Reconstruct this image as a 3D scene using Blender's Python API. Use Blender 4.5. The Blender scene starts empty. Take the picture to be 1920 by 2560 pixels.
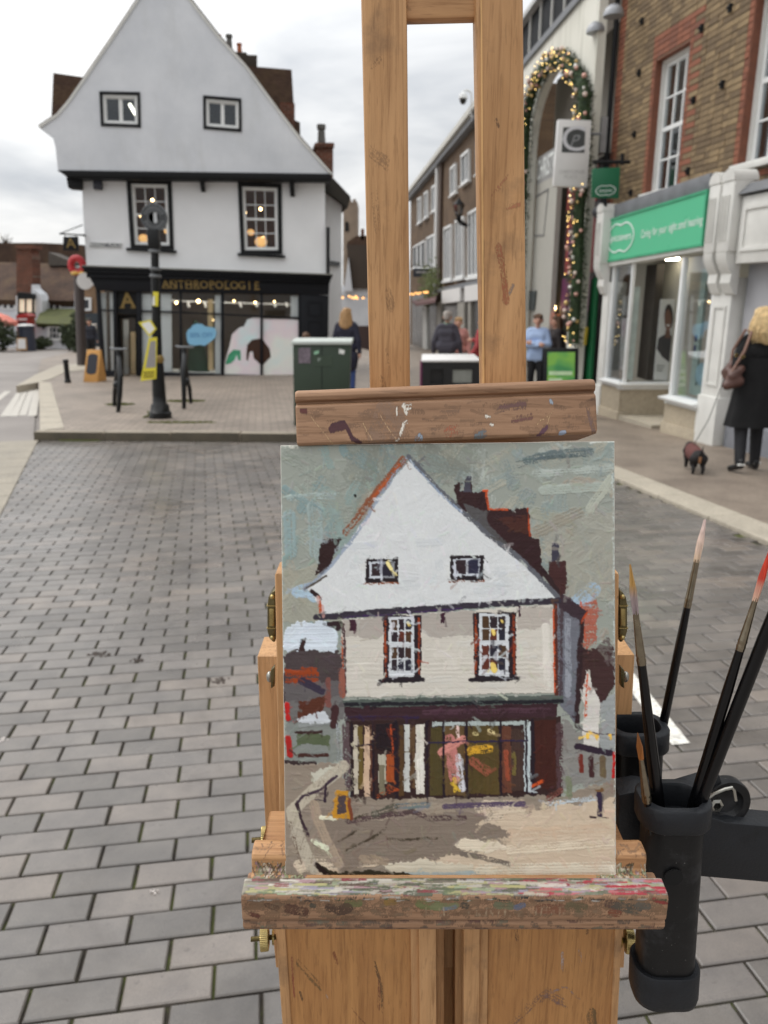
import bpy, bmesh, math, random
import numpy as np
from mathutils import Vector as V, Matrix
from mathutils.geometry import tessellate_polygon
random.seed(7); RNG = np.random.default_rng(7)
SC = bpy.context.scene
COL = SC.collection
R = math.radians

# ------------------------------------------------------------ camera
FPX, PITCH, EYE, SLOPE = 1923.0, R(15.8), 1.5, 0.035
cd = bpy.data.cameras.new('camera'); cam = bpy.data.objects.new('camera', cd); COL.objects.link(cam)
cd.sensor_fit = 'VERTICAL'; cd.sensor_height = 36.0; cd.lens = 36.0 * FPX / 2560.0
cd.clip_start = 0.02; cd.clip_end = 1500
cd.dof.use_dof = True; cd.dof.focus_distance = 0.54; cd.dof.aperture_fstop = 12.0
cam.location = (0, 0, EYE); cam.rotation_euler = (R(90) - PITCH, 0, 0)
SC.camera = cam
SC.render.resolution_x, SC.render.resolution_y = 768, 1024

# ------------------------------------------------------------ sky and sun
SUN_EL, SUN_AZ = R(48), R(-62)          # azimuth from +Y towards +X
w = bpy.data.worlds.new('World'); SC.world = w; w.use_nodes = True
nt = w.node_tree; nt.nodes.clear(); N = nt.nodes.new; L = nt.links.new
out = N('ShaderNodeOutputWorld'); bg = N('ShaderNodeBackground'); bg.inputs[1].default_value = 0.1
sky = N('ShaderNodeTexSky'); sky.sky_type = 'NISHITA'; sky.sun_disc = False
sky.sun_elevation = SUN_EL; sky.sun_rotation = SUN_AZ; sky.air_density = 1.0; sky.dust_density = 3.0
tc = N('ShaderNodeTexCoord'); sep = N('ShaderNodeSeparateXYZ'); L(tc.outputs['Generated'], sep.inputs[0])
zc = N('ShaderNodeMath'); zc.operation = 'MAXIMUM'; zc.inputs[1].default_value = 0.0; L(sep.outputs[2], zc.inputs[0])
za = N('ShaderNodeMath'); za.operation = 'ADD'; za.inputs[1].default_value = 0.22; L(zc.outputs[0], za.inputs[0])
dv = N('ShaderNodeVectorMath'); dv.operation = 'DIVIDE'; L(tc.outputs['Generated'], dv.inputs[0])
cb = N('ShaderNodeCombineXYZ')
for i in range(3): L(za.outputs[0], cb.inputs[i])
L(cb.outputs[0], dv.inputs[1])
n1 = N('ShaderNodeTexNoise'); n1.inputs['Scale'].default_value = 1.3; n1.inputs['Detail'].default_value = 7
n1.inputs['Roughness'].default_value = 0.5; n1.inputs['Distortion'].default_value = 0.5
mp = N('ShaderNodeMapping'); mp.inputs['Location'].default_value = (3.1, 0.6, 0); L(dv.outputs[0], mp.inputs[0]); L(mp.outputs[0], n1.inputs['Vector'])
rp = N('ShaderNodeValToRGB'); e = rp.color_ramp.elements
e[0].position = 0.34; e[0].color = (0.54, 0.565, 0.60, 1); e[1].position = 0.62; e[1].color = (0.97, 0.97, 0.96, 1)
L(n1.outputs['Fac'], rp.inputs[0])
# overcast luminance rises towards the zenith; the side of the hidden sun is brighter
gr = N('ShaderNodeMath'); gr.operation = 'MULTIPLY_ADD'; gr.inputs[1].default_value = 1.15; gr.inputs[2].default_value = 0.86; L(zc.outputs[0], gr.inputs[0])
sd = N('ShaderNodeVectorMath'); sd.operation = 'DOT_PRODUCT'; L(tc.outputs['Generated'], sd.inputs[0])
sd.inputs[1].default_value = (math.sin(SUN_AZ) * math.cos(SUN_EL), math.cos(SUN_AZ) * math.cos(SUN_EL), math.sin(SUN_EL))
sm = N('ShaderNodeMath'); sm.operation = 'MULTIPLY_ADD'; sm.inputs[1].default_value = 0.48; sm.inputs[2].default_value = 0.80; L(sd.outputs['Value'], sm.inputs[0])
gm = N('ShaderNodeMath'); gm.operation = 'MULTIPLY'; L(gr.outputs[0], gm.inputs[0]); L(sm.outputs[0], gm.inputs[1])
gs = N('ShaderNodeMath'); gs.operation = 'MULTIPLY'; gs.inputs[1].default_value = 10.3; L(gm.outputs[0], gs.inputs[0])
cl = N('ShaderNodeVectorMath'); cl.operation = 'SCALE'; L(rp.outputs[0], cl.inputs[0]); L(gs.outputs[0], cl.inputs['Scale'])
mx = N('ShaderNodeMix'); mx.data_type = 'RGBA'; mx.inputs[0].default_value = 0.93
L(sky.outputs[0], mx.inputs[6]); L(cl.outputs[0], mx.inputs[7]); L(mx.outputs[2], bg.inputs[0]); L(bg.outputs[0], out.inputs[0])
sl = bpy.data.lights.new('sun', 'SUN'); sl.energy = 1.0; sl.angle = R(30); sl.color = (1.0, 0.97, 0.92)
sun = bpy.data.objects.new('sun', sl); COL.objects.link(sun); sun.location = (-20, 10, 40)
sun.rotation_euler = V((math.sin(SUN_AZ) * math.cos(SUN_EL), math.cos(SUN_AZ) * math.cos(SUN_EL), math.sin(SUN_EL))).to_track_quat('Z', 'Y').to_euler()
SC.render.engine = 'CYCLES'
SC.view_settings.view_transform = 'Standard'; SC.view_settings.look = 'None'; SC.view_settings.gamma = 1.0
SC.view_settings.exposure = 0.07
try: SC.view_settings.use_curve_mapping = False
except Exception: pass
SC.cycles.transparent_max_bounces = 12

# ------------------------------------------------------------ from photograph pixels (1920 x 2560) to places
SP, CP = math.sin(PITCH), math.cos(PITCH)
EYEP = V((0, 0, EYE))
def ray(px, py):
    u = (px - 960) / FPX; v = (py - 1280) / FPX
    return V((u, CP - v * SP, -SP - v * CP))
def G(px, py, up=0.0):                       # on the sloping street, up metres above it
    d = ray(px, py); t = (EYE - up) / (-d.z - SLOPE * d.y); return EYEP + d * t
def gz(y, up=0.0): return -SLOPE * y + up
def D(px, py, Y):                            # on the vertical plane at distance Y
    d = ray(px, py); return EYEP + d * (Y / d.y)
def Z(px, py, zc): return EYEP + ray(px, py) * zc   # at depth zc along the lens axis
class Plane:
    def __init__(s, p0, ang):                # vertical plane through p0, running along angle ang from +X
        s.p = V(p0); s.a = V((math.cos(ang), math.sin(ang), 0)); s.n = V((math.sin(ang), -math.cos(ang), 0))
    def at(s, px, py, off=0.0):              # off metres out towards the street
        d = ray(px, py); p = s.p + s.n * off
        return EYEP + d * ((p - EYEP).dot(s.n) / d.dot(s.n))
    def pt(s, a, z, off=0.0): return V((s.p.x, s.p.y, 0)) + s.a * a + s.n * off + V((0, 0, z))
    def quad(s, x0, y0, x1, y1, off=0.0): return [s.at(x0, y0, off), s.at(x1, y0, off), s.at(x1, y1, off), s.at(x0, y1, off)]

# ------------------------------------------------------------ building helpers
ROOT = {}
def rootof(o): return ROOT.get(o.name, V((0, 0, 0))) if o else V((0, 0, 0))
def link(o, parent=None):
    COL.objects.link(o)
    if parent: o.parent = parent; ROOT[o.name] = rootof(parent)
    return o
def tag(o, label=None, cat=None, group=None, kind=None):
    if label: o['label'] = label
    if cat: o['category'] = cat
    if group: o['group'] = group
    if kind: o['kind'] = kind
    return o
def thing(name, label, cat, loc, group=None):
    o = bpy.data.objects.new(name, None); COL.objects.link(o); o.location = V(loc); o.empty_display_size = 0.1
    ROOT[o.name] = V(loc); return tag(o, label, cat, group)
class MB:
    def __init__(s): s.v = []; s.f = []; s.m = []
    def add(s, vs, fs, mi=0):
        b = len(s.v); s.v += [V(p) for p in vs]; s.f += [tuple(i + b for i in f) for f in fs]; s.m += [mi] * len(fs); return s
    def prism(s, pts, ext, mi=0):
        n = len(pts); ext = V(ext); pts = [V(p) for p in pts]
        s.add(pts + [p + ext for p in pts], [tuple(range(n)), tuple(range(2 * n - 1, n - 1, -1))] + [(i, (i + 1) % n, n + (i + 1) % n, n + i) for i in range(n)], mi); return s
    def box(s, c, sz, rot=None, mi=0):
        M = rot if rot else Matrix.Identity(3); c = V(c); h = V(sz) / 2
        vs = [c + M @ V((x * h.x, y * h.y, z * h.z)) for x in (-1, 1) for y in (-1, 1) for z in (-1, 1)]
        s.add(vs, [(0, 1, 3, 2), (4, 6, 7, 5), (0, 4, 5, 1), (2, 3, 7, 6), (0, 2, 6, 4), (1, 5, 7, 3)], mi); return s
    def tube(s, path, rad, n=10, mi=0, flat=1.0, fdir=None):
        path = [V(p) for p in path]; k = len(path)
        if not isinstance(rad, (list, tuple)): rad = [rad] * k
        vs = []; fs = []; up = None
        for i in range(k):
            t = (path[min(i + 1, k - 1)] - path[max(i - 1, 0)]).normalized()
            if up is None:
                up = V(fdir) if fdir else (V((0, 0, 1)) if abs(t.z) < 0.9 else V((1, 0, 0)))
            a = (up - t * up.dot(t)).normalized(); up = a; b = t.cross(a)
            for j in range(n):
                q = 2 * math.pi * j / n; vs.append(path[i] + (a * math.cos(q) * flat + b * math.sin(q)) * rad[i])
        for i in range(k - 1):
            for j in range(n): fs.append((i * n + j, i * n + (j + 1) % n, (i + 1) * n + (j + 1) % n, (i + 1) * n + j))
        fs.append(tuple(range(n - 1, -1, -1))); fs.append(tuple((k - 1) * n + j for j in range(n)))
        s.add(vs, fs, mi); return s
    def ball(s, c, r, nu=12, nv=8, mi=0):
        if not isinstance(r, (list, tuple, V)): r = (r, r, r)
        c = V(c); vs = [c + V((0, 0, r[2]))]; fs = []
        for i in range(1, nv):
            a = math.pi * i / nv
            for j in range(nu):
                q = 2 * math.pi * j / nu; vs.append(c + V((r[0] * math.sin(a) * math.cos(q), r[1] * math.sin(a) * math.sin(q), r[2] * math.cos(a))))
        vs.append(c - V((0, 0, r[2]))); e = len(vs) - 1
        for j in range(nu):
            fs.append((0, 1 + j, 1 + (j + 1) % nu)); fs.append((e, e - nu + (j + 1) % nu, e - nu + j))
        for i in range(nv - 2):
            for j in range(nu):
                a = 1 + i * nu; fs.append((a + j, a + nu + j, a + nu + (j + 1) % nu, a + (j + 1) % nu))
        s.add(vs, fs, mi); return s
    def lathe(s, prof, base, n=20, axis=(0, 0, 1), mi=0, sx=1.0, xdir=None):
        ax = V(axis).normalized(); a = V(xdir) if xdir else (V((1, 0, 0)) if abs(ax.x) < 0.9 else V((0, 1, 0))); a = (a - ax * a.dot(ax)).normalized(); b = ax.cross(a)
        base = V(base); vs = []; fs = []
        for r, z in prof:
            for j in range(n):
                q = 2 * math.pi * j / n; vs.append(base + ax * z + (a * math.cos(q) * sx + b * math.sin(q)) * max(r, 1e-5))
        for i in range(len(prof) - 1):
            for j in range(n): fs.append((i * n + j, i * n + (j + 1) % n, (i + 1) * n + (j + 1) % n, (i + 1) * n + j))
        fs.append(tuple(range(n - 1, -1, -1))); fs.append(tuple((len(prof) - 1) * n + j for j in range(n)))
        s.add(vs, fs, mi); return s
    def holed(s, outer, holes, ext, mi=0):
        ext = V(ext); loops = [[V(p) for p in outer]] + [[V(p) for p in h] for h in holes]
        flat = [p for l in loops for p in l]; n = len(flat)
        n0 = (loops[0][1] - loops[0][0]).cross(ext).normalized(); dr = ext.normalized(); ux = dr.orthogonal().normalized(); uy = dr.cross(ux)
        tri = tessellate_polygon([[V((p.dot(ux), p.dot(uy), 0)) for p in l] for l in loops])
        fs = [tuple(t) for t in tri] + [tuple(n + i for i in reversed(t)) for t in tri]; b = 0
        for l in loops:
            k = len(l); fs += [(b + i, b + (i + 1) % k, n + b + (i + 1) % k, n + b + i) for i in range(k)]; b += k
        s.add(flat + [p + ext for p in flat], fs, mi); return s
    def build(s, name, mats, parent=None, smooth=35, bev=0, seg=2, fix=True):
        o0 = rootof(parent); me = bpy.data.meshes.new(name)
        me.from_pydata([p - o0 for p in s.v], [], s.f)
        if not isinstance(mats, (list, tuple)): mats = [mats]
        for m in mats: me.materials.append(m)
        if len(mats) > 1: me.polygons.foreach_set('material_index', s.m)
        if fix or bev:
            bm = bmesh.new(); bm.from_mesh(me)
            if fix: bmesh.ops.recalc_face_normals(bm, faces=bm.faces)
            if bev:
                es = [x for x in bm.edges if len(x.link_faces) == 2 and x.calc_face_angle(0) > 0.5]
                bmesh.ops.bevel(bm, geom=es, offset=bev, segments=seg, affect='EDGES', profile=0.5, clamp_overlap=True)
            bm.to_mesh(me); bm.free()
        if smooth:
            me.shade_smooth(); me.set_sharp_from_angle(angle=R(smooth))
        o = bpy.data.objects.new(name, me); link(o, parent); return o
def struct(o): o['kind'] = 'structure'; return o
def text(body, name, p, right, up, size, m, parent, ext=0.002, fit=None, bold=0.0, align='CENTER'):
    cu = bpy.data.curves.new('t', 'FONT'); cu.body = body; cu.size = 1.0; cu.extrude = 0.0; cu.offset = bold; cu.align_x = align; cu.align_y = 'CENTER'
    cu.resolution_u = 4
    ob = bpy.data.objects.new('t', cu); COL.objects.link(ob)
    me = bpy.data.meshes.new_from_object(ob.evaluated_get(bpy.context.evaluated_depsgraph_get()))
    bpy.data.objects.remove(ob); bpy.data.curves.remove(cu)
    vs = np.empty(len(me.vertices) * 3); me.vertices.foreach_get('co', vs); vs = vs.reshape(-1, 3)
    wd = vs[:, 0].max() - vs[:, 0].min(); sx = size if not fit else fit / wd
    rt, u_ = V(right).normalized(), V(up).normalized(); nn = rt.cross(u_); o0 = rootof(parent); p = V(p)
    co = [p + rt * (a * sx) + u_ * (b * size) + nn * ext - o0 for a, b, c in vs]
    me.vertices.foreach_set('co', [c for q in co for c in q]); me.materials.clear(); me.materials.append(m); me.name = name; me.update()
    o = bpy.data.objects.new(name, me); link(o, parent); return o
def fuse(caps, name, m, parent, voxel=0.015, sm=3, noise_amt=0.0, loc=None, rz=0.0):
    """capsules (p, r, q, s) melted into one continuous skin; optional frame: local -> world"""
    mb = MB()
    for p, r, q, s_ in caps:
        p, q = V(p), V(q)
        if (p - q).length < 1e-4: mb.ball(p, r, 12, 8); continue
        d = (q - p); n = max(2, int(d.length / (min(r, s_) * 0.7)) + 1)
        for i in range(n + 1):
            t = i / n; mb.ball(p + d * t, r + (s_ - r) * t, 10, 6)
    me = bpy.data.meshes.new('x'); me.from_pydata(mb.v, [], mb.f)
    ob = bpy.data.objects.new('x', me); COL.objects.link(ob)
    rm = ob.modifiers.new('r', 'REMESH'); rm.mode = 'VOXEL'; rm.voxel_size = voxel
    if sm: s2 = ob.modifiers.new('s', 'SMOOTH'); s2.factor = 0.5; s2.iterations = sm
    res = bpy.data.meshes.new_from_object(ob.evaluated_get(bpy.context.evaluated_depsgraph_get()))
    bpy.data.objects.remove(ob); bpy.data.meshes.remove(me)
    n = len(res.vertices); co = np.empty(n * 3); res.vertices.foreach_get('co', co); co = co.reshape(-1, 3)
    if noise_amt: co += RNG.normal(0, noise_amt, co.shape)
    c, s = math.cos(rz), math.sin(rz); o0 = rootof(parent); lc = V(loc) if loc is not None else V((0, 0, 0))
    x = co[:, 0] * c - co[:, 1] * s + lc.x - o0.x; y = co[:, 0] * s + co[:, 1] * c + lc.y - o0.y; z = co[:, 2] + lc.z - o0.z
    res.vertices.foreach_set('co', np.stack([x, y, z], 1).ravel()); res.materials.clear()
    res.materials.append(m); res.shade_smooth(); res.name = name; res.update()
    o = bpy.data.objects.new(name, res); link(o, parent); return o

# ------------------------------------------------------------ materials
def S(r, g, b):                               # sRGB 0..255 to linear
    f = lambda c: (c / 255) / 12.92 if c <= 10.3 else (((c / 255) + 0.055) / 1.055) ** 2.4
    return (f(r), f(g), f(b), 1.0)
class Nodes:
    def __init__(s, name):
        s.m = bpy.data.materials.new(name); s.m.use_nodes = True; s.t = s.m.node_tree; s.b = s.t.nodes['Principled BSDF']; s.o = s.t.nodes['Material Output']
    def n(s, typ, **kw):
        x = s.t.nodes.new('ShaderNode' + typ)
        for k, v in kw.items():
            if k in x.inputs: x.inputs[k].default_value = v
            else: setattr(x, k, v)
        return x
    def l(s, a, b): s.t.links.new(a, b)
    def coord(s, scale=(1, 1, 1), kind='Object', rot=(0, 0, 0)):
        c = s.n('TexCoord'); m = s.n('Mapping'); m.inputs['Scale'].default_value = scale; m.inputs['Rotation'].default_value = rot; s.l(c.outputs[kind], m.inputs[0]); return m.outputs[0]
    def noise(s, vec, scale, detail=4, rough=0.55, dist=0.0):
        x = s.n('TexNoise'); x.inputs['Scale'].default_value = scale; x.inputs['Detail'].default_value = detail; x.inputs['Roughness'].default_value = rough; x.inputs['Distortion'].default_value = dist
        s.l(vec, x.inputs['Vector']); return x.outputs['Fac']
    def ramp(s, fac, stops):
        x = s.n('ValToRGB'); e = x.color_ramp.elements
        while len(e) < len(stops): e.new(0.5)
        for i, (p, c) in enumerate(stops): e[i].position = p; e[i].color = c if len(c) == 4 else (*c, 1)
        s.l(fac, x.inputs[0]); return x.outputs[0]
    def mix(s, fac, a, b, mode='MIX'):
        x = s.n('Mix', data_type='RGBA', blend_type=mode)
        for v, i in ((fac, 0), (a, 6), (b, 7)):
            if hasattr(v, 'links'): s.l(v, x.inputs[i])
            else: x.inputs[i].default_value = v
        return x.outputs[2]
    def bump(s, h, strength, dist=0.01):
        x = s.n('Bump', Strength=strength, Distance=dist); s.l(h, x.inputs['Height']); s.l(x.outputs[0], s.b.inputs['Normal']); return x
    def fin(s, col=None, rough=None, metal=0.0, spec=0.5):
        if col is not None:
            if hasattr(col, 'links'): s.l(col, s.b.inputs['Base Color'])
            else: s.b.inputs['Base Color'].default_value = col
        if rough is not None:
            if hasattr(rough, 'links'): s.l(rough, s.b.inputs['Roughness'])
            else: s.b.inputs['Roughness'].default_value = rough
        s.b.inputs['Metallic'].default_value = metal; s.b.inputs['Specular IOR Level'].default_value = spec; return s.m
def dk(c, k): return (c[0] * k, c[1] * k, c[2] * k, 1.0)
def mat(name, col, rough=0.6, metal=0.0, var=0.18, vs=6.0, bump=0.0, bs=60.0, spec=0.5, fine=0.0):
    q = Nodes(name); vec = q.coord(); f = q.noise(vec, vs, 6, 0.6)
    c = q.ramp(f, [(0.28, dk(col, 1 - var)), (0.72, dk(col, 1 + var * 0.7))])
    if fine:
        f2 = q.noise(vec, vs * 14, 3); c = q.mix(fine, c, q.ramp(f2, [(0.3, (0.55, 0.55, 0.55, 1)), (0.7, (1.35, 1.35, 1.35, 1))]), 'MULTIPLY')
    if bump: q.bump(q.noise(vec, bs, 5), bump, 0.01)
    rr = q.n('MapRange'); q.l(f, rr.inputs[0]); rr.inputs[1].default_value = 0.3; rr.inputs[2].default_value = 0.7; rr.inputs[3].default_value = max(0.02, rough - 0.08); rr.inputs[4].default_value = min(1, rough + 0.08)
    return q.fin(c, rr.outputs[0], metal, spec)
def glow(name, col, strength):
    q = Nodes(name); q.b.inputs['Base Color'].default_value = col; q.b.inputs['Emission Color'].default_value = col; q.b.inputs['Emission Strength'].default_value = strength; return q.m
def glass(name, tint=(0.9, 0.95, 0.95, 1), refl=0.16, rough=0.02):
    q = Nodes(name); tr = q.n('BsdfTransparent'); tr.inputs[0].default_value = tint; gl = q.n('BsdfGlossy'); gl.inputs['Roughness'].default_value = rough; gl.inputs[0].default_value = (0.95, 0.97, 1, 1)
    lw = q.n('LayerWeight'); lw.inputs[0].default_value = 0.25; mr = q.n('MapRange'); q.l(lw.outputs['Fresnel'], mr.inputs[0]); mr.inputs[3].default_value = refl * 0.6; mr.inputs[4].default_value = min(1, refl * 0.6 + 0.7)
    mx = q.n('MixShader'); q.l(mr.outputs[0], mx.inputs[0]); q.l(tr.outputs[0], mx.inputs[1]); q.l(gl.outputs[0], mx.inputs[2]); q.l(mx.outputs[0], q.o.inputs[0]); return q.m
def wood(name, lite, dark, grain='z', rough=0.5, patina=0.25):
    q = Nodes(name); a, b = 4.0, 95.0
    sc = {'z': (b, b, a), 'x': (a, b, b), 'y': (b, a, b)}[grain]; lo = {'z': (9, 9, 1.3), 'x': (1.3, 9, 9), 'y': (9, 1.3, 9)}[grain]
    v1 = q.coord(sc); v2 = q.coord(lo); v3 = q.coord()
    f1 = q.noise(v1, 3.2, 6, 0.65, 0.6); f2 = q.noise(v2, 3.0, 5, 0.6, 1.6); f3 = q.noise(v3, 16, 6, 0.65); f4 = q.noise(v3, 70, 4)
    c = q.ramp(f2, [(0.25, dark), (0.5, tuple((x + y) / 2 for x, y in zip(lite, dark))), (0.75, lite)])
    c = q.mix(1.0, c, q.ramp(f1, [(0.28, (0.66, 0.61, 0.56, 1)), (0.5, (1.0, 1.0, 1.0, 1)), (0.72, (1.12, 1.12, 1.13, 1))]), 'MULTIPLY')
    fl = q.noise(q.coord({'z': (420, 420, 46), 'x': (46, 420, 420), 'y': (420, 46, 420)}[grain]), 1.0, 2); c = q.mix(q.ramp(fl, [(0.60, (0, 0, 0, 1)), (0.68, (0.4, 0.4, 0.4, 1))]), c, dk(dark, .62))
    c = q.mix(q.ramp(f3, [(0.56, (0, 0, 0, 1)), (0.75, (patina,) * 3 + (1,))]), c, S(92, 74, 60))
    c = q.mix(q.ramp(f4, [(0.70, (0, 0, 0, 1)), (0.78, (0.5, 0.5, 0.5, 1))]), c, S(60, 44, 34))
    at = q.n('Attribute', attribute_name='paint'); ms = q.n('Attribute', attribute_name='stain')
    c = q.mix(ms.outputs['Fac'], c, at.outputs['Color'])
    q.bump(f1, 0.12, 0.002)
    return q.fin(c, rough, 0, 0.4)

# ------------------------------------------------------------ the ground
def proj(p):
    d = V(p) - EYEP; zc_ = d.y * CP - d.z * SP
    return (960 + FPX * d.x / zc_, 1280 + FPX * (-d.y * SP - d.z * CP) / zc_, zc_)
def inside(p, poly):
    c = False; n = len(poly)
    for i in range(n):
        a, b = poly[i], poly[i - 1]
        if (a[1] > p[1]) != (b[1] > p[1]) and p[0] < (b[0] - a[0]) * (p[1] - a[1]) / (b[1] - a[1]) + a[0]: c = not c
    return c
def sheet(name, xy, up, m, thick=0.0, parent=None):
    mb = MB(); pts = [V((x, y, gz(y, up))) for x, y in xy]
    if thick: mb.prism(pts, (0, 0, -thick))
    else: mb.add(pts, [tuple(range(len(pts)))])
    o = mb.build(name, m, parent, smooth=0)
    if not thick:
        if o.data.polygons[0].normal.z < 0: o.data.flip_normals()
    return o

q = Nodes('tarmac'); v_ = q.coord(); c_ = q.ramp(q.noise(v_, 0.6, 5), [(0.3, S(122, 115, 110)), (0.7, S(146, 139, 133))])
c_ = q.mix(0.5, c_, q.ramp(q.noise(v_, 90, 3), [(0.3, (0.6, 0.6, 0.6, 1)), (0.7, (1.3, 1.3, 1.3, 1))]), 'MULTIPLY'); q.bump(q.noise(v_, 140, 3), 0.3, 0.004)
M_tarmac = q.fin(c_, 0.62, 0, 0.45)
mb = MB(); X = 420
ys = [-25, 0, 20, 45, 70, 900]; zs = [gz(min(max(y, -25), 70), -0.06) for y in ys]
for i in range(len(ys) - 1): mb.add([(-X, ys[i], zs[i]), (X, ys[i], zs[i]), (X, ys[i + 1], zs[i + 1]), (-X, ys[i + 1], zs[i + 1])], [(0, 1, 2, 3)])
struct(mb.build('ground', M_tarmac, smooth=0))

# block paved road: a dark mossy bed with every block laid on it
def paver_mat(name, joined):
    q = Nodes(name); v = q.coord((1, 1, 1))
    if joined: rnd = q.n('Attribute', attribute_name='tint').outputs['Fac']; g = q.n('NewGeometry'); pos = g.outputs['Position']
    else: rnd = q.n('ObjectInfo').outputs['Random']; pos = q.n('NewGeometry').outputs['Position']
    c = q.ramp(rnd, [(0.0, S(97, 92, 87)), (0.3, S(108, 103, 98)), (0.7, S(116, 110, 105)), (1.0, S(126, 117, 109))])
    c = q.mix(1.0, c, q.ramp(q.noise(pos, 420, 4, 0.7), [(0.30, (0.66, 0.66, 0.67, 1)), (0.52, (1, 1, 1, 1)), (0.74, (1.30, 1.27, 1.22, 1))]), 'MULTIPLY')
    c = q.mix(1.0, c, q.ramp(q.noise(pos, 9, 5, 0.6), [(0.3, (0.78, 0.78, 0.79, 1)), (0.7, (1.12, 1.11, 1.09, 1))]), 'MULTIPLY')
    c = q.mix(1.0, c, q.ramp(q.noise(pos, 0.9, 3, 0.5), [(0.34, (0.88, 0.88, 0.89, 1)), (0.62, (1.05, 1.05, 1.05, 1))]), 'MULTIPLY')
    c = q.mix(1.0, c, q.ramp(q.noise(pos, 2.3, 6, 0.65, 0.8), [(0.50, (1, 1, 1, 1)), (0.64, (0.80, 0.785, 0.77, 1))]), 'MULTIPLY')
    sp = q.ramp(q.noise(pos, 48, 3, 0.5), [(0.66, (0, 0, 0, 1)), (0.74, (0.5, 0.5, 0.5, 1))]); c = q.mix(sp, c, S(74, 68, 63))
    q.bump(q.noise(pos, 500, 4, 0.7), 0.22, 0.001)
    rg = q.n('MapRange'); q.l(q.noise(pos, 1.3, 4), rg.inputs[0]); rg.inputs[1].default_value = 0.3; rg.inputs[2].default_value = 0.7; rg.inputs[3].default_value = 0.20; rg.inputs[4].default_value = 0.40
    return q.fin(c, rg.outputs[0], 0, 0.75)
M_paver, M_paverj = paver_mat('paver_concrete', False), paver_mat('paver_concrete_far', True)
q = Nodes('paving_bed'); v_ = q.coord(); f_ = q.noise(v_, 9, 6, 0.65); c_ = q.ramp(f_, [(0.34, S(50, 45, 41)), (0.46, S(62, 57, 48)), (0.55, S(72, 78, 40)), (0.64, S(84, 86, 50)), (0.76, S(96, 90, 78))])
q.bump(q.noise(v_, 200, 4), 0.6, 0.004); M_bed = q.fin(c_, 0.9, 0, 0.3)
ROADPOLY = [(-1.25, 0.25), (-4.62, 10.06), (1.2, 9.76), (1.87, 9.70), (2.30, 7.30), (2.70, 5.05), (3.6, 0.25)]
road = struct(sheet('road', ROADPOLY, -0.011, M_bed)); ROOT[road.name] = V((0, 0, 0))
AP = R(9.3)
e1 = V((math.cos(AP), math.sin(AP), -SLOPE * math.sin(AP))).normalized(); e2 = V((-math.sin(AP), math.cos(AP), -SLOPE * math.cos(AP))).normalized(); e3 = e1.cross(e2)
RP = Matrix((e1, e2, e3)).transposed()
PL_, PW_ = 0.2085, 0.0990
def paver_verts(l, w_):
    a, b, ch = l / 2, w_ / 2, 0.0035
    ring = lambda x, y, z: [(-x, -y, z), (x, -y, z), (x, y, z), (-x, y, z)]
    return ring(a, b, -0.02) + ring(a, b, -0.0032) + ring(a - ch, b - ch, 0.0)
PF = [(0, 1, 5, 4), (1, 2, 6, 5), (2, 3, 7, 6), (3, 0, 4, 7), (4, 5, 9, 8), (5, 6, 10, 9), (6, 7, 11, 10), (7, 4, 8, 11), (8, 9, 10, 11)]
def chip_corner(vs, k, amt):
    vs = [list(v) for v in vs]
    for r_ in (4, 8): vs[r_ + k][0] *= 1 - amt * 0.12; vs[r_ + k][1] *= 1 - amt * 0.2
    return [tuple(v) for v in vs]
pm = []
for k in range(6):
    me = bpy.data.meshes.new('paver'); vs = paver_verts(0.2015 - 0.0006 * k, 0.0925)
    if k >= 4: vs = chip_corner(vs, k - 3, 0.16)
    me.from_pydata(vs, [], PF); me.materials.append(M_paver); pm.append(me)
cells = []
for j in range(-2, 130):
    sh = (j * 0.47) % 1.0
    for i in range(-40, 40):
        x, y = (i + sh) * PL_ + 0.03, j * PW_ + 0.1
        p = e1 * x + e2 * y
        if 0.3 < p.y < 10.3 and inside((p.x, p.y), ROADPOLY):
            px, py, zz = proj(p)
            vis = -120 < px < 2040 and py < 2700 and zz > 0
            hid = 715 < px < 1545 and 1110 < py < 2560
            cells.append((p, vis and not hid, p.y))
near = sorted([c for c in cells if c[1]], key=lambda c: c[2])[:300]; nid = {id(c) for c in near}
for n_, c in enumerate(near):
    o = bpy.data.objects.new('paver', pm[random.choices(range(6), (5, 5, 5, 5, 1, 1))[0]]); link(o, road)
    t = Matrix.Rotation(random.gauss(0, 0.0022), 3, 'X') @ Matrix.Rotation(random.gauss(0, 0.0016), 3, 'Y') @ Matrix.Rotation(random.gauss(0, 0.0025), 3, 'Z')
    o.location = c[0] + e3 * random.gauss(0, 0.0006); o.rotation_euler = (RP @ t).to_euler()
vs, fs, tint = [], [], []
for c in cells:
    if id(c) in nid: continue
    b = len(vs); dz = random.gauss(0, 0.0006); tx, ty = random.gauss(0, 0.0022), random.gauss(0, 0.0022); tn = random.random()
    for x, y, z in paver_verts(0.2012, 0.0925): vs.append(c[0] + e1 * x + e2 * y + e3 * (z + dz + tx * x + ty * y)); tint.append(tn)
    fs += [tuple(b + i for i in f) for f in PF]
me = bpy.data.meshes.new('paver_field'); me.from_pydata(vs, [], fs); me.materials.append(M_paverj)
at = me.attributes.new('tint', 'FLOAT', 'POINT'); at.data.foreach_set('value', tint)
tag(link(bpy.data.objects.new('paver_field', me), road), kind='stuff')

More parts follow.
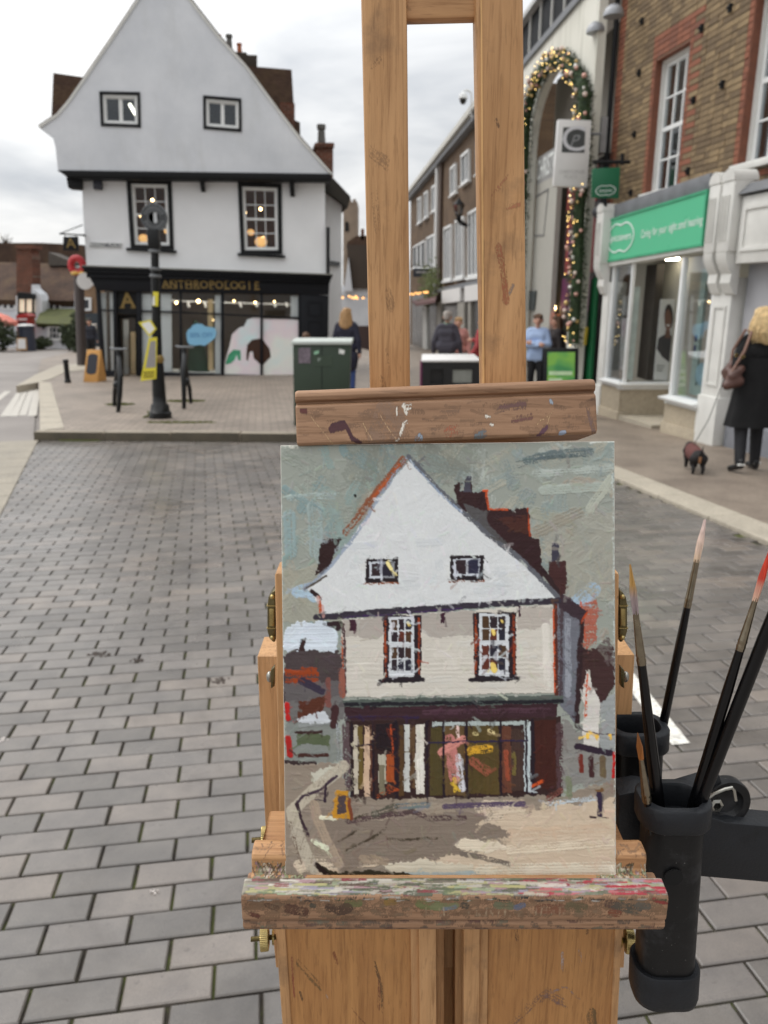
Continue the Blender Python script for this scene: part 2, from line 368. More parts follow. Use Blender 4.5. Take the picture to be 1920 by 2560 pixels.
# kerb island in front of the white house
q = Nodes('brick_paving'); v_ = q.coord((1, 1, 1), rot=(0, 0, -R(9)))
bt = q.n('TexBrick'); q.l(v_, bt.inputs['Vector']); bt.inputs['Scale'].default_value = 1.0; bt.inputs['Brick Width'].default_value = 0.21; bt.inputs['Row Height'].default_value = 0.105; bt.inputs['Mortar Size'].default_value = 0.007
bt.inputs['Color1'].default_value = S(150, 137, 126); bt.inputs['Color2'].default_value = S(128, 117, 108); bt.inputs['Mortar'].default_value = S(88, 82, 74)
c_ = q.mix(1.0, bt.outputs['Color'], q.ramp(q.noise(v_, 0.8, 5), [(0.3, (0.82, 0.82, 0.8, 1)), (0.7, (1.14, 1.13, 1.1, 1))]), 'MULTIPLY')
q.bump(bt.outputs['Fac'], 0.3, -0.004); M_brickpave = q.fin(c_, 0.6, 0, 0.45)
M_kerb = mat('kerb_stone', S(150, 140, 124), 0.75, var=0.25, vs=5, bump=0.4, bs=60, fine=0.4)
M_kerbf = mat('shaded_grimy_kerb_face', S(84, 77, 64), 0.85, var=0.3, vs=6, bump=0.4, bs=60, fine=0.4)  # kerb front faces: mostly shade put into the colour, with some grime
M_slab = mat('pale_slab', S(172, 163, 147), 0.7, var=0.14, vs=2.5, bump=0.25, bs=70, fine=0.35)
pav = struct(sheet('pavement', [(-4.52, 10.06), (1.2, 9.88), (0.45, 11.2), (0.35, 16), (-0.6, 40), (-4.0, 62), (-20, 58), (-13.6, 31), (-9.4, 21.1)], 0.118, M_brickpave, thick=0.25)); ROOT[pav.name] = V((0, 0, 0))
KA, KB = V((-4.60, 9.97, 0)), V((1.25, 9.72, 0)); d_ = (KB - KA).normalized(); nn_ = V((-d_.y, d_.x, 0)); x = 0.0
while x < (KB - KA).length - 0.1:
    ln = min(random.uniform(0.86, 0.96), (KB - KA).length - x); c = KA + d_ * (x + ln / 2) + nn_ * 0.07
    mb = MB(); a_ = R(math.degrees(math.atan2(d_.y, d_.x))); rot = Matrix.Rotation(a_, 3, 'Z')
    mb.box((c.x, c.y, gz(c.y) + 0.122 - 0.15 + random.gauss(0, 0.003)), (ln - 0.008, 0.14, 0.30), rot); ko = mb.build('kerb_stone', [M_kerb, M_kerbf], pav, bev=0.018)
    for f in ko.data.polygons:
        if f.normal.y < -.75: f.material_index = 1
    x += ln
def gp(lst, up=0.0): return [tuple(G(a, b, up).xy) for a, b in lst]
# pale border flags along the island's left edge
Lf = [V(G(100, 1077, .12)), V(G(98, 954, .12))]; Rt = [V(G(160, 1071, .12)), V(G(127, 957, .12))]; n_ = 12
for i in range(n_):
    a0, a1 = i / n_ + 0.0015, (i + 1) / n_ - 0.0015; pts = [Lf[0].lerp(Lf[1], a0), Rt[0].lerp(Rt[1], a0), Rt[0].lerp(Rt[1], a1), Lf[0].lerp(Lf[1], a1)]
    mb = MB(); mb.prism([p + V((0, 0, 0.006)) for p in pts], (0, 0, -0.12)); mb.build('border_flag', M_slab, pav, smooth=0)
cur_o = [(40, 966), (88, 938), (145, 913), (225, 908)]; cur_i = [(99, 956), (130, 947), (165, 930), (225, 924)]
for i in range(3):
    pts = [G(*cur_o[i], .12), G(*cur_o[i + 1], .12), G(*cur_i[i + 1], .12), G(*cur_i[i], .12)]
    mb = MB(); mb.prism([V(p) + V((0, 0, 0.010)) for p in pts], (0, 0, -0.2)); mb.build('border_flag', M_slab, pav, smooth=0)
# moss along the kerb foot and round the stands
M_moss = mat('moss', S(92, 96, 48), 0.95, var=0.4, vs=30, bump=0.8, bs=150)
mossv, mossf = [], []
def mossat(x, y, up, rx, ry, n):
    for _ in range(n):
        a, r_ = random.uniform(0, 6.28), math.sqrt(random.random()); px, py = x + math.cos(a) * r_ * rx, y + math.sin(a) * r_ * ry; s = random.uniform(0.008, 0.02); b = len(mossv); z = gz(py, up)
        mossv.extend([(px - s, py, z), (px + s, py, z + 0.002), (px + random.uniform(-s, s), py + s * .4, z + s * 1.3)]); mossf.append((b, b + 1, b + 2))
for cx, w_ in ((-3.95, 0.28), (0.1, 0.1), (-1.1, 0.12), (-2.9, 0.2)): mossat(cx, 9.93, 0.003, w_, 0.03, 260)
mossat(-4.6, 13.4, .12, .25, .18, 260); mossat(-3.6, 14.0, .12, .35, .2, 420); mossat(-2.9, 10.9, .12, .5, .08, 260)
me = bpy.data.meshes.new('moss'); me.from_pydata(mossv, [], mossf); me.materials.append(M_moss)
tag(link(bpy.data.objects.new('moss', me)), 'green moss and weeds growing along the kerb foot', 'moss', kind='stuff')

# footway of flags to the left of the blocks
foot = struct(sheet('footway', [(-1.25, 0.25), (-4.66, 10.1), (-9.4, 21.0), (-20, 30), (-30, 30), (-30, 0.25)], -0.03, M_tarmac)); ROOT[foot.name] = V((0, 0, 0))
M_flag = mat('worn_flag', S(150, 142, 128), 0.66, var=0.2, vs=3, bump=0.3, bs=60, fine=0.4)
A_, B_ = V((-4.52, 9.98, 0)), V((-3.08, 6.0, 0)); dd = (B_ - A_).normalized(); nl = V((-dd.y, dd.x, 0)); nl = nl if nl.x < 0 else -nl
for cidx in range(4):
    t = random.uniform(0, .3)
    while t < 8.2:
        ln = random.uniform(0.42, 0.62); o_ = A_ + nl * (cidx * 0.56 + 0.02); a, b = o_ + dd * t, o_ + dd * (t + ln - 0.012)
        pts = [a, b, b + nl * 0.545, a + nl * 0.545]; mb = MB(); mb.prism([V((p.x, p.y, gz(p.y, 0.010))) for p in pts], (0, 0, -0.06)); mb.build('flagstone', M_flag, foot, bev=0.004, seg=1); t += ln
# pale lines across the side road and a white line by the easel
q = Nodes('worn_white_paint'); v_ = q.coord(); c_ = q.ramp(q.noise(v_, 40, 5), [(0.3, S(170, 166, 158)), (0.5, S(222, 219, 210))]); M_line = q.fin(c_, 0.6)
M_line2 = mat('faded_line', S(186, 181, 172), 0.7, var=.12, vs=10)
for (a, b) in (((11, 1037), (58, 966)), ((34, 1037), (66, 970)), ((54, 1035), (79, 967)), ((80, 1036), (94, 967)), ((-60, 1037), (20, 975))):
    p0, p1 = G(*a), G(*b); s_ = (p1 - p0).normalized(); sn = V((-s_.y, s_.x, 0)) * 0.07
    o = sheet('road_marking', [tuple((p0 - sn).xy), tuple((p0 + sn).xy), tuple((p1 + sn).xy), tuple((p1 - sn).xy)], -0.025, M_line2)
    tag(o, 'faded pale stripe painted on the side road by the island corner', 'marking', 'faded stripes on the side road')
p0, p1 = G(1520, 1630), G(1702, 1862); s_ = (p1 - p0).normalized(); sn = V((-s_.y, s_.x, 0)) * 0.036
mb = MB(); k = 26; row = []
for i in range(k + 1):
    p = p0.lerp(p1, i / k)
    for sg in (-1, 1): j_ = random.gauss(0, 0.0022); r_ = p + sn * sg * (1 + j_ * 14) + s_ * (random.gauss(0, .004) if i == k else 0); mb.v.append(V((r_.x, r_.y, gz(r_.y, 0.0035))))
for i in range(k): mb.f.append((2 * i, 2 * i + 1, 2 * i + 3, 2 * i + 2)); mb.m.append(0)
tag(mb.build('road_marking', M_line, smooth=0), 'bright white line painted across the grey blocks beside the brushes', 'marking')

# right-hand pavement with pale edge stones
q = Nodes('mottled_pavement'); v_ = q.coord(); c_ = q.ramp(q.noise(v_, 1.6, 6, .65), [(0.25, S(104, 93, 83)), (0.5, S(130, 118, 106)), (0.75, S(148, 136, 122))])
c_ = q.mix(.6, c_, q.ramp(q.noise(v_, 26, 5, .7), [(.3, (.7, .69, .68, 1)), (.7, (1.22, 1.2, 1.17, 1))]), 'MULTIPLY'); q.bump(q.noise(v_, 60, 4), .3, .006); M_mott = q.fin(c_, .62, 0, .45)
rp_ = struct(sheet('pavement', [(3.75, 0.25), (2.70, 5.05), (2.30, 7.30), (1.87, 9.70), (1.2, 9.70), (0.45, 11.2), (0.35, 16), (-0.6, 40), (-1.5, 62), (12, 62), (12, 0.25)], 0.022, M_mott, thick=0.2)); ROOT[rp_.name] = V((0, 0, 0))
a_ = V((3.68, 0.3, 0)); path = [V((3.55, 0.6, 0)), V((2.68, 5.05, 0)), V((2.28, 7.30, 0)), V((1.86, 9.66, 0))]
for i in range(3):
    d_ = (path[i + 1] - path[i]); ln = d_.length; d_ = d_.normalized(); nr = V((d_.y, -d_.x, 0)); t = 0.0; k = max(1, round(ln / 0.85)); st = ln / k
    for j in range(k):
        p = path[i] + d_ * (j * st + .004); p2 = path[i] + d_ * ((j + 1) * st - .004); wd = 0.30
        mb = MB(); mb.prism([V((c.x, c.y, gz(c.y, 0.030))) for c in (p, p2, p2 + nr * wd, p + nr * wd)], (0, 0, -0.12)); mb.build('edge_stone', M_slab, rp_, bev=.006, seg=1)
# debris on the blocks
M_debris = mat('wet_leaf_debris', S(74, 64, 58), 0.8, var=.4, vs=60, bump=.6)
M_white = mat('white_scrap', S(214, 206, 200), 0.7, var=.1)
def scrap(px, py, r_, n, m, label, nm, cat):
    c = G(px, py); mb = MB()
    for _ in range(n):
        a, rr = random.uniform(0, 6.28), r_ * math.sqrt(random.random()); x, y = c.x + math.cos(a) * rr * 1.5, c.y + math.sin(a) * rr; s = r_ * random.uniform(.12, .32)
        k = random.randint(5, 7); ps = [V((x + math.cos(6.28 * i / k + a) * s * random.uniform(.6, 1.2), y + math.sin(6.28 * i / k + a) * s * random.uniform(.4, .9), gz(y, 0.0015 + random.random() * .003))) for i in range(k)]
        mb.prism(ps, (0, 0, -0.0025))
    tag(mb.build(nm, m, smooth=0), label, cat)
scrap(250, 1636, 0.035, 26, M_debris, 'smear of dark wet leaf debris on the grey blocks, the more spread-out one beside a lump', 'leaf_debris', 'debris')
scrap(342, 1652, 0.022, 26, M_debris, 'compact dark lump of wet leaf debris on the grey blocks', 'leaf_debris', 'debris')
scrap(545, 1700, 0.036, 22, M_debris, 'brown leaf debris on the grey blocks close to the easel box', 'leaf_debris', 'debris')
scrap(384, 2231, 0.010, 9, M_white, 'small white blob of chewing gum stuck on a grey block', 'chewing_gum', 'gum')
scrap(8, 1850, 0.018, 7, M_white, 'white paper scrap lying at the left edge of the blocks', 'paper_scrap', 'litter')
scrap(1655, 1475, 0.016, 6, M_white, 'white scrap on the dark blocks beyond the brushes', 'paper_scrap', 'litter')

# ------------------------------------------------------------ parts shared by the buildings
def bl(qd, u, v): return qd[0].lerp(qd[1], u).lerp(qd[3].lerp(qd[2], u), v)
def inset(qd, m):
    wu = ((qd[1] - qd[0]).length + (qd[2] - qd[3]).length) / 2; wv = ((qd[3] - qd[0]).length + (qd[2] - qd[1]).length) / 2
    u, v = m / wu, m / wv; return [bl(qd, u, v), bl(qd, 1 - u, v), bl(qd, 1 - u, 1 - v), bl(qd, u, 1 - v)]
def ring(mb, qo, qi, ext):
    for i in range(4): j = (i + 1) % 4; mb.prism([qo[i], qo[j], qi[j], qi[i]], ext)
def qoff(qd, v): return [p + v for p in qd]
def window(parent, qd, n, frame_m, bar_m, pane_m, fw=0.05, nx=3, ny=4, bar=0.018, back=0.06, meet=True, name='window', sash_w=0.04):
    """qd = opening corners on the wall face; frame set back into it; panes and bars are pieces of their own"""
    mb = MB(); qi = inset(qd, fw); ring(mb, qoff(qd, -n * (back - 0.045)), qoff(qi, -n * (back - 0.045)), -n * 0.07); fr = mb.build(name, frame_m, parent, smooth=0)
    q2 = inset(qi, sash_w); mb = MB(); ring(mb, qoff(qi, -n * back), qoff(q2, -n * back), -n * 0.04); mb.build('sash', bar_m, fr, smooth=0)
    wu = (q2[1] - q2[0]).length; wv = (q2[3] - q2[0]).length; hu, hv = bar / wu / 2, bar / wv / 2
    for i in range(1, nx):
        u = i / nx; p = [bl(q2, u - hu, 0), bl(q2, u + hu, 0), bl(q2, u + hu, 1), bl(q2, u - hu, 1)]; mb = MB(); mb.prism(qoff(p, -n * (back + .004)), -n * 0.03); mb.build('glazing_bar', bar_m, fr, smooth=0)
    for j in range(1, ny):
        v = j / ny; k = 2.4 if (meet and ny % 2 == 0 and j == ny // 2) else 1.0; p = [bl(q2, 0, v - hv * k), bl(q2, 1, v - hv * k), bl(q2, 1, v + hv * k), bl(q2, 0, v + hv * k)]
        mb = MB(); mb.prism(qoff(p, -n * (back + (.001 if k > 1 else .006))), -n * 0.03); mb.build('glazing_bar', bar_m, fr, smooth=0)
    for i in range(nx):
        for j in range(ny):
            p = [bl(q2, i / nx, j / ny), bl(q2, (i + 1) / nx, j / ny), bl(q2, (i + 1) / nx, (j + 1) / ny), bl(q2, i / nx, (j + 1) / ny)]
            mb = MB(); mb.prism(qoff(p, -n * (back + 0.016 + random.uniform(0, .003))), -n * 0.004); mb.build('pane', pane_m, fr, smooth=0)
    return fr
def roombox(parent, qd, n, depth, m, lamps=(), lm=None):
    """a dark room behind an opening, with lit lamps where the photograph shows them"""
    a = [bl(qd, -.15, -.08), bl(qd, 1.15, -.08), bl(qd, 1.15, 1.08), bl(qd, -.15, 1.08)]; f = qoff(a, -n * 0.22); b = qoff(a, -n * depth)
    mb = MB(); mb.add(f + b, [(4, 5, 6, 7), (0, 1, 5, 4), (1, 2, 6, 5), (2, 3, 7, 6), (3, 0, 4, 7)]); mb.build('room', m, parent, smooth=0)
    for (u, v, r_) in lamps: mb = MB(); mb.ball(bl(qd, u, v) - n * min(depth * .6, 1.0), r_ * .7, 10, 8); mb.build('lamp', lm, parent)

M_render = None
q = Nodes('white_render'); v_ = q.coord(); f_ = q.noise(v_, .8, 6, .6); st = q.noise(q.coord((1.5, 1.5, .45)), 1.5, 6, .65)
c_ = q.ramp(f_, [(.3, S(200, 203, 208)), (.7, S(222, 224, 228))]); c_ = q.mix(q.ramp(st, [(.52, (0, 0, 0, 1)), (.80, (.42, .42, .42, 1))]), c_, S(188, 189, 188)); q.bump(q.noise(v_, 14, 6, .7), .22, .03); M_render = q.fin(c_, .85, 0, .3)
M_limew = mat('limewashed_wall', S(231, 232, 234), .85, var=.05, vs=1.2, bump=.3, bs=9, spec=.3)
M_black = mat('black_paint', S(25, 26, 28), .55, var=.25, vs=4, spec=.25)
M_navy = mat('blue_black_paint', S(20, 22, 28), .5, var=.2, vs=3, spec=.25)
M_whitep = mat('white_paint', S(226, 227, 226), .45, var=.05, vs=4)
M_whited = mat('weathered_white_paint', S(212, 211, 206), .55, var=.12, vs=3, bump=.15, bs=20)
M_glass = glass('window_glass', (.97, .98, .98, 1), .015); M_glassd = glass('old_window_glass', (.85, .88, .9, 1), .08, .03)
M_room = mat('dim_room', S(120, 84, 54), .9, var=.3, vs=1.5)
M_roomd = mat('dark_room', S(40, 42, 46), .9, var=.3, vs=1.2)
M_warm = glow('warm_lamp', (1.0, .66, .30, 1), 16.0); M_bulb = glow('string_bulb', (1.0, .50, .16, 1), 2.2); M_amber = glow('amber_shade', (1.0, .56, .20, 1), .8); M_tubeL = glow('tube_lamp', (1, .94, .76, 1), 5.0)
q = Nodes('old_roof_tiles'); v_ = q.coord(); bt = q.n('TexBrick'); mp_ = q.coord((1, 1, 1.0)); q.l(mp_, bt.inputs['Vector'])
c_ = q.ramp(q.noise(v_, 1.1, 6, .65), [(.28, S(58, 46, 40)), (.5, S(82, 63, 52)), (.66, S(92, 74, 56)), (.8, S(88, 86, 52))]); c_ = q.mix(.8, c_, q.ramp(q.noise(q.coord((3, 3, 14)), 2.2, 3), [(.3, (.6, .6, .6, 1)), (.7, (1.25, 1.25, 1.25, 1))]), 'MULTIPLY')
q.bump(q.noise(q.coord((4, 4, 18)), 2, 3), .5, .05); M_tiles = q.fin(c_, .85, 0, .3)
def brickmat(name, c1, c2, mo, sc=1.0, axis='x'):
    q = Nodes(name); rot = (R(90), 0, 0) if axis == 'x' else (R(90), 0, R(90)); c = q.n('TexCoord'); sx = q.n('SeparateXYZ'); q.l(c.outputs['Object'], sx.inputs[0]); cm = q.n('CombineXYZ'); q.l(sx.outputs[0 if axis == 'x' else 1], cm.inputs[0]); q.l(sx.outputs[2], cm.inputs[1])
    bt = q.n('TexBrick'); q.l(cm.outputs[0], bt.inputs['Vector']); bt.inputs['Scale'].default_value = 1; bt.inputs['Brick Width'].default_value = .225 * sc; bt.inputs['Row Height'].default_value = .075 * sc; bt.inputs['Mortar Size'].default_value = .008; bt.inputs['Color1'].default_value = c1; bt.inputs['Color2'].default_value = c2; bt.inputs['Mortar'].default_value = mo
    v = q.coord(); k = q.mix(1, bt.outputs[0], q.ramp(q.noise(v, 1.2, 6), [(.3, (.75, .75, .75, 1)), (.7, (1.2, 1.2, 1.2, 1))]), 'MULTIPLY'); q.bump(bt.outputs['Fac'], .3, -.01); return q.fin(k, .85, 0, .3)
M_brickred = brickmat('red_brick', S(112, 62, 44), S(88, 50, 38), S(120, 108, 96))
M_gold = mat('gold_leaf', S(146, 122, 72), .4, metal=.5, var=.1)
M_lead = mat('lead_sheet', S(112, 114, 118), .5, var=.25, vs=5, bump=.3, bs=12)
M_stone = mat('pale_stone', S(170, 158, 138), .8, var=.12, vs=2, bump=.2, bs=50, fine=.3)
M_pot = mat('clay_pot', S(170, 100, 66), .8); M_potg = mat('grey_pot', S(98, 96, 92), .8)

# ------------------------------------------------------------ the white gabled house
HP = Plane((-7.47, 20.75, 0), R(9.5)); n = HP.n
H = HP.at
house = thing('house', 'white rendered gabled house with two gable windows and a black shopfront lettered in gold', 'house', (HP.p.x, HP.p.y, gz(HP.p.y, .1)))
JO = 0.42
def Q(pts, off=0.0): return [H(a, b, off) for a, b in pts]
gout = [(405, -87), (347, 0), (289, 87), (214, 197), (174, 255), (145, 289), (101, 321), (133, 347), (139, 370), (145, 428), (824, 436), (752, 353), (694, 278), (613, 168), (544, 93), (472, 0)]
gw = [[(249, 229), (350, 231), (352, 319), (253, 315)], [(508, 239), (603, 247), (604, 330), (509, 322)]]
mb = MB(); mb.holed(Q(gout, JO), [Q(w_, JO) for w_ in gw], -n * .22); mb.build('gable_wall', M_render, house, smooth=0)
for i, w_ in enumerate(gw):
    qd = Q(w_, JO); mb = MB(); ring(mb, qoff(inset(qd, -.005), n * .025), qoff(inset(qd, .065), n * .025), -n * .10); sur = mb.build('window_surround', M_black, house, smooth=0)
    window(house, inset(qd, .066), n, M_whitep, M_whitep, M_glassd, fw=.045, nx=2, ny=1, bar=.085, back=.05, sash_w=.03)
    roombox(house, qd, n, 2.2, M_roomd)
    if i == 0:
        mb = MB(); mb.tube([bl(qd, .66, .2) - n * .5, bl(qd, .80, .5) - n * .7], .035, 8); mb.build('lamp', M_tubeL, house)
# verge strips along the gable and roof slopes running back
lft = [(405, -87), (347, 0), (289, 87), (214, 197), (174, 255), (145, 289), (99, 320)]; rgt = [(405, -87), (472, 0), (544, 93), (613, 168), (694, 278), (752, 353), (828, 438)]
for side, pl in (('l', lft), ('r', rgt)):
    p3 = [H(a, b, JO + .03) for a, b in pl]; mb = MB(); mr = MB()
    for a, b in zip(p3[:-1], p3[1:]):
        d = (b - a).normalized(); up = d.cross(n) if side == 'l' else n.cross(d); up = up if up.z > 0 else -up
        mb.prism([a, b, b + up * .055, a + up * .055], -n * .10)
        a2, b2 = a - n * .12, b - n * .12; mr.prism([a2, b2, b2 + up * .10, a2 + up * .10], -n * 7.5)
    mb.build('verge', M_whited, house, smooth=0); mr.build('roof', M_tiles, house, smooth=0)
mb = MB(); mb.prism(Q([(143, 425), (828, 434), (828, 450), (165, 441)], JO + .05), -n * .55); mb.build('jetty_beam', M_black, house, bev=.015)
mb = MB(); mb.prism(Q([(164, 441), (826, 449), (826, 453), (202, 447)], JO - .02), -n * .60); mb.build('soffit', M_black, house, smooth=0)
lout = [(205, 444), (207, 521), (217, 676), (814, 697), (812, 449)]
lw = [[(317, 444.6), (428, 448), (433, 623), (329, 620)], [(596, 457), (702, 461), (704, 634), (604, 634)]]
lw[0] = [(318, 450), (427, 452), (433, 623), (329, 620)]
mb = MB(); mb.holed(Q(lout), [Q(w_) for w_ in lw], -n * .25); mb.build('wall', M_limew, house, smooth=0)
lampsets = [[(.45, .22, .05), (.85, .24, .07), (.15, .46, .055)], [(.12, .36, .06), (.52, .30, .05), (.55, .75, .09)]]
for i, w_ in enumerate(lw):
    qd = Q(w_); mb = MB(); ring(mb, qoff(inset(qd, -.02), n * .035), qoff(inset(qd, .085), n * .035), -n * .13); mb.build('window_surround', M_black, house, smooth=0)
    window(house, inset(qd, .088), n, M_whitep, M_whitep, M_glass, fw=.03, nx=3, ny=4, bar=.022, back=.06, sash_w=.045)
    roombox(house, qd, n, 2.6, M_room, lampsets[i], M_warm)
    for (u_, v_2, r_2) in (((.5, .80, .17), (.25, .66, .10)) if i else ((.2, .82, .13), (.8, .70, .09))): mb = MB(); mb.ball(bl(qd, u_, v_2) - n * .8, (r_2, r_2, r_2 * .8), 12, 8); mb.build('lamp_shade_or_added_glow', M_amber, house)  # the left window's glowing shades are added to warm the room
    a, b = (Q([(315, 619), (441, 626), (441, 633), (315, 626)], .10), 0) if i == 0 else (Q([(594, 632), (713, 638), (713, 645), (594, 639)], .10), 0)
    mb = MB(); mb.prism(a, -n * .14); mb.build('sill', M_black, house, bev=.01)
for pts, dp in (([(500, 444), (511, 444), (508, 480), (503, 480)], .34), ([(722, 450), (733, 450), (731, 492), (726, 492)], .34)):
    t0, t1, b1, b0 = Q(pts); mb = MB(); mb.prism([t0, t0 + n * dp, t0.lerp(b0, .4) + n * dp * .9, b0 + n * .05, b0], (t1 - t0)); mb.build('bracket', M_black, house, smooth=0)
mb = MB(); mb.prism(Q([(165, 443), (203, 446), (203, 473), (170, 470)], .25), -n * .4); mb.build('jetty_bracket', M_black, house, bev=.02)
mb = MB(); mb.prism(Q([(231, 446), (254, 447), (255, 474), (233, 473)], .14), -n * .16); mb.build('alarm_box', mat('dark_grey_box', S(52, 54, 64), .5), house, bev=.02)
# rear ranges and chimneys
mb = MB(); mb.prism(Q([(133, 182), (260, 200), (300, 330), (127, 330)], -4.0), -n * 3); mb.build('rear_roof', M_tiles, house, smooth=0)
mb = MB(); mb.prism(Q([(560, 160), (729, 174), (737, 300), (750, 306), (753, 440), (560, 440)], -4.0), -n * 3); mb.build('rear_roof', M_tiles, house, smooth=0)
mb = MB(); mb.prism(Q([(700, 255), (737, 258), (737, 440), (700, 440)], -3.9), -n * .5); mb.build('rear_wall', M_brickred, house, smooth=0)
mb = MB(); mb.prism(Q([(560, 128), (617, 130), (617, 136), (643, 137), (643, 175), (560, 170)], -5), -n * 1.0); mb.build('chimney', mat('sooty_brick', S(60, 52, 44), .9, var=.4, vs=4), house, bev=.03)
for (x0, x1, yt, yb, m) in ((545, 556, 87, 140, M_pot), (566, 583, 87, 131, M_potg), (592, 606, 109, 131, M_pot)):
    b = H((x0 + x1) / 2, yb, -5.3); t = H((x0 + x1) / 2, yt, -5.3); r_ = (H(x1, yb, -5.3) - H(x0, yb, -5.3)).length / 2; hh = t.z - b.z
    mb = MB(); mb.lathe([(r_ * .9, 0), (r_ * .8, hh * .8), (r_ * 1.05, hh * .84), (r_ * 1.05, hh), (r_ * .7, hh), (r_ * .7, hh * .6)], b, 14); mb.build('chimney_pot', m, house)
mb = MB(); mb.prism(Q([(790, 365), (833, 365), (833, 460), (790, 460)], -3), -n * .6); ch = mb.build('chimney', M_brickred, house, bev=.02)
mb = MB(); mb.prism(Q([(787, 356), (836, 356), (836, 369), (787, 369)], -2.93), -n * .75); mb.build('cap', M_brickred, ch, bev=.03)
b = H(804, 358, -3.3); mb = MB(); mb.lathe([(.12, 0), (.10, .35), (.13, .38), (.13, .5), (.08, .5), (.08, .3)], b, 14); mb.build('chimney_pot', M_potg, ch)
# wing set back to the right of the house
mb = MB(); mb.prism(Q([(800, 440), (854, 500), (854, 852), (800, 870)], -1.5), -n * 4); mb.build('wing_wall', M_limew, house, smooth=0)
mb = MB(); mb.prism(Q([(808, 432), (836, 448), (877, 492), (869, 520), (855, 508), (806, 470)], -1.15), -n * 5); mb.build('wing_roof', mat('dark_tiles', S(52, 48, 42), .85, var=.3, vs=3), house, smooth=0)
a, b = H(820, 568, .06), H(820, 690, .06); mb = MB(); mb.tube([b, a], .045, 10); mb.build('downpipe', M_black, house)
mb = MB(); mb.prism(Q([(826, 652), (850, 655), (850, 666), (826, 663)], -1.42), -n * .06); mb.build('name_plate', mat('grey_plate', S(96, 98, 102), .5), house, smooth=0)

# shopfront
for i, (yt0, yt1, yb0, yb1, xl, xr, off) in enumerate(((665, 687, 671, 692, 203, 832, .52), (671.3, 692.3, 681, 699, 208, 829, .44), (681.3, 699.3, 694, 707, 216, 826, .34))):
    mb = MB(); mb.prism(Q([(xl, yt0), (xr, yt1), (xr, yb1), (xl, yb0)], off), -n * (off + .02)); mb.build('cornice', M_navy if i else M_black, house, bev=.012)
mb = MB(); mb.prism(Q([(205, 662.5), (831, 684.5), (831, 687.3), (205, 665.3)], .50), -n * .5); mb.build('cornice_flashing', mat('pale_lead', S(150, 148, 140), .6, var=.3, vs=3), house, smooth=0)
mb = MB(); mb.prism(Q([(223, 692), (824, 706), (822, 738), (241, 727)], .22), -n * .34); mb.build('fascia', M_navy, house, bev=.01)
a, b = H(414, 711, .225), H(642, 715, .225); L_ = (b - a).length
body = 'ANTHROPOLOGIE'; sz = (H(500, 701, .23) - H(500, 721, .23)).length
for k, chh in enumerate(body):
    p = a.lerp(b, k / (len(body) - 1)); text(chh, 'lettering', p, (b - a), (0, 0, 1), sz * 1.36, M_gold, house, .004, bold=.012)
    for dz in (-.49, .49):
        if chh in 'ANTHRPILE' and not (chh == 'A' and dz > 0):
            mb = MB(); ww = sz * (.5 if chh in 'TPI' or dz > 0 else .8) * (.5 if chh == 'I' or chh == 'T' else 1); c = p + V((0, 0, dz * sz)); d = (b - a).normalized(); mb.prism([c - d * ww / 2 + n * .004, c + d * ww / 2 + n * .004, c + d * ww / 2 + n * .004 + V((0, 0, sz * .09)), c - d * ww / 2 + n * .004 + V((0, 0, sz * .09))], n * .004); mb.build('serif', M_gold, house, smooth=0)
mb = MB(); mb.prism(Q([(752, 735), (822, 739), (819, 962), (752, 962)], .20), -n * .3); pl_ = mb.build('pilaster', M_navy, house, bev=.01)
for y0, y1 in ((752, 790), (800, 925)):
    qd = Q([(768, y0), (806, y0 + 2), (806, y1 + 2), (768, y1)], .20); mb = MB(); ring(mb, qoff(qd, n * .02), qoff(inset(qd, .05), n * .02), -n * .03); mb.build('panel_mould', M_navy, pl_, smooth=0)
mb = MB(); mb.prism(Q([(346, 931), (753, 940), (753, 968), (346, 968)], .16), -n * .3); mb.build('stall_riser', M_navy, house, bev=.008)
mb = MB(); mb.prism(Q([(255, 925), (290, 929), (290, 968), (262, 968)], .16), -n * .3); mb.build('stall_riser', M_navy, house, bev=.008)
# posts and rails
def post(x0t, x0b, wpx, yt, yb, off=.17, dp=.14, nm='mullion'):
    mb = MB(); mb.prism(Q([(x0t - wpx, yt), (x0t + wpx, yt), (x0b + wpx, yb), (x0b - wpx, yb)], off), -n * dp); return mb.build(nm, M_navy, house, bev=.006)
for x0t, x0b, w_ in ((244, 258, 5), (286, 289, 4), (347, 349, 6), (451, 453, 3.2), (556, 556, 4), (654, 654, 3.2), (749, 749, 3)): post(x0t, x0b, w_, 724, 940)
for x0, x1, ya, yb in ((246, 288, 775, 777), (349, 451, 778, 781), (451, 556, 781, 786), (556, 654, 786, 791), (654, 750, 791, 795)):
    mb = MB(); mb.prism(Q([(x0, ya - 2.2), (x1, yb - 2.2), (x1, yb + 2.2), (x0, ya + 2.2)], .15), -n * .09); mb.build('transom', M_navy, house, smooth=0)
bays = [(248, 287, 728, 776, 930), (349, 451, 731, 780, 933), (451, 556, 733, 784, 936), (556, 654, 736, 789, 938), (654, 750, 738, 793, 940)]
for x0, x1, yt, ym, yb in bays:
    for a, b in ((yt, ym), (ym, yb)):
        mb = MB(); mb.prism(Q([(x0, a), (x1, a), (x1, b), (x0, b)], .10), -n * .006); mb.build('pane', M_glass, house, smooth=0)
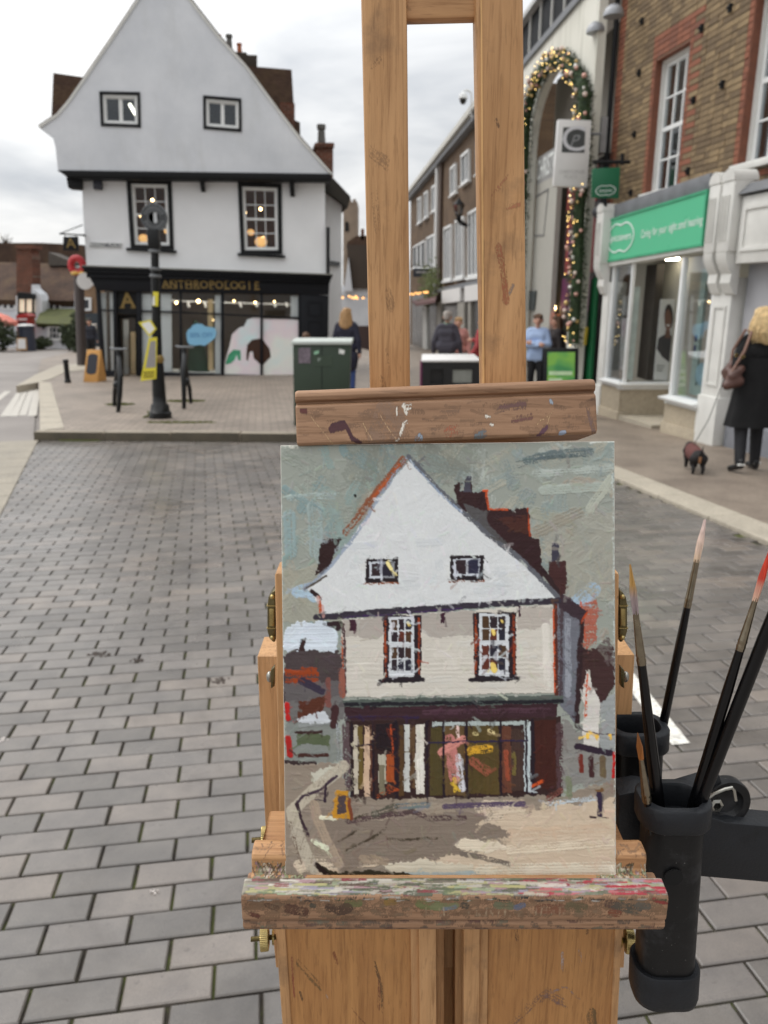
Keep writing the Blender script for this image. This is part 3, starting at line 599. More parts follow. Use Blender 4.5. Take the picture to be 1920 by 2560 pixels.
# inside the shop
M_shopw = mat('shop_plaster', S(108, 98, 88), .9, var=.2, vs=1.2); M_shopfl = mat('shop_floor', S(150, 140, 124), .6)
qd = Q([(262, 700), (752, 712), (752, 955), (262, 955)], 0.0); f = qoff(qd, -n * .05); b = qoff(qd, -n * 4.0)
mb = MB(); mb.add(f + b, [(4, 5, 6, 7), (0, 1, 5, 4), (1, 2, 6, 5), (3, 0, 4, 7)]); mb.build('room', M_shopw, house, smooth=0)
mb = MB(); mb.add([f[3], f[2], b[2], b[3]], [(0, 1, 2, 3)]); mb.build('shop_floor', M_shopfl, house, smooth=0)
M_disp = mat('white_display', S(226, 230, 230), .7, var=.04); M_cream = mat('cream_display', S(232, 206, 160), .7); M_dgreen = mat('green_cloth', S(36, 66, 48), .8, var=.3, vs=12); M_brownd = mat('brown_print', S(66, 42, 30), .8, var=.2, vs=5)
for pts, off, m in (([(250, 732), (264, 732), (268, 928), (256, 928)], -.02, M_disp), ([(274, 732), (285, 732), (287, 926), (278, 926)], -.02, M_disp),
                    ([(350, 735), (384, 735), (386, 930), (352, 930)], .05, M_disp), ([(402, 735), (428, 735), (430, 930), (404, 930)], .05, M_disp),
                    ([(519, 748), (532, 748), (533, 925), (521, 925)], -.3, M_cream), ([(537, 738), (553, 738), (553, 936), (538, 936)], .05, M_disp), ([(727, 740), (748, 740), (748, 792), (727, 792)], .05, M_disp)):
    mb = MB(); mb.prism(Q(pts, off), -n * .05); mb.build('display_panel', m, house, smooth=0)
mb = MB(); mb.prism(Q([(353, 928), (555, 932), (555, 938), (353, 938)], -.08), -n * .9); mb.build('display_plinth', M_disp, house, smooth=0)
# a green dress form behind the blue notice
c = H(497, 930, -.5); mb = MB(); mb.lathe([(.26, 0), (.24, .3), (.19, .62), (.13, .8), (.17, .95), (.18, 1.1), (.10, 1.22), (.05, 1.26), (.05, 1.36), (.02, 1.38)], c, 18, sx=1.2); tag(mb.build('dress_form', M_dgreen), 'dark green dress on a stand inside the shop window behind the blue notice', 'dress form')
# pastel window print in two panes, with the brown animal shape
q = Nodes('pastel_print'); v_ = q.coord(); c_ = q.ramp(q.noise(v_, .9, 3, .5), [(.3, S(224, 240, 238)), (.45, S(238, 240, 234)), (.58, S(238, 224, 230)), (.72, S(216, 238, 240))]); M_past = q.fin(c_, .5)
M_pgreen = mat('green_print', S(70, 160, 120), .6, var=.3, vs=5)
mb = MB(); mb.prism(Q([(560, 937), (562, 905), (573, 868), (580, 836), (598, 819), (610, 816), (618, 799), (632, 794), (652, 794), (652, 848), (630, 851), (618, 864), (616, 884), (620, 900), (624, 880), (632, 878), (634, 894), (652, 913), (652, 938)], .114), -n * .004); mb.build('window_print', M_past, house, smooth=0)
mb = MB(); mb.prism(Q([(656, 797), (726, 798), (748, 800), (748, 939), (656, 938), (656, 913), (671, 898), (676, 884), (668, 866), (656, 850)], .114), -n * .004); mb.build('window_print', M_past, house, smooth=0)
mb = MB(); mb.prism(Q([(616, 884), (618, 862), (630, 849), (655, 846), (668, 864), (674, 872), (677, 892), (656, 914), (634, 896), (632, 878), (624, 880), (620, 902), (616, 900)], .119), -n * .004); mb.build('animal_print', M_brownd, house, smooth=0)
mb = MB(); mb.prism(Q([(563, 908), (572, 885), (584, 874), (601, 876), (602, 900), (596, 901), (592, 886), (586, 900), (578, 908), (566, 911)], .1185), -n * .003); mb.build('plant_print', M_pgreen, house, smooth=0)
M_blue = mat('blue_vinyl', S(136, 194, 228), .5, var=.03); M_bluet = mat('blue_ink', S(84, 140, 190), .5)
bb = [(466, 834), (470, 824), (476, 821), (483, 812), (492, 809), (505, 810), (513, 816), (526, 818), (536, 819), (541, 830), (539, 843), (530, 852), (520, 859), (511, 865), (500, 862), (488, 864), (474, 862), (468, 853)]
mb = MB(); mb.prism(Q(bb, .125), -n * .008); bn = mb.build('window_notice', M_blue, house, smooth=0)
text('30% OFF', 'lettering', H(503, 838, .128), HP.a, (0, 0, 1), .17, M_bluet, bn, .004, fit=.60)
for px, py, r_ in ((496, 753, .045), (441, 757, .03), (639, 757, .035), (585, 752, .02), (686, 754, .02), (528, 800, .06)):
    mb = MB(); mb.ball(H(px, py, -1.0), r_, 10, 8); mb.build('lamp', M_warm, house)
mb = MB(); mb.tube([H(420, 752, -1), H(745, 762, -1)], .02, 6)
for px in (470, 512, 600, 640, 686, 716): mb.tube([H(px, 756, -1), H(px + 3, 768, -.95)], .035, 8)
mb.build('spotlight_rail', M_whitep, house)
mb = MB(); mb.box(H(545, 716, -.30), (4.2, .12, .05), Matrix.Rotation(R(9.5), 3, 'Z')); mb.build('lamp', glow('added_shop_glow', (1, .93, .82, 1), 14), house)  # unseen glowing strip behind the fascia, added to brighten the window displays
# recessed door with the gold A over it
mb = MB(); mb.prism(Q([(288, 728), (348, 730), (348, 786), (288, 784)], .06), -n * .05); dt = mb.build('door_transom', M_black, house, smooth=0)
text('A', 'lettering', H(319, 752, .064), HP.a, (0, 0, 1), .52, M_gold, dt, .004, bold=.02)
for dx in (-.14, .14): c = H(319, 769, .066) + HP.a * dx; mb = MB(); mb.box(c, (.13, .01, .025)); mb.build('serif', M_gold, dt, smooth=0)
qd = Q([(292, 786), (347, 787), (348, 960), (296, 960)], -.45); mb = MB(); ring(mb, qd, inset(qd, .09), -n * .05); dr = mb.build('door', M_black, house, smooth=0)
mb = MB(); mb.prism(qoff(inset(qd, .09), -n * .02), -n * .006); mb.build('pane', M_glass, dr, smooth=0)
mb = MB(); mb.prism(Q([(308, 800), (320, 800), (321, 940), (310, 940)], -.9), -n * .1); mb.build('display_panel', M_disp, house, smooth=0)
mb = MB(); mb.prism(Q([(326, 830), (338, 830), (338, 940), (327, 940)], -.8), -n * .1); mb.build('display_panel', M_cream, house, smooth=0)
# street name plate, hanging sign
sn = thing('street_sign', 'small black and white street name plate on the white house wall', 'sign', H(264, 612, .01)); mb = MB(); mb.prism(Q([(223, 605), (305, 607), (305, 620), (223, 618)], .03), -n * .03); mb.build('plate', M_whitep, sn, smooth=0)
mb = MB(); mb.prism(Q([(224.5, 606.3), (303.5, 608.3), (303.5, 618.7), (224.5, 616.7)], .034), -n * .004); mb.build('plate_face', mat('sign_face', S(74, 76, 82), .5), sn, smooth=0)
text('MARKET PLACE', 'lettering', H(264, 612.4, .036), HP.a, (0, 0, 1), .13, M_whitep, sn, .002, fit=.76, bold=.01)
hs = thing('hanging_sign', 'black square hanging sign with a gold A on a bracket off the white house', 'sign', H(205, 590, .1))
ps = [H(158, 592, .35), H(195, 591, .35), H(197, 627, .35), H(157, 626, .35)]; mb = MB(); mb.prism(ps, -n * .06); bd = mb.build('board', M_black, hs, bev=.01)
text('A', 'lettering', H(177, 609, .354), HP.a, (0, 0, 1), .34, M_gold, bd, .003)
mb = MB(); mb.tube([H(209, 588, .32), H(148, 584, .32)], .018, 6); mb.tube([H(207, 562, .32), H(150, 584, .32)], .012, 6); mb.tube([H(163, 586, .32), H(163, 593, .32)], .012, 6); mb.tube([H(190, 587, .32), H(190, 592, .32)], .012, 6); mb.tube([H(209, 588, .34), H(212, 589, -.05)], .03, 6); mb.build('bracket', M_black, hs)

# ------------------------------------------------------------ optician's brick building on the right
FR = Plane((3.62, 12.74, 0), math.atan2(-1, .15)); F = FR.at; n = FR.n; fa = FR.a
def acoord(P, p): return (V(p) - V((P.p.x, P.p.y, 0))).dot(P.a)
def FQ(pts, off=0.0): return [F(a, b, off) for a, b in pts]
opt = thing('shop_building', 'brown brick building with white sash windows over a green shop fascia and white shopfront', 'building', (3.9, 12.0, gz(12)))
WO = -.25
a0 = acoord(FR, F(1540, 200, WO)); aR = a0 + 7.2; zb = F(1776, 445, WO).z - .5; zt = F(1700, -60, WO).z + 1.1
w1 = FQ([(1629, 161), (1720, 99), (1692, 463), (1610, 490)], WO)
wa, wb = acoord(FR, w1[3]), acoord(FR, w1[2]); wz0, wz1 = (w1[2].z + w1[3].z) / 2 - .06, (w1[0].z + w1[1].z) / 2
wa2 = acoord(FR, F(1866, 200, WO)); ww = wb - wa
def rect(P, a_, b_, z0, z1, off): return [P.pt(a_, z1, off), P.pt(b_, z1, off), P.pt(b_, z0, off), P.pt(a_, z0, off)]
openings = [(wa, wb, wz0, wz1), (wa2, wa2 + ww, wz0 + .05, wz1 + .12)]
M_mortar = mat('lime_mortar', S(124, 110, 92), .9, var=.2, vs=5, bump=.4)
mb = MB(); mb.holed(rect(FR, a0, aR, zb, zt, WO - .012), [rect(FR, *o_, WO - .012) for o_ in openings], -n * .3); wl = mb.build('wall', M_mortar, opt, smooth=0)
mb = MB(); pz = zb; mb.prism(rect(FR, a0, aR, gz(12, -.2), zb, WO - .5), -n * .2); mb.build('shop_back_wall', mat('shop_cream', S(190, 184, 172), .9, var=.05), opt, smooth=0)
bcol = [mat('stock_brick', S(130, 110, 82), .85, var=.45, vs=30, bump=.5, bs=50), mat('stock_brick_brown', S(112, 94, 71), .85, var=.45, vs=30, bump=.5, bs=50), mat('stock_brick_yellow', S(144, 123, 92), .85, var=.35, vs=18, bump=.5, bs=50), mat('red_rubbed_brick', S(138, 86, 64), .8, var=.2, vs=18, bump=.3, bs=50), mat('red_brick_dark', S(122, 76, 58), .8, var=.25, vs=18, bump=.3, bs=50)]
LB, HB, jt = .225, .075, .007
bmesh_cache = {}
def brickmesh(l, mi):
    key = (round(l, 3), mi)
    if key not in bmesh_cache:
        me = bpy.data.meshes.new('brick'); h_ = (HB - jt) / 2; l_ = l / 2; d0, d1, ch = -.03, .012, .004
        vs = []
        for (s_, dd) in ((0, d0), (0, d1 - ch), (ch, d1)): vs += [(-l_ + s_, -dd, -h_ + s_), (l_ - s_, -dd, -h_ + s_), (l_ - s_, -dd, h_ - s_), (-l_ + s_, -dd, h_ - s_)]
        me.from_pydata(vs, [], PF); me.materials.append(bcol[mi]); bmesh_cache[key] = me
    return bmesh_cache[key]
rotF = Matrix((fa, -n, V((0, 0, 1)))).transposed().to_euler()
blist = []
row = 0; z = zb + .04
while z < zt:
    a = a0 + (0.0 if row % 2 else -.1125)
    k = 0
    while a < aR:
        l = LB if (k + row) % 2 else LB / 2; a_s, a_e = max(a, a0), min(a + l, aR)
        # cut round the openings
        segs = [(a_s, a_e)]
        for (oa, ob, o0, o1) in openings:
            if o0 - .03 < z < o1 + .03:
                ns = []
                for s0, s1 in segs:
                    if s1 <= oa or s0 >= ob: ns.append((s0, s1))
                    else:
                        if s0 < oa: ns.append((s0, oa))
                        if s1 > ob: ns.append((ob, s1))
                segs = ns
        for s0, s1 in segs:
            if s1 - s0 < .04: continue
            mid = (s0 + s1) / 2; red = mid - a0 < (.14 if row % 2 else .22)
            for (oa, ob, o0, o1) in openings:
                qn = .12 if row % 2 else .19
                if oa - qn < mid < ob + qn and o0 - .1 < z < o1 + .34: red = True
                if oa + .05 < mid < ob - .05 and z > o1 + .34 and z < o1 + .3: red = True
            mi = (3 if random.random() < .75 else 4) if red else random.choices((0, 1, 2), (5, 4, 2))[0]
            p = FR.pt(mid, z, WO - .012); px, py, zz = proj(p)
            blist.append((p, s1 - s0 - jt, mi, -40 < px < 1960 and -40 < py < 560, zz))
        a += l; k += 1
    z += HB; row += 1
vb = sorted([b for b in blist if b[3]], key=lambda b: b[4])[:300]; vid = {id(b) for b in vb}
for b in vb:
    o = bpy.data.objects.new('brick', brickmesh(round(b[1] / .01) * .01, b[2])); link(o, wl); o.location = b[0] - rootof(wl) + n * random.gauss(0, .002); o.rotation_euler = rotF
vs, fs, mis = [], [], []; rm_ = rotF.to_matrix()
for b in blist:
    if id(b) in vid: continue
    me = brickmesh(round(b[1] / .01) * .01, b[2]); i0 = len(vs); vs += [b[0] - rootof(wl) + rm_ @ v.co for v in me.vertices]; fs += [tuple(i0 + i for i in f) for f in PF]; mis += [b[2]] * len(PF)
me = bpy.data.meshes.new('brickwork'); me.from_pydata(vs, [], fs); [me.materials.append(m) for m in bcol]; me.polygons.foreach_set('material_index', mis)
tag(link(bpy.data.objects.new('brickwork', me), wl), kind='stuff')
M_roomg = mat('office_room', S(120, 116, 108), .9, var=.1)
for i, o_ in enumerate(openings):
    qd = rect(FR, *o_, WO - .10)
    window(opt, qd, n, M_whited, M_whitep, M_glassd, fw=.055, nx=3, ny=4, bar=.024, back=.05, sash_w=.05); roombox(opt, qd, n, 2.5, M_roomg)
    mb = MB(); mb.prism(rect(FR, o_[0] - .05, o_[1] + .05, o_[2] - .02, o_[2] + .065, WO + .07), -n * .2); mb.build('sill', M_whited, opt, bev=.008)
    for (s0, s1, z0_, z1_) in ((o_[0] - .001, o_[0] + .014, o_[2], o_[3]), (o_[1] - .014, o_[1] + .001, o_[2], o_[3]), (o_[0] + .0145, o_[1] - .0145, o_[3] - .014, o_[3] + .001)): mb = MB(); mb.prism(rect(FR, s0, s1, z0_, z1_, WO - .004), -n * .10); mb.build('reveal', bcol[4], opt, smooth=0)
    c = bl(qd, .75, .12) - n * .6; mb = MB(); mb.box(c, (.5, .5, .05)); mb.build('lamp', M_tubeL, opt)
# fixing bosses left in the wall
mb0 = None
for px, py in ((1598, 183), (1754, 71), (1605, 53), (1806, 211), (1586, 336), (1734, 251), (1720, 428), (1577, 482), (1826, 20)):
    p = F(px, py, WO + .012); mb = MB(); mb.box(p, (.05, .05, .09)); mb.tube([p, p + n * .05], .014, 6); mb.build('wall_fixing', M_black, opt)
# lead flashing over the fascia
mb = MB(); mb.prism(FQ([(1500, 545), (1530, 514), (1776, 432), (1772, 474), (1500, 556)], .02), -n * .3); mb.build('flashing', M_lead, opt, bev=.01)
M_green = mat('green_fascia', S(86, 186, 142), .35, var=.03); M_gedge = mat('green_edge', S(64, 160, 120), .4)
qd = FQ([(1502, 557), (1769, 476), (1756, 613), (1496, 658)], .06); mb = MB(); mb.prism(qd, -n * .2); gf = mb.build('fascia', M_green, opt, smooth=0)
mb = MB(); ring(mb, qoff(inset(qd, -.012), n * .015), qoff(inset(qd, .018), n * .015), -n * .03); mb.build('fascia_trim', M_gedge, gf, smooth=0)
M_lett = mat('white_lettering', S(236, 240, 238), .5, var=.02)
lx = lambda x, y, o=.063: F(x, y, o)
p0, p1 = lx(1525, 600), lx(1575, 585); text('Specsavers', 'lettering', lx(1550, 593), fa, (0, 0, 1), .16, M_lett, gf, .003, fit=(lx(1578, 583) - lx(1522, 602)).length)
# the twin-oval outline
cx = lx(1551, 594); hw_, hh_ = .235, .36
def twin(cx, right, upv, hw_, hh_, t, m, parent, nn):
    pts = []; K = 48
    for i in range(K):
        q_ = 2 * math.pi * i / K; x, y = math.cos(q_), math.sin(q_); r_ = 1.0 - .20 * math.exp(-((abs(x)) / .28) ** 2)
        pts.append((x * hw_ * (1 + .0), y * hh_ * r_))
    mb = MB()
    for i in range(K):
        (x0, y0), (x1, y1) = pts[i], pts[(i + 1) % K]; k0, k1 = 1 - t / math.hypot(x0, y0), 1 - t / math.hypot(x1, y1)
        P_ = lambda x, y: cx + right * x + upv * y + nn * .003
        mb.prism([P_(x0, y0), P_(x1, y1), P_(x1 * k1, y1 * k1), P_(x0 * k0, y0 * k0)], nn * .004)
    mb.build('logo_outline', m, parent, smooth=0)
twin(cx, fa, V((0, 0, 1)), (lx(1584, 585) - lx(1517, 604)).length / 2, (lx(1550, 553).z - lx(1550, 635).z) / 2, .022, M_lett, gf, n)
pa, pb = lx(1603, 583), lx(1757, 545); wl_ = [('Caring', 5.4), ('for', 2.5), ('your', 3.8), ('sight', 3.9), ('and', 3.3), ('hearing', 6.2)]; tw_ = sum(w_ for _, w_ in wl_) + 5 * .9; x_ = 0.0
for wd_, w_ in wl_: text(wd_, 'lettering', pa.lerp(pb, (x_ + w_ / 2) / tw_) + V((0, 0, -.02)), pb - pa, (0, 0, 1), .155, M_lett, gf, .003, fit=(pb - pa).length * w_ / tw_); x_ += w_ + .9
mb = MB(); mb.prism(FQ([(1496, 658), (1756, 613), (1756, 626), (1496, 671)], .05), -n * .25); mb.build('shop_lintel', M_whited, opt, bev=.008)
# console brackets and pilasters
def console(x0, x1, yt, yb, ye, off, nm='console'):
    pass
def pil(a_, b_, z0, z1, off, dp, nm, m=M_whited, bev=.01):
    mb = MB(); mb.prism(rect(FR, a_, b_, z0, z1, off), -n * dp); return mb.build(nm, m, opt, bev=bev)
aL = acoord(FR, F(1505, 1000, 0)); aP = acoord(FR, F(1756, 1000, 0)); aP2 = aP + .42
zf0 = F(1496, 658, .06).z; zf1 = F(1502, 557, .06).z
cL = acoord(FR, F(1502, 620, .20)); cR = acoord(FR, F(1764, 560, .20))
for (c0, c1) in ((cL - .26, cL), (cR, cR + .23), (cR + .27, cR + .52)):
    pil(c0, c1, zf0 - .02, zf1 + .14, .20, .25, 'console', bev=.02)
    mb = MB(); P0 = [FR.pt(c0, zf1 + .14, .22), FR.pt(c0, zf1 + .22, .21)]
    pts = [FR.pt((c0 + c1) / 2 + math.cos(t_) * (c1 - c0) / 2, zf1 + .13 + math.sin(t_) * .13, .21) for t_ in [math.pi * i / 10 for i in range(11)]]
    mb.prism(pts, -n * .30); mb.build('console_cap', M_whited, opt, smooth=40)
    prof = [(.20, zf0 - .02), (.19, zf0 - .10), (.14, zf0 - .20), (.10, zf0 - .26), (.11, zf0 - .36), (.05, zf0 - .48), (0, zf0 - .5), (0, zf0 - .02)]
    mb = MB(); mb.prism([FR.pt(c0 + .02, z_, o_) for o_, z_ in prof], fa * (c1 - c0 - .04)); mb.build('console_scroll', M_whited, opt, smooth=30)
    for k in (.25, .5, .75): cc = c0 + (c1 - c0) * k; mb = MB(); mb.box(FR.pt(cc, (zf0 + zf1) / 2 + .04, .206), (.012, .03, (zf1 - zf0) * .8), rotF.to_matrix()); mb.build('flute', M_whited, opt)
g0 = gz(10, -.1)
pil(aL - .24, aL - .02, g0 - .2, zf0 - .3, .02, .3, 'pilaster'); pil(aP, aP2 - .02, g0 - .2, zf0 - .3, .02, .3, 'pilaster')
qd = rect(FR, aP + .07, aP2 - .09, gz(9.7, .75), zf0 - .62, .021); mb = MB(); ring(mb, qd, inset(qd, .03), n * .015); mb.build('panel_mould', M_whited, opt, smooth=0)
pil(aP - .02, aP2, g0 - .2, gz(9.7, .62), .06, .3, 'pilaster_base'); pil(aL - .26, aL, g0 - .2, gz(12.7, .5), .05, .3, 'pilaster_base')
# shop windows: bay A, its return into the lobby, bay B
P1t, P1b = F(1580, 655), F(1557, 959); a1 = (acoord(FR, P1t) + acoord(FR, P1b)) / 2; zs = P1b.z; zh = F(1570, 655).z
y1 = FR.pt(a1, 0).y; x1 = FR.pt(a1, 0).x
M_shopin = mat('shop_inside', S(176, 172, 160), .9, var=.06)
mb = MB(); mb.prism(rect(FR, aL, a1, zs, zh, -.05), -n * .006); mb.build('pane', M_glass, opt, smooth=0)
mb = MB(); mb.box(FR.pt(a1, (zs + zh) / 2, -.03), (.055, .055, zh - zs)); mb.build('mullion', M_whitep, opt, bev=.008)
mb = MB(); mb.box(FR.pt(aL + .02, (zs + zh) / 2, -.04), (.05, .07, zh - zs), rotF.to_matrix()); mb.build('mullion', M_whitep, opt, bev=.008)
rl = .95
mb = MB(); mb.box((x1 + rl / 2 + .03, y1 + .02, (zs + zh) / 2), (rl, .006, zh - zs)); mb.build('pane', M_glass, opt, smooth=0)
def sillbar(p0, p1, hgt, out_, nm='sill'):
    d = (p1 - p0).normalized(); o_ = d.cross(V((0, 0, 1))); mb = MB(); pr = [(.10, 0), (.09, -.03), (.02, -.05), (.02, -hgt), (-.15, -hgt), (-.15, .02), (0, .02)]
    mb.prism([p0 + o_ * (q_[0] * out_) + V((0, 0, q_[1])) for q_ in pr], p1 - p0); return mb.build(nm, M_whitep, opt, smooth=30)
sillbar(FR.pt(aL, zs), FR.pt(a1 + .05, zs), .09, 1.0)
sillbar(V((x1 - .05, y1, zs)), V((x1 + rl, y1, zs)), .09, 1.0)
mb = MB(); mb.prism(rect(FR, aL, a1 + .0, g0 - .4, zs - .08, .03), -n * .2); mb.build('stall_riser', M_stone, opt, smooth=0)
mb = MB(); mb.prism(rect(FR, aL, a1 + .02, g0 - .4, gz(12, .14), .06), -n * .2); mb.build('plinth', M_stone, opt, bev=.01)
mb = MB(); mb.box((x1 + rl / 2 + .02, y1 + .1, (zs - .08 + g0 - .4) / 2), (rl, .2, zs - .08 - g0 + .4)); mb.build('stall_riser', M_stone, opt, smooth=0)
mb = MB(); mb.prism([FR.pt(a1 - .02, gz(11.5, .075), .03), FR.pt(a1 + 1.1, gz(11.2, .075), .03), FR.pt(a1 + 1.1, gz(11.2, .075), -1.2), FR.pt(a1 - .02, gz(11.5, .075), -1.2)], (0, 0, -.3)); mb.build('doorstep', M_slab, opt, smooth=0)
a2 = acoord(FR, F(1690, 820, 0)); zs2 = zs - .02
mb = MB(); mb.prism(rect(FR, a2, aP, zs2, zh, -.05), -n * .006); mb.build('pane', M_glass, opt, smooth=0)
for aa in (a2, aP - .03): mb = MB(); mb.box(FR.pt(aa, (zs2 + zh) / 2, -.03), (.06, .06, zh - zs2), rotF.to_matrix()); mb.build('mullion', M_whitep, opt, bev=.008)
sillbar(FR.pt(a2 - .06, zs2), FR.pt(aP, zs2), .10, 1.4)
mb = MB(); mb.prism(rect(FR, a2 - .02, aP, g0 - .4, zs2 - .09, .04), -n * .6); mb.build('stall_riser', M_stone, opt, smooth=0)
mb = MB(); mb.prism(rect(FR, a2 - .04, aP, g0 - .4, gz(10.2, .16), .07), -n * .65); mb.build('plinth', M_stone, opt, bev=.01)
M_pgl = mat('pale_green_frame', S(196, 216, 206), .5, var=.04)
qd = rect(FR, a2 + .10, aP - .08, zs2 + .05, zh - .15, -.22); mb = MB(); ring(mb, qd, inset(qd, .13), -n * .04); db = mb.build('inner_door', M_pgl, opt, smooth=0)
mb = MB(); cst = bl(qd, .5, .82) + n * .03
mb.lathe([(.0, 0), (.15, .0), (.15, .006), (0, .006)], cst, 24, axis=n); mb.build('round_sticker', mat('sticker_blue', S(176, 214, 226), .5), db)
for vv in (.52, .60): mb = MB(); mb.prism(qoff([bl(qd, .02, vv), bl(qd, .11, vv), bl(qd, .11, vv + .05), bl(qd, .02, vv + .05)], n * .004), n * .003); mb.build('blue_sticker', mat('sticker_dark_blue', S(52, 58, 130), .5), db, smooth=0)
mb = MB(); mb.box(bl(qd, .9, .55) + n * .05, (.02, .02, .35)); mb.build('handle', M_gold, db)
# shop interior
mb = MB(); c0 = FR.pt(aL - .1, 0, -.08); 
qd = [FR.pt(aL, zh + .05, -.1), FR.pt(aP2, zh + .05, -.1), FR.pt(aP2, zh + .05, -2.4), FR.pt(aL, zh + .05, -2.4)]
mb.prism(qd, (0, 0, .05)); mb.build('ceiling', M_shopin, opt, smooth=0)
mb = MB(); mb.prism(rect(FR, aL, aP2, gz(12, 0), zh + .05, -2.4), -n * .1); mb.build('shop_wall', M_shopin, opt, smooth=0)
mb = MB(); mb.prism([FR.pt(aL, zs - .05, -.1), FR.pt(a1, zs - .05, -.1), FR.pt(a1, zs - .05, -2.4), FR.pt(aL, zs - .05, -2.4)], (0, 0, -.1)); mb.build('display_floor', M_shopin, opt, smooth=0)
c = FR.pt(a1 + .15, zh + .02, -.55); mb = MB(); mb.lathe([(.0, 0), (.10, 0), (.10, .03), (0, .03)], c, 20); mb.build('lamp', glow('ceiling_lamp', (1, .93, .74, 1), 22), opt)
for aa, oo in ((a1 - .5, -.9), (a2 + .4, -1.3)): mb = MB(); mb.lathe([(.0, 0), (.14, 0), (.14, .03), (0, .03)], FR.pt(aa, zh + .02, oo), 20); mb.build('lamp', bpy.data.materials['ceiling_lamp'], opt)  # further glowing ceiling discs, added to brighten the shop interior
mb = MB(); mb.box((x1 + .52, y1 + .5, (zs + zh) / 2), (.12, .5, zh - zs - .05)); mb.build('display_column', mat('dark_column', S(62, 54, 48), .7), opt, smooth=0)
mb = MB(); mb.box((x1 + .12, y1 + .06, zs + .75), (.10, .01, 1.4)); mb.build('info_strip', mat('pale_strip', S(214, 224, 218), .6), opt, smooth=0)
mb = MB(); mb.box((x1 + .95, y1 + 1.0, zh - .45), (.5, .02, .14)); mb.build('shop_notice', mat('teal_notice', S(70, 176, 180), .6), opt, smooth=0)
# poster of a smiling person in the return window
po = thing('poster', 'tall white poster of a smiling person in a dark jacket inside the optician window', 'poster', (x1 + .78, y1 + .12, zs + .05))
T = lambda px, py, dy=0: D(px, py, y1 + .12 + dy)
mb = MB(); mb.prism([T(1652, 748), (T(1710, 748)), T(1684, 953), T(1634, 949)], (0, .02, 0)); mb.build('sheet', M_whitep, po, smooth=0)
mb = MB(); mb.prism([T(1646, 846, -.003), T(1655, 840, -.003), T(1662, 836, -.003), T(1676, 838, -.003), T(1692, 846, -.003), T(1686, 915, -.003), T(1672, 905, -.003), T(1655, 892, -.003), T(1642, 872, -.003)], (0, .002, 0)); mb.build('jacket_print', mat('jacket_print', S(48, 46, 52), .8), po, smooth=0)
mb = MB(); K = 20; mb.prism([T(1672 + 11 * math.cos(6.283 * i / K), 792 + 32 * math.sin(6.283 * i / K), -.005) for i in range(K)], (0, .002, 0)); mb.build('hair_print', mat('hair_print', S(40, 30, 28), .8), po, smooth=0)
mb = MB(); mb.prism([T(1670 + 8.5 * math.cos(6.283 * i / K), 800 + 27 * math.sin(6.283 * i / K), -.007) for i in range(K)], (0, .002, 0)); mb.build('face_print', mat('face_print', S(122, 82, 64), .8), po, smooth=0)
mb = MB(); mb.prism([T(1664, 825, -.0065), T(1675, 825, -.0065), T(1677, 845, -.0065), T(1662, 845, -.0065)], (0, .002, 0)); mb.build('neck_print', mat('neck_print', S(112, 74, 58), .8), po, smooth=0)
mb = MB(); mb.prism([T(1666, 811, -.009), T(1675, 811, -.009), T(1673, 816, -.009), T(1668, 816, -.009)], (0, .002, 0)); mb.build('smile_print', M_whitep, po, smooth=0)
for k in range(3): mb = MB(); mb.prism([T(1642, 912 + 6 * k, -.004), T(1662 - 3 * k, 914 + 6 * k, -.004), T(1662 - 3 * k, 916.5 + 6 * k, -.004), T(1642, 914.5 + 6 * k, -.004)], (0, .002, 0)); mb.build('print_line', mat('grey_ink', S(120, 124, 124), .8), po, smooth=0)
# next shop to the right: white fascia and grey front
pil(aP + .52, aP + 4.5, zf0 - .15, zf1 - .05, .10, .3, 'fascia')
qd = rect(FR, aP + .60, aP + 4.4, zf0 - .02, zf1 - .16, .10); mb = MB(); ring(mb, qoff(qd, n * .02), qoff(inset(qd, .04), n * .02), -n * .03); mb.build('panel_mould', M_whited, opt, smooth=0)
mb = MB(); mb.prism([FR.pt(aP + .5, zf1 - .03, .16), FR.pt(aP + 4.5, zf1 - .03, .16), FR.pt(aP + 4.5, zf1 + .10, .02), FR.pt(aP + .5, zf1 + .10, .02)], -n * .3); mb.build('flashing', M_lead, opt, bev=.01)
pil(aP + .46, aP + 4.5, g0 - .3, zf0 - .1, -.12, .2, 'shutter', mat('grey_shutter', S(160, 160, 164), .6, var=.05))
pil(aP + .46, aP + 4.5, g0 - .3, gz(9.3, .35), -.06, .2, 'plinth', mat('blue_grey_plinth', S(118, 120, 126), .7, var=.15))
# floodlight at the corner
p = F(1500, 530, .12); mb = MB(); mb.ball(p, (.13, .13, .10), 14, 8); mb.tube([p, F(1502, 512, -.1)], .04, 8); mb.tube([p + V((0, 0, .05)), p + V((0, 0, .16))], .05, 8); mb.build('floodlight', mat('dark_grey_metal', S(58, 58, 62), .5), opt)
a_, b_ = F(1556, 0, WO + .06), F(1512, 505, WO + .06); mb = MB(); mb.tube([FR.pt(a0 - .04, gz(12.8, 0), WO + .05), FR.pt(a0 - .04, zt, WO + .05)], .04, 10); mb.build('downpipe', M_black, opt)

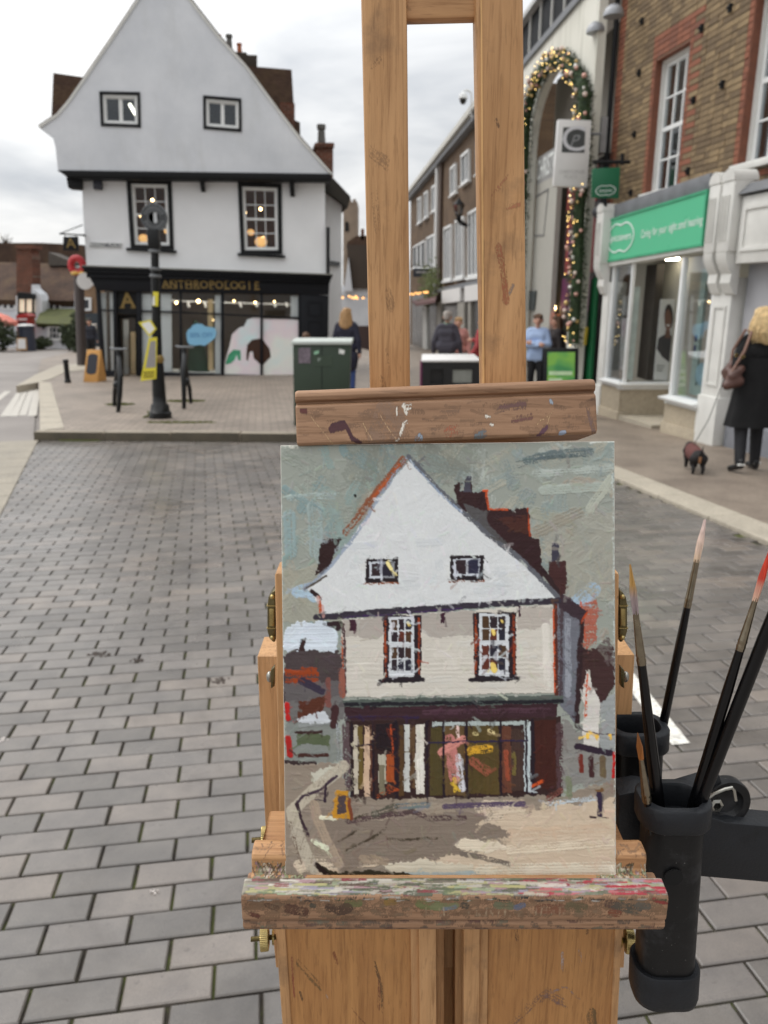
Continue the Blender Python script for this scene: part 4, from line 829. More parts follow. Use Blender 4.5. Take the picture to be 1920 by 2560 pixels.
# ------------------------------------------------------------ white arcade building with the arch
WP = Plane((3.42, 13.1, 0), math.atan2(-1, .07)); Wt = WP.at; n = WP.n; wa_ = WP.a
arc = thing('arcade_building', 'white rendered building with a tall arched passage and glazed strip under the roof', 'building', (WP.p.x, WP.p.y, gz(13.1)))
q = Nodes('stained_white_render'); v_ = q.coord(); c_ = q.ramp(q.noise(v_, .9, 6), [(.3, S(212, 211, 200)), (.7, S(230, 228, 218))]); c_ = q.mix(q.ramp(q.noise(q.coord((5, 5, .4)), 1.3, 5), [(.52, (0, 0, 0, 1)), (.75, (.5, .5, .5, 1))]), c_, S(168, 166, 152)); q.bump(q.noise(v_, 25, 4), .2, .01); M_wr = q.fin(c_, .85, 0, .3)
ac = lambda px, py: acoord(WP, Wt(px, py))
A0 = ac(1393, 150); Ar = ac(1436, 560); hw = Ar - A0; zsp = Wt(1461, 290).z; zap = Wt(1393, 165).z
archpts = [WP.pt(Ar, gz(13, -.2)), WP.pt(Ar, zsp)]
archpts += [WP.pt(A0 + hw * math.cos(t_), zsp + (zap - zsp) * math.sin(t_) ** .85) for t_ in [math.pi * i / 20 for i in range(1, 20)]]
archpts += [WP.pt(A0 - hw, zsp), WP.pt(A0 - hw, gz(16, -.2))]
aw0, aw1 = ac(1235, 600), a0 and (V((FR.pt(a0 - .02, 0, -.2)) - V((WP.p.x, WP.p.y, 0))).dot(WP.a))
zw = Wt(1400, 64).z
mb = MB(); mb.holed([WP.pt(aw0, gz(18, -.3)), *reversed(archpts), WP.pt(aw1, gz(12, -.3)), WP.pt(aw1, zw), WP.pt(aw0, zw)], [], -n * .14); mb.build('wall', M_wr, arc, smooth=0)
# glazed strip and roof edge
M_dkgl = mat('dark_glazing', S(26, 28, 32), .7, var=.2, vs=1, spec=.2)
mb = MB(); mb.prism(rect(WP, aw0, aw1 + .3, zw, zw + .12, .06), -n * .4); mb.build('parapet', M_lead, arc, smooth=0)
zc1 = zw + .95; k = 9
for i in range(k):
    s0 = aw0 + (aw1 + .3 - aw0) * i / k; s1 = aw0 + (aw1 + .3 - aw0) * (i + 1) / k
    mb = MB(); mb.prism(rect(WP, s0 + .02, s1 - .02, zw + .12, zc1, -.10), -n * .02); mb.build('pane', M_dkgl, arc, smooth=0)
    mb = MB(); mb.prism(rect(WP, s0 - .02, s0 + .02, zw + .12, zc1, -.06), -n * .08); mb.build('mullion', M_whited, arc, smooth=0)
mb = MB(); mb.prism(rect(WP, aw0, aw1 + .3, zc1, zc1 + .10, .05), -n * 3); mb.build('roof_edge', mat('pale_grey_trim', S(188, 188, 186), .6), arc, smooth=0)
# passage behind the arch
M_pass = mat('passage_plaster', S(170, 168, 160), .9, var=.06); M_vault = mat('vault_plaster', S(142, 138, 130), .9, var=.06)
so = -.16
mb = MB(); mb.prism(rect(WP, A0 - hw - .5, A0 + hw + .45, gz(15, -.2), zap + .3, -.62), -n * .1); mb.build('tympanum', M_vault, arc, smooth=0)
a_sp = acoord(WP, Wt(1383, 640, so))
zb0, zb1 = Wt(1346, 456, so).z, Wt(1346, 402, so).z
mb = MB(); mb.prism(rect(WP, A0 - hw, A0 + hw + .6, zb0 - .04, zb1 + .06, so), -n * .1); sb = mb.build('sign_beam', mat('grey_beam', S(150, 150, 150), .5), arc, smooth=0)
text('CHRISTOPHER PLACE', 'lettering', WP.pt(A0 + .1, (zb0 + zb1) / 2, so + .002), wa_, (0, 0, 1), (zb1 - zb0) * 1.25, M_lett, sb, .006, fit=hw * 2.1, bold=.012)
mb = MB(); mb.prism(rect(WP, A0 - hw, a_sp, gz(15, -.2), zb0 - .04, so), -n * .1); pn = mb.build('side_panel', M_pass, arc, smooth=0)
qd = [Wt(1316, 505, so + .002), Wt(1372, 470, so + .002), Wt(1360, 590, so + .002), Wt(1316, 592, so + .002)]; mb = MB(); ring(mb, qd, inset(qd, .03), n * .012); mb.build('panel_frame', mat('panel_line', S(120, 120, 120), .6), pn, smooth=0)
mb = MB(); mb.prism([Wt(1300, 730, so + .01), Wt(1342, 727, so + .01), Wt(1337, 775, so + .01), Wt(1298, 775, so + .01)], n * .03); mb.build('notice_board', mat('grey_board', S(74, 80, 80), .6), pn, smooth=0)
M_dksh = mat('dark_shop', S(46, 36, 34), .6, var=.4, vs=1.5); M_rsh = mat('red_graphic', S(132, 50, 48), .6, var=.4, vs=2.5); M_psh = mat('purple_graphic', S(96, 40, 76), .6, var=.4, vs=3)
mb = MB(); mb.prism(rect(WP, a_sp, A0 + hw + .7, gz(14, -.2), zb0 - .04, -.35), -n * .1); sh = mb.build('shop_screen', M_dksh, arc, smooth=0)
for (u0, u1, v0, v1, m) in ((.05, .75, .02, .16, M_rsh), (.1, .8, .20, .44, M_rsh), (.15, .7, .24, .38, M_psh), (.05, .8, .46, .60, M_psh), (.2, .55, .50, .55, M_dgreen)):
    qd = rect(WP, a_sp, A0 + hw + .7, gz(14, 0), zb0 - .04, -.348); mb = MB(); mb.prism([bl(qd, u0, v0), bl(qd, u1, v0), bl(qd, u1, v1), bl(qd, u0, v1)], n * (.01 + .004 * random.random())); mb.build('shop_graphic', m, sh, smooth=0)
for px, py, r_, m in ((1382, 770, .07, M_warm), (1394, 797, .08, glow('red_lamp', (1, .18, .04, 1), 2.0)), (1360, 798, .05, glow('red_lamp_dim', (1, .25, .05, 1), 1.0))): mb = MB(); mb.ball(Wt(px, py, -.3), r_, 10, 8); mb.build('lamp', m, sh)
# open green door leaf and its dark frame beside the arch
M_dgr = mat('dark_green_paint', S(18, 104, 62), .4, var=.12)
mb = MB(); mb.prism(FQ([(1476, 700), (1490, 692), (1474, 955), (1455, 965)], -.12), -n * .06); gd = mb.build('door_leaf', M_dgr, arc, bev=.01)
mb = MB(); mb.prism(FQ([(1452, 690), (1476, 690), (1455, 990), (1436, 990)], -.3), -n * .05); mb.build('door_frame', M_black, arc, smooth=0)
mb = MB(); mb.tube([F(1467, 818, -.05), F(1462, 862, -.05)], .03, 8); mb.build('door_pull', mat('yellow_pull', S(210, 186, 70), .5), gd)
# half-dome wall lights
for px, py in ((1490, 72), (1534, 30)):
    p = Wt(px, py, .0); mb = MB(); K = 10; prof = []
    mb.lathe([(.15, 0), (.148, .05), (.12, .11), (.07, .15), (0, .165)], p - V((0, 0, .06)), 18); mb.build('wall_light', mat('grey_metal', S(150, 152, 156), .45, metal=.3), arc)

# ------------------------------------------------------------ garland of fir, baubles and lights over the arch
gcen = [(1315, 299), (1322, 262), (1337, 209), (1360, 172), (1382, 149), (1408, 146), (1431, 168), (1449, 202), (1461, 235), (1461, 288), (1458, 390), (1454, 475), (1448, 523), (1446, 583), (1444, 635), (1441, 710), (1433, 860)]
gp3 = [Wt(a, b, .14) for a, b in gcen]; gl_ = [WP.pt(2 * A0 - acoord(WP, gp3[0]) if 0 else A0 - hw, z_, .14) for z_ in (gz(16, .6), gp3[0].z - 2.0)]
gpath = gl_ + gp3
gar = thing('garland', 'thick fir garland with pink and gold baubles framing the tall arch', 'garland', gp3[-1] - V((0, 0, .1)))
cum = [0]
for a, b in zip(gpath[:-1], gpath[1:]): cum.append(cum[-1] + (b - a).length)
def along(t):
    t *= cum[-1]
    for i in range(len(cum) - 1):
        if cum[i + 1] >= t: k = (t - cum[i]) / max(1e-6, cum[i + 1] - cum[i]); return gpath[i].lerp(gpath[i + 1], k)
    return gpath[-1]
q = Nodes('fir_needles'); c_ = q.ramp(q.noise(q.coord(), 14, 3), [(.3, S(28, 42, 26)), (.7, S(58, 78, 44))]); M_fir = q.fin(c_, .8)
NN = 11000; tt = RNG.random(NN); vs = np.zeros((NN, 3, 3)); 
for i in range(NN):
    c = along(float(tt[i])); d = V(RNG.normal(0, 1, 3)); d.normalize(); r_ = .155 * float(RNG.random()) ** .5; p = c + d * r_; e_ = V(RNG.normal(0, 1, 3)).normalized() * .012; tip = p + (d * .7 + V(RNG.normal(0, .5, 3))).normalized() * float(RNG.uniform(.05, .10)); vs[i] = (p - e_, p + e_, tip)
me = bpy.data.meshes.new('foliage'); me.from_pydata([V(p) - rootof(gar) for p in vs.reshape(-1, 3)], [], [(3 * i, 3 * i + 1, 3 * i + 2) for i in range(NN)]); me.materials.append(M_fir); tag(link(bpy.data.objects.new('foliage', me), gar), kind='stuff')
mb = MB(); mb.tube(gpath, .10, 8); mb.build('stem', M_fir, gar)
bm_ = [mat('pink_bauble', S(208, 160, 146), .25, metal=.35, var=.1), mat('gold_bauble', S(206, 176, 116), .25, metal=.5, var=.1), mat('silver_bauble', S(206, 204, 196), .22, metal=.5, var=.1), mat('pearl_bauble', S(226, 204, 192), .35, var=.05)]
bme = []
for m in bm_:
    t_ = MB(); t_.ball((0, 0, 0), 1.0, 10, 7); me = bpy.data.meshes.new('bauble'); me.from_pydata(t_.v, [], t_.f); me.shade_smooth(); me.materials.append(m); bme.append(me)
for i in range(290):
    c = along(random.random()); d = V((random.gauss(0, 1), random.gauss(0, 1), random.gauss(0, 1))).normalized(); d = d if d.dot(n) > -.2 else -d
    o = bpy.data.objects.new('bauble', bme[random.choices(range(4), (4, 3, 2, 3))[0]]); link(o, gar); s_ = random.uniform(.024, .042); o.scale = (s_,) * 3; o.location = c + d * random.uniform(.13, .19) - rootof(gar)
mb = MB(); 
for i in range(260):
    c = along(random.random()); d = V((random.gauss(0, 1), random.gauss(0, 1), random.gauss(0, 1))).normalized(); d = d if d.dot(n) > 0 else -d; mb.ball(c + d * random.uniform(.17, .22), .008, 5, 4)
tag(mb.build('fairy_lights', glow('fairy_light', (1, .68, .22, 1), 6), gar, smooth=0), kind='stuff')

# ------------------------------------------------------------ projecting signs
def psign(px4, depth_p, thick, face_m, edge_m):
    pass
ysn = Wt(1483, 400, .0).y
cs = thing('projecting_sign', 'white rectangular sign with a large C in a dark square, bracketed off the arcade wall', 'sign', D(1474, 400, ysn - .3))
yq = ysn - .12; qd = [D(1396, 298, yq), D(1479, 301, yq), D(1468, 469, yq), D(1384, 465, yq)]
M_signw = mat('sign_white', S(216, 214, 212), .5, var=.03)
mb = MB(); mb.prism(qd, (0, .12, 0)); bd = mb.build('board', M_signw, cs, bev=.008)
qs = [D(1408, 318, yq - .003), D(1464, 319, yq - .003), D(1461, 382, yq - .003), D(1404, 381, yq - .003)]; mb = MB(); mb.prism(qs, (0, .002, 0)); mb.build('dark_square', mat('sign_dark', S(66, 68, 68), .5), bd, smooth=0)
M_grey = mat('silver_ink', S(206, 206, 210), .4, var=.02); M_grey2 = mat('mid_grey_ink', S(140, 142, 144), .4); M_pale = mat('pale_ink', S(184, 182, 180), .5)
rx = (qs[1] - qs[0]).normalized(); c = bl(qs, .5, .5)
text('C', 'lettering', c + V((0, -.004, 0)), rx, (0, 0, 1), .52, M_grey, bd, .003, fit=.36)
text('P', 'lettering', c + V((.02, -.002, -.02)), (rx + V((0, 0, .12))).normalized(), V((.3, 0, 1)), .26, M_grey2, bd, .002)
text('CHRISTOPHER', 'lettering', D(1430, 430, yq - .002), rx, (0, 0, 1), .075, M_pale, bd, .002, fit=.42); text('PLACE', 'lettering', D(1427, 443, yq - .002), rx, (0, 0, 1), .075, M_pale, bd, .002, fit=.21)
mb = MB()
for py in (335, 440): a = D(1474, py, yq + .06); mb.tube([a, V((WP.pt(0, 0).x + .05 - .07 * (yq + .06 - 13.1) + .02, yq + .06, a.z))], .02, 8)
mb.build('bracket', M_lead, cs)
gs_ = thing('projecting_sign', 'small dark green hanging sign with a white twin-oval outline on a black bar', 'sign', F(1540, 410, 0)); yq = F(1538, 450, .0).y - .1
qd = [D(1482, 421, yq), D(1551, 418, yq), D(1547, 496, yq), D(1479, 494, yq)]; mb = MB(); mb.prism(qd, (0, .05, 0)); bd = mb.build('board', mat('sign_green', S(20, 100, 66), .4, var=.05), gs_, bev=.006)
rx = (qd[1] - qd[0]).normalized(); c = bl(qd, .5, .75) + V((0, -.002, 0)); twin(c, rx, V((0, 0, 1)), .155, .062 + .02, .010, M_lett, bd, V((0, -1, 0))); text('Specsavers', 'lettering', c, rx, (0, 0, 1), .06, M_lett, bd, .002, fit=.2)
mb = MB(); a = D(1482, 405, yq + .025); b = D(1575, 405, yq + .025); mb.tube([a, b], .028, 8); b2 = D(1556, 385, yq + .025); mb.tube([D(1556, 384, yq + .025), D(1556, 412, yq + .025)], .03, 8); mb.tube([D(1490, 405, yq + .025), D(1490, 422, yq + .025)], .012, 6); mb.tube([D(1543, 405, yq + .025), D(1543, 422, yq + .025)], .012, 6); mb.build('bracket', M_black, gs_)
mb = MB(); mb.tube([bl(qd, .5, 1) + V((0, .025, 0)), D(1514, 525, yq + .025)], .03, 8); mb.build('bottom_stay', M_black, gs_)

# ------------------------------------------------------------ brown brick terrace down the street
FB = Plane((3.57, 32.5, 0), math.atan2(-1, .068)); B = FB.at; n = FB.n
M_brown = brickmat('brown_brick', S(100, 78, 56), S(84, 64, 48), S(104, 92, 78), 1.0, 'y')
ter = thing('brick_terrace', 'long brown brick terrace with white windows and shops receding down the street', 'building', (3.57, 32.5, gz(32.5)))
aN, aF = acoord(FB, B(1260, 400)), acoord(FB, B(1027, 494)); zE = B(1110, 394).z
def BQ(x0, yt0, x1, yt1, yb1, yb0, off=0.0): return [B(x0, yt0, off), B(x1, yt1, off), B(x1, yb1, off), B(x0, yb0, off)]
wins = [(1157, 389, 1176, 372, 452, 466), (1130, 420, 1143, 407, 482, 492), (1082, 468, 1094, 458, 524, 533), (1063, 483, 1072, 476, 542, 549), (1047, 497, 1055, 491, 555, 561), (1196, 352, 1218, 332, 420, 438),
        (1174, 532, 1200, 517, 690, 694), (1142, 552, 1163, 540, 693, 697), (1113, 570, 1132, 560, 699, 702), (1070, 594, 1094, 582, 667, 669), (1035, 617, 1065, 600, 668, 671)]
M_dpane = glass('far_glass', (.7, .75, .8, 1), .3, .04)
mb = MB(); mb.prism(rect(FB, aF, aN, gz(45, -1), zE, 0), -n * 6); mb.build('wall', M_brown, ter, smooth=0)
for i, w_ in enumerate(wins):
    qd = BQ(*w_, .02); mb = MB(); ring(mb, qoff(qd, n * .10), qoff(inset(qd, .10), n * .10), -n * .11); fr = mb.build('window', M_whitep, ter, smooth=0)
    mb = MB(); mb.prism(qoff(inset(qd, .08), n * .02), -n * .01); mb.build('pane', mat('dark_pane', S(66, 70, 74), .3, spec=.3) if i == 0 else bpy.data.materials['dark_pane'], fr, smooth=0)
    for u in ((.5,) if i < 6 else (.33, .66)): mb = MB(); mb.prism(qoff([bl(qd, u - .04, .03), bl(qd, u + .04, .03), bl(qd, u + .04, .97), bl(qd, u - .04, .97)], n * .06), -n * .04); mb.build('glazing_bar', M_whitep, fr, smooth=0)
    mb = MB(); mb.prism(qoff([bl(qd, -.1, 1.0), bl(qd, 1.1, 1.0), bl(qd, 1.1, 1.04), bl(qd, -.1, 1.04)], n * .16), -n * .17); mb.build('sill', M_whitep, fr, smooth=0)
mb = MB(); mb.prism(rect(FB, aF - .3, aN, zE, zE + .22, .45), -n * 1.0); mb.build('eaves', mat('pale_eaves', S(196, 194, 186), .6), ter, smooth=0)
mb = MB(); mb.prism(rect(FB, aF - .3, aN, zE - .22, zE, .3), -n * .4); mb.build('soffit', M_lead, ter, smooth=0)
mb = MB(); a_ = acoord(FB, B(1098, 500)); mb.tube([FB.pt(a_, gz(44, 3.0), .12), FB.pt(a_, zE, .12)], .11, 8); mb.build('downpipe', M_whitep, ter)
mb = MB(); a_ = acoord(FB, B(1106, 500)); mb.prism(rect(FB, a_ - .5, a_ + .3, gz(44), zE - .2, .14), -n * .2); mb.build('party_pier', mat('dark_brick_pier', S(74, 58, 48), .85, var=.25), ter, smooth=0)
mb = MB(); mb.prism(BQ(1094, 722, 1210, 695, 712, 730, .25), -n * .4); mb.build('shop_cornice', M_lead, ter, smooth=0)
for x0, yt0, x1, yt1, yb1, yb0 in ((1104, 727, 1150, 718, 753, 759), (1161, 716, 1215, 705, 748, 754)): mb = MB(); mb.prism(BQ(x0, yt0, x1, yt1, yb1, yb0, .28), -n * .2); mb.build('shop_sign', M_signw, ter, smooth=0)
M_shopg = mat('grey_shopfront', S(142, 138, 130), .6); M_shopd = mat('dark_shop_window', S(62, 60, 58), .2, var=.3, vs=.6)
mb = MB(); mb.prism(BQ(1092, 760, 1215, 750, 930, 925, .14), -n * .2); mb.build('shop_window', M_shopd, ter, smooth=0)
for x0, x1 in ((1092, 1102), (1144, 1160), (1170, 1176), (1196, 1202)): mb = MB(); mb.prism(BQ(x0, 757, x1, 755, 940, 940, .24), -n * .3); mb.build('shop_pier', M_shopg, ter, smooth=0)
mb = MB(); mb.prism(BQ(1030, 740, 1092, 725, 925, 925, .10), -n * .2); mb.build('shop_window', mat('black_shop', S(38, 38, 40), .3, var=.3, vs=.8), ter, smooth=0)
mb = MB(); mb.prism(BQ(1056, 765, 1066, 763, 915, 915, .2), -n * .2); mb.build('shop_pier', M_whited, ter, smooth=0)
mb = MB(); mb.prism([B(1030, 752, .1), B(1092, 735, .1), B(1088, 750, 1.1), B(1040, 760, 1.1)], (0, 0, -.12)); mb.build('awning', mat('plum_awning', S(92, 62, 60), .8), ter, smooth=0)
# planting over the awning
vs = []; c0 = B(1076, 712, .5)
for _ in range(700): p = c0 + V((random.gauss(0, .25), random.gauss(0, 1.3), random.gauss(0, .45))); s_ = .09; vs += [p, p + V((s_, random.gauss(0, s_), .05)), p + V((random.gauss(0, s_), s_, s_))]
M_leaf = mat('leaf_green', S(84, 92, 46), .8, var=.4, vs=6)
me = bpy.data.meshes.new('planting'); me.from_pydata([v - rootof(ter) for v in vs], [], [(3 * i, 3 * i + 1, 3 * i + 2) for i in range(700)]); me.materials.append(M_leaf); tag(link(bpy.data.objects.new('planting', me), ter), kind='stuff')
mb = MB()
for i in range(9): t = i / 8; mb.ball(B(1022 + 46 * t, 736 - 5 * t, .9) + V((0, 0, random.gauss(0, .03))), .055, 8, 6)
tag(mb.build('fairy_lights', M_bulb, ter), kind='stuff')
# hanging sign and wall lantern on the terrace
y_ = B(1090, 680, .1).y
s2 = thing('hanging_sign', 'dark navy oblong hanging sign on a thin bar above the far shops', 'sign', D(1090, 668, y_)); mb = MB(); mb.prism([D(1033, 671, y_), D(1082, 671, y_), D(1082, 692, y_), D(1033, 692, y_)], (0, .12, 0)); bd = mb.build('board', mat('navy_board', S(40, 46, 60), .5), s2, smooth=0)
for k, (x0, x1) in enumerate(((1040, 1052), (1053.5, 1064), (1066, 1076))): mb = MB(); mb.prism([D(x0, 678, y_ - .01), D(x1, 678, y_ - .01), D(x1, 682, y_ - .01), D(x0, 683, y_ - .01)], (0, .008, 0)); mb.build('pale_script', M_pale, bd, smooth=0)
mb = MB(); mb.tube([D(1030, 665, y_ + .06), D(1094, 667, y_ + .06)], .03, 6); mb.tube([D(1040, 665, y_ + .06), D(1040, 672, y_ + .06)], .02, 6); mb.tube([D(1075, 665, y_ + .06), D(1075, 672, y_ + .06)], .02, 6); mb.build('bracket', M_black, s2)
yl = B(1176, 560, 0).y
lan = thing('wall_lantern', 'black heritage lantern on a bracket off the brick terrace', 'lantern', D(1176, 565, yl))
pz = lambda x, y: D(x, y, yl); c_t, c_b = pz(1147, 512), pz(1147, 540); hh_ = c_t.z - c_b.z; w0, w1_ = (pz(1160, 512) - pz(1133, 512)).length / 2, (pz(1153, 540) - pz(1141, 540)).length / 2
mb = MB(); mb.lathe([(w0 * 1.15, 0), (w0 * .5, hh_ * .35), (w0 * .3, hh_ * .5), (w0 * .12, hh_ * .55), (0, hh_ * .85)], c_t, 6); mb.build('cap', M_black, lan, smooth=0)
mb = MB(); mb.lathe([(w1_, 0), (w0, hh_)], c_b, 6); mb.build('glazing', glass('lantern_glass', (.85, .87, .88, 1), .3), lan, smooth=0)
mb = MB()
for i in range(6): q_ = math.pi * i / 3; d = V((math.cos(q_), math.sin(q_), 0)); mb.tube([c_b + d * w1_, c_t + d * w0], .02, 5)
mb.lathe([(w1_ * 1.2, -.12), (w1_ * .8, -.2), (w1_ * 1.1, 0), (w1_ * 1.1, .03)], c_b, 8); mb.build('frame', M_black, lan)
mb = MB(); mb.tube([c_b - V((0, 0, .1)), pz(1148, 556), pz(1160, 563), D(1180, 566, yl)], .05, 6); mb.tube([pz(1152, 552), pz(1170, 564)], .03, 6); mb.build('bracket', M_black, lan)
# CCTV camera on a swan-neck at the terrace roof edge
yc = B(1192, 300, .2).y
cc = thing('security_camera', 'white dome camera on a swan-neck pole at the terrace roof edge', 'camera', D(1192, 294, yc))
P_ = lambda x, y: D(x, y, yc)
mb = MB(); mb.tube([P_(1196, 292), P_(1178, 292), P_(1178, 275), P_(1180, 245), P_(1177, 230), P_(1168, 225), P_(1160, 228), P_(1158, 238)], .045, 8); mb.tube([P_(1174, 275), P_(1186, 275)], .05, 6); mb.build('pole', M_whitep, cc)
mb = MB(); c = P_(1158, 243); mb.lathe([(.06, .16), (.14, .10), (.17, -.03), (.15, -.06), (0, -.06)], c, 14); mb.build('housing', M_whitep, cc)
mb = MB(); mb.ball(c - V((0, 0, .08)), (.13, .13, .17), 12, 8); mb.build('dome', mat('smoked_dome', S(36, 34, 32), .1), cc)

# ------------------------------------------------------------ far end of the street, between house and easel
ct = thing('church_tower', 'far square stone tower with a louvred window beyond the roofs', 'tower', D(880, 800, 95))
mb = MB(); y_ = 95; mb.prism([D(858, 508, y_), D(893, 504, y_), D(893, 820, y_), D(858, 820, y_)], (0, 6, 0)); mb.build('shaft', mat('flint_stone', S(140, 124, 108), .9, var=.25, vs=.6), ct, smooth=0)
for x in (859, 870, 882): mb = MB(); mb.prism([D(x, 498, y_ - .05), D(x + 7, 497, y_ - .05), D(x + 7, 510, y_ - .05), D(x, 510, y_ - .05)], (0, 5.8, 0)); mb.build('merlon', bpy.data.materials['flint_stone'], ct, smooth=0)
mb = MB(); mb.prism([D(863, 558, y_ - .1), D(866, 553, y_ - .1), D(869, 555, y_ - .1), D(872, 560, y_ - .1), D(872, 578, y_ - .1), D(863, 578, y_ - .1)], (0, .12, 0)); mb.build('window', M_black, ct, smooth=0)
co = thing('cottage', 'white cottage with steep dark roof and pointed gable at the street end', 'house', D(890, 850, 46)); y_ = 46
mb = MB(); mb.prism([D(850, 715, y_), D(935, 722, y_), D(935, 815, y_), D(850, 815, y_)], (0, 5, 0)); mb.build('wall', M_render, co, smooth=0)
mb = MB(); mb.prism([D(866, 612, y_ - .2), D(935, 612, y_ - .2), D(935, 722, y_ - .2), D(880, 722, y_ - .2)], (0, 5, 0)); mb.build('roof', mat('far_tiles', S(72, 62, 54), .85, var=.25, vs=1), co, smooth=0)
mb = MB(); mb.prism([D(871, 643, y_ - .6), D(881, 728, y_ - .6), D(859, 728, y_ - .6)], (0, 1.2, 0)); mb.build('gable', M_render, co, smooth=0)
mb = MB(); mb.prism([D(846, 815, y_ - .1), D(935, 815, y_ - .1), D(935, 905, y_ - .1), D(846, 905, y_ - .1)], (0, 1, 0)); mb.build('shopfront', mat('dark_shopfront', S(70, 52, 48), .6, var=.3, vs=.7), co, smooth=0)
mb = MB()
for px, py in ((857, 744), (873, 741), (880, 744), (886, 745), (890, 741), (893, 746), (908, 745)): mb.ball(D(px, py, 34), .045, 8, 6)
ml = tag(mb.build('fairy_lights', M_bulb), 'short string of warm bulbs hung across the street end', 'fairy lights')
mb = MB(); mb.tube([H(850, 738, -1.5), D(870, 742, 34), D(890, 743, 34), B(1024, 734, .2)], .012, 5); tag(mb.build('cable', M_black, ml))
for px in (846, 862, 904): pass
ah = thing('roof_terrace', 'dark tiled roofs with chimneys crowded behind the cottage', 'building', D(905, 700, 62)); mb = MB(); mb.prism([D(890, 590, 62), D(936, 588, 62), D(936, 700, 62), D(868, 700, 62), D(868, 605, 62)], (0, 6, 0)); mb.build('roof', M_tiles, ah, smooth=0)
mb = MB(); mb.prism([D(902, 572, 62), D(910, 572, 62), D(910, 600, 62), D(902, 600, 62)], (0, .8, 0)); mb.build('chimney', M_brickred, ah, smooth=0)

# ------------------------------------------------------------ old inn across the road on the far left
YI = 52.0
inn = thing('old_inn', 'low white inn with sagging brown tiled roofs and a tall brick chimney', 'building', D(90, 868, YI))
def IQ(pts, y=YI): return [D(a, b, y) for a, b in pts]
mb = MB(); mb.prism(IQ([(-120, 744), (188, 748), (190, 880), (-120, 880)]), (0, 6, 0)); mb.build('wall', M_render, inn, smooth=0)
mb = MB(); pts = IQ([(-120, 600), (0, 607), (100, 607), (206, 612), (206, 662), (-120, 655)], YI + 5); b_ = IQ([(-120, 662), (206, 668)], YI + 2)
mb.prism(pts, (0, 3, 0)); mb.build('upper_roof', M_tiles, inn, smooth=0)
t0 = IQ([(-120, 652), (186, 660)], YI + 3.5); b0 = IQ([(-120, 748), (187, 752)], YI - .5); mb = MB(); mb.prism([t0[0], t0[1], b0[1], b0[0]], (0, .5, -.4)); mb.build('lower_roof', M_tiles, inn, smooth=0)
mb = MB(); mb.prism(IQ([(121, 630), (181, 655), (181, 664), (121, 664)], YI + 3), (0, 2, 0)); mb.build('rear_gable', mat('grey_tiles', S(86, 80, 74), .85, var=.3), inn, smooth=0)
mb = MB(); mb.prism(IQ([(41, 618), (76, 618), (76, 634), (80, 640), (82, 735), (41, 735)], YI - .8), (0, 1.2, 0)); ch = mb.build('chimney', M_brickred, inn, smooth=0)
mb = MB(); mb.prism(IQ([(38, 613), (80, 613), (80, 622), (38, 622)], YI - .95), (0, 1.5, 0)); mb.build('cap', M_brickred, ch, smooth=0)
# white gabled bay beside the chimney, gallery sign, side gable
mb = MB(); mb.prism(IQ([(79, 711), (83, 722), (98, 735), (105, 752), (106, 795), (92, 800), (75, 805), (75, 870), (40, 870), (40, 740), (78, 740)], YI - 1.4), (0, 1.2, 0)); mb.build('bay', M_render, inn, smooth=0)
mb = MB(); mb.prism(IQ([(185, 700), (192, 738), (193, 775), (186, 775)], YI - .7), (0, .8, 0)); mb.build('end_gable', M_render, inn, smooth=0)
mb = MB(); mb.prism(IQ([(43, 730), (81, 735), (81, 748), (43, 748)], YI - 1.9), (0, .8, 0)); sg = mb.build('hood', M_black, inn, smooth=0)
mb = MB(); mb.prism(IQ([(45, 747), (81, 748), (82, 784), (46, 783)], YI - 1.7), (0, .3, 0)); mb.build('lit_window', glow('lit_window', (.86, .70, .52, 1), .45), inn, smooth=0)
for x in (45, 63, 81): mb = MB(); mb.prism(IQ([(x - 1.5, 746), (x + 1.5, 746), (x + 1.5, 786), (x - 1.5, 786)], YI - 1.8), (0, .2, 0)); mb.build('window_post', M_black, inn, smooth=0)
mb = MB(); mb.prism(IQ([(44, 780), (83, 781), (83, 787), (44, 787)], YI - 1.85), (0, .3, 0)); mb.build('window_rail', M_black, inn, smooth=0)
for pts in ([(9, 746), (18, 746), (18, 770), (9, 770)], [(24, 746), (35, 746), (35, 770), (24, 770)], [(-40, 746), (-20, 746), (-20, 770), (-40, 770)], [(123, 755), (135, 755), (135, 772), (123, 772)], [(137, 755), (149, 755), (149, 772), (137, 772)]):
    qd = IQ(pts, YI - .06); mb = MB(); ring(mb, qoff(inset(qd, -.1), V((0, -.05, 0))), qoff(qd, V((0, -.05, 0))), (0, .08, 0)); fr = mb.build('window', M_whitep, inn, smooth=0); mb = MB(); mb.prism(qd, (0, .03, 0)); mb.build('pane', bpy.data.materials['dark_pane'], fr, smooth=0)
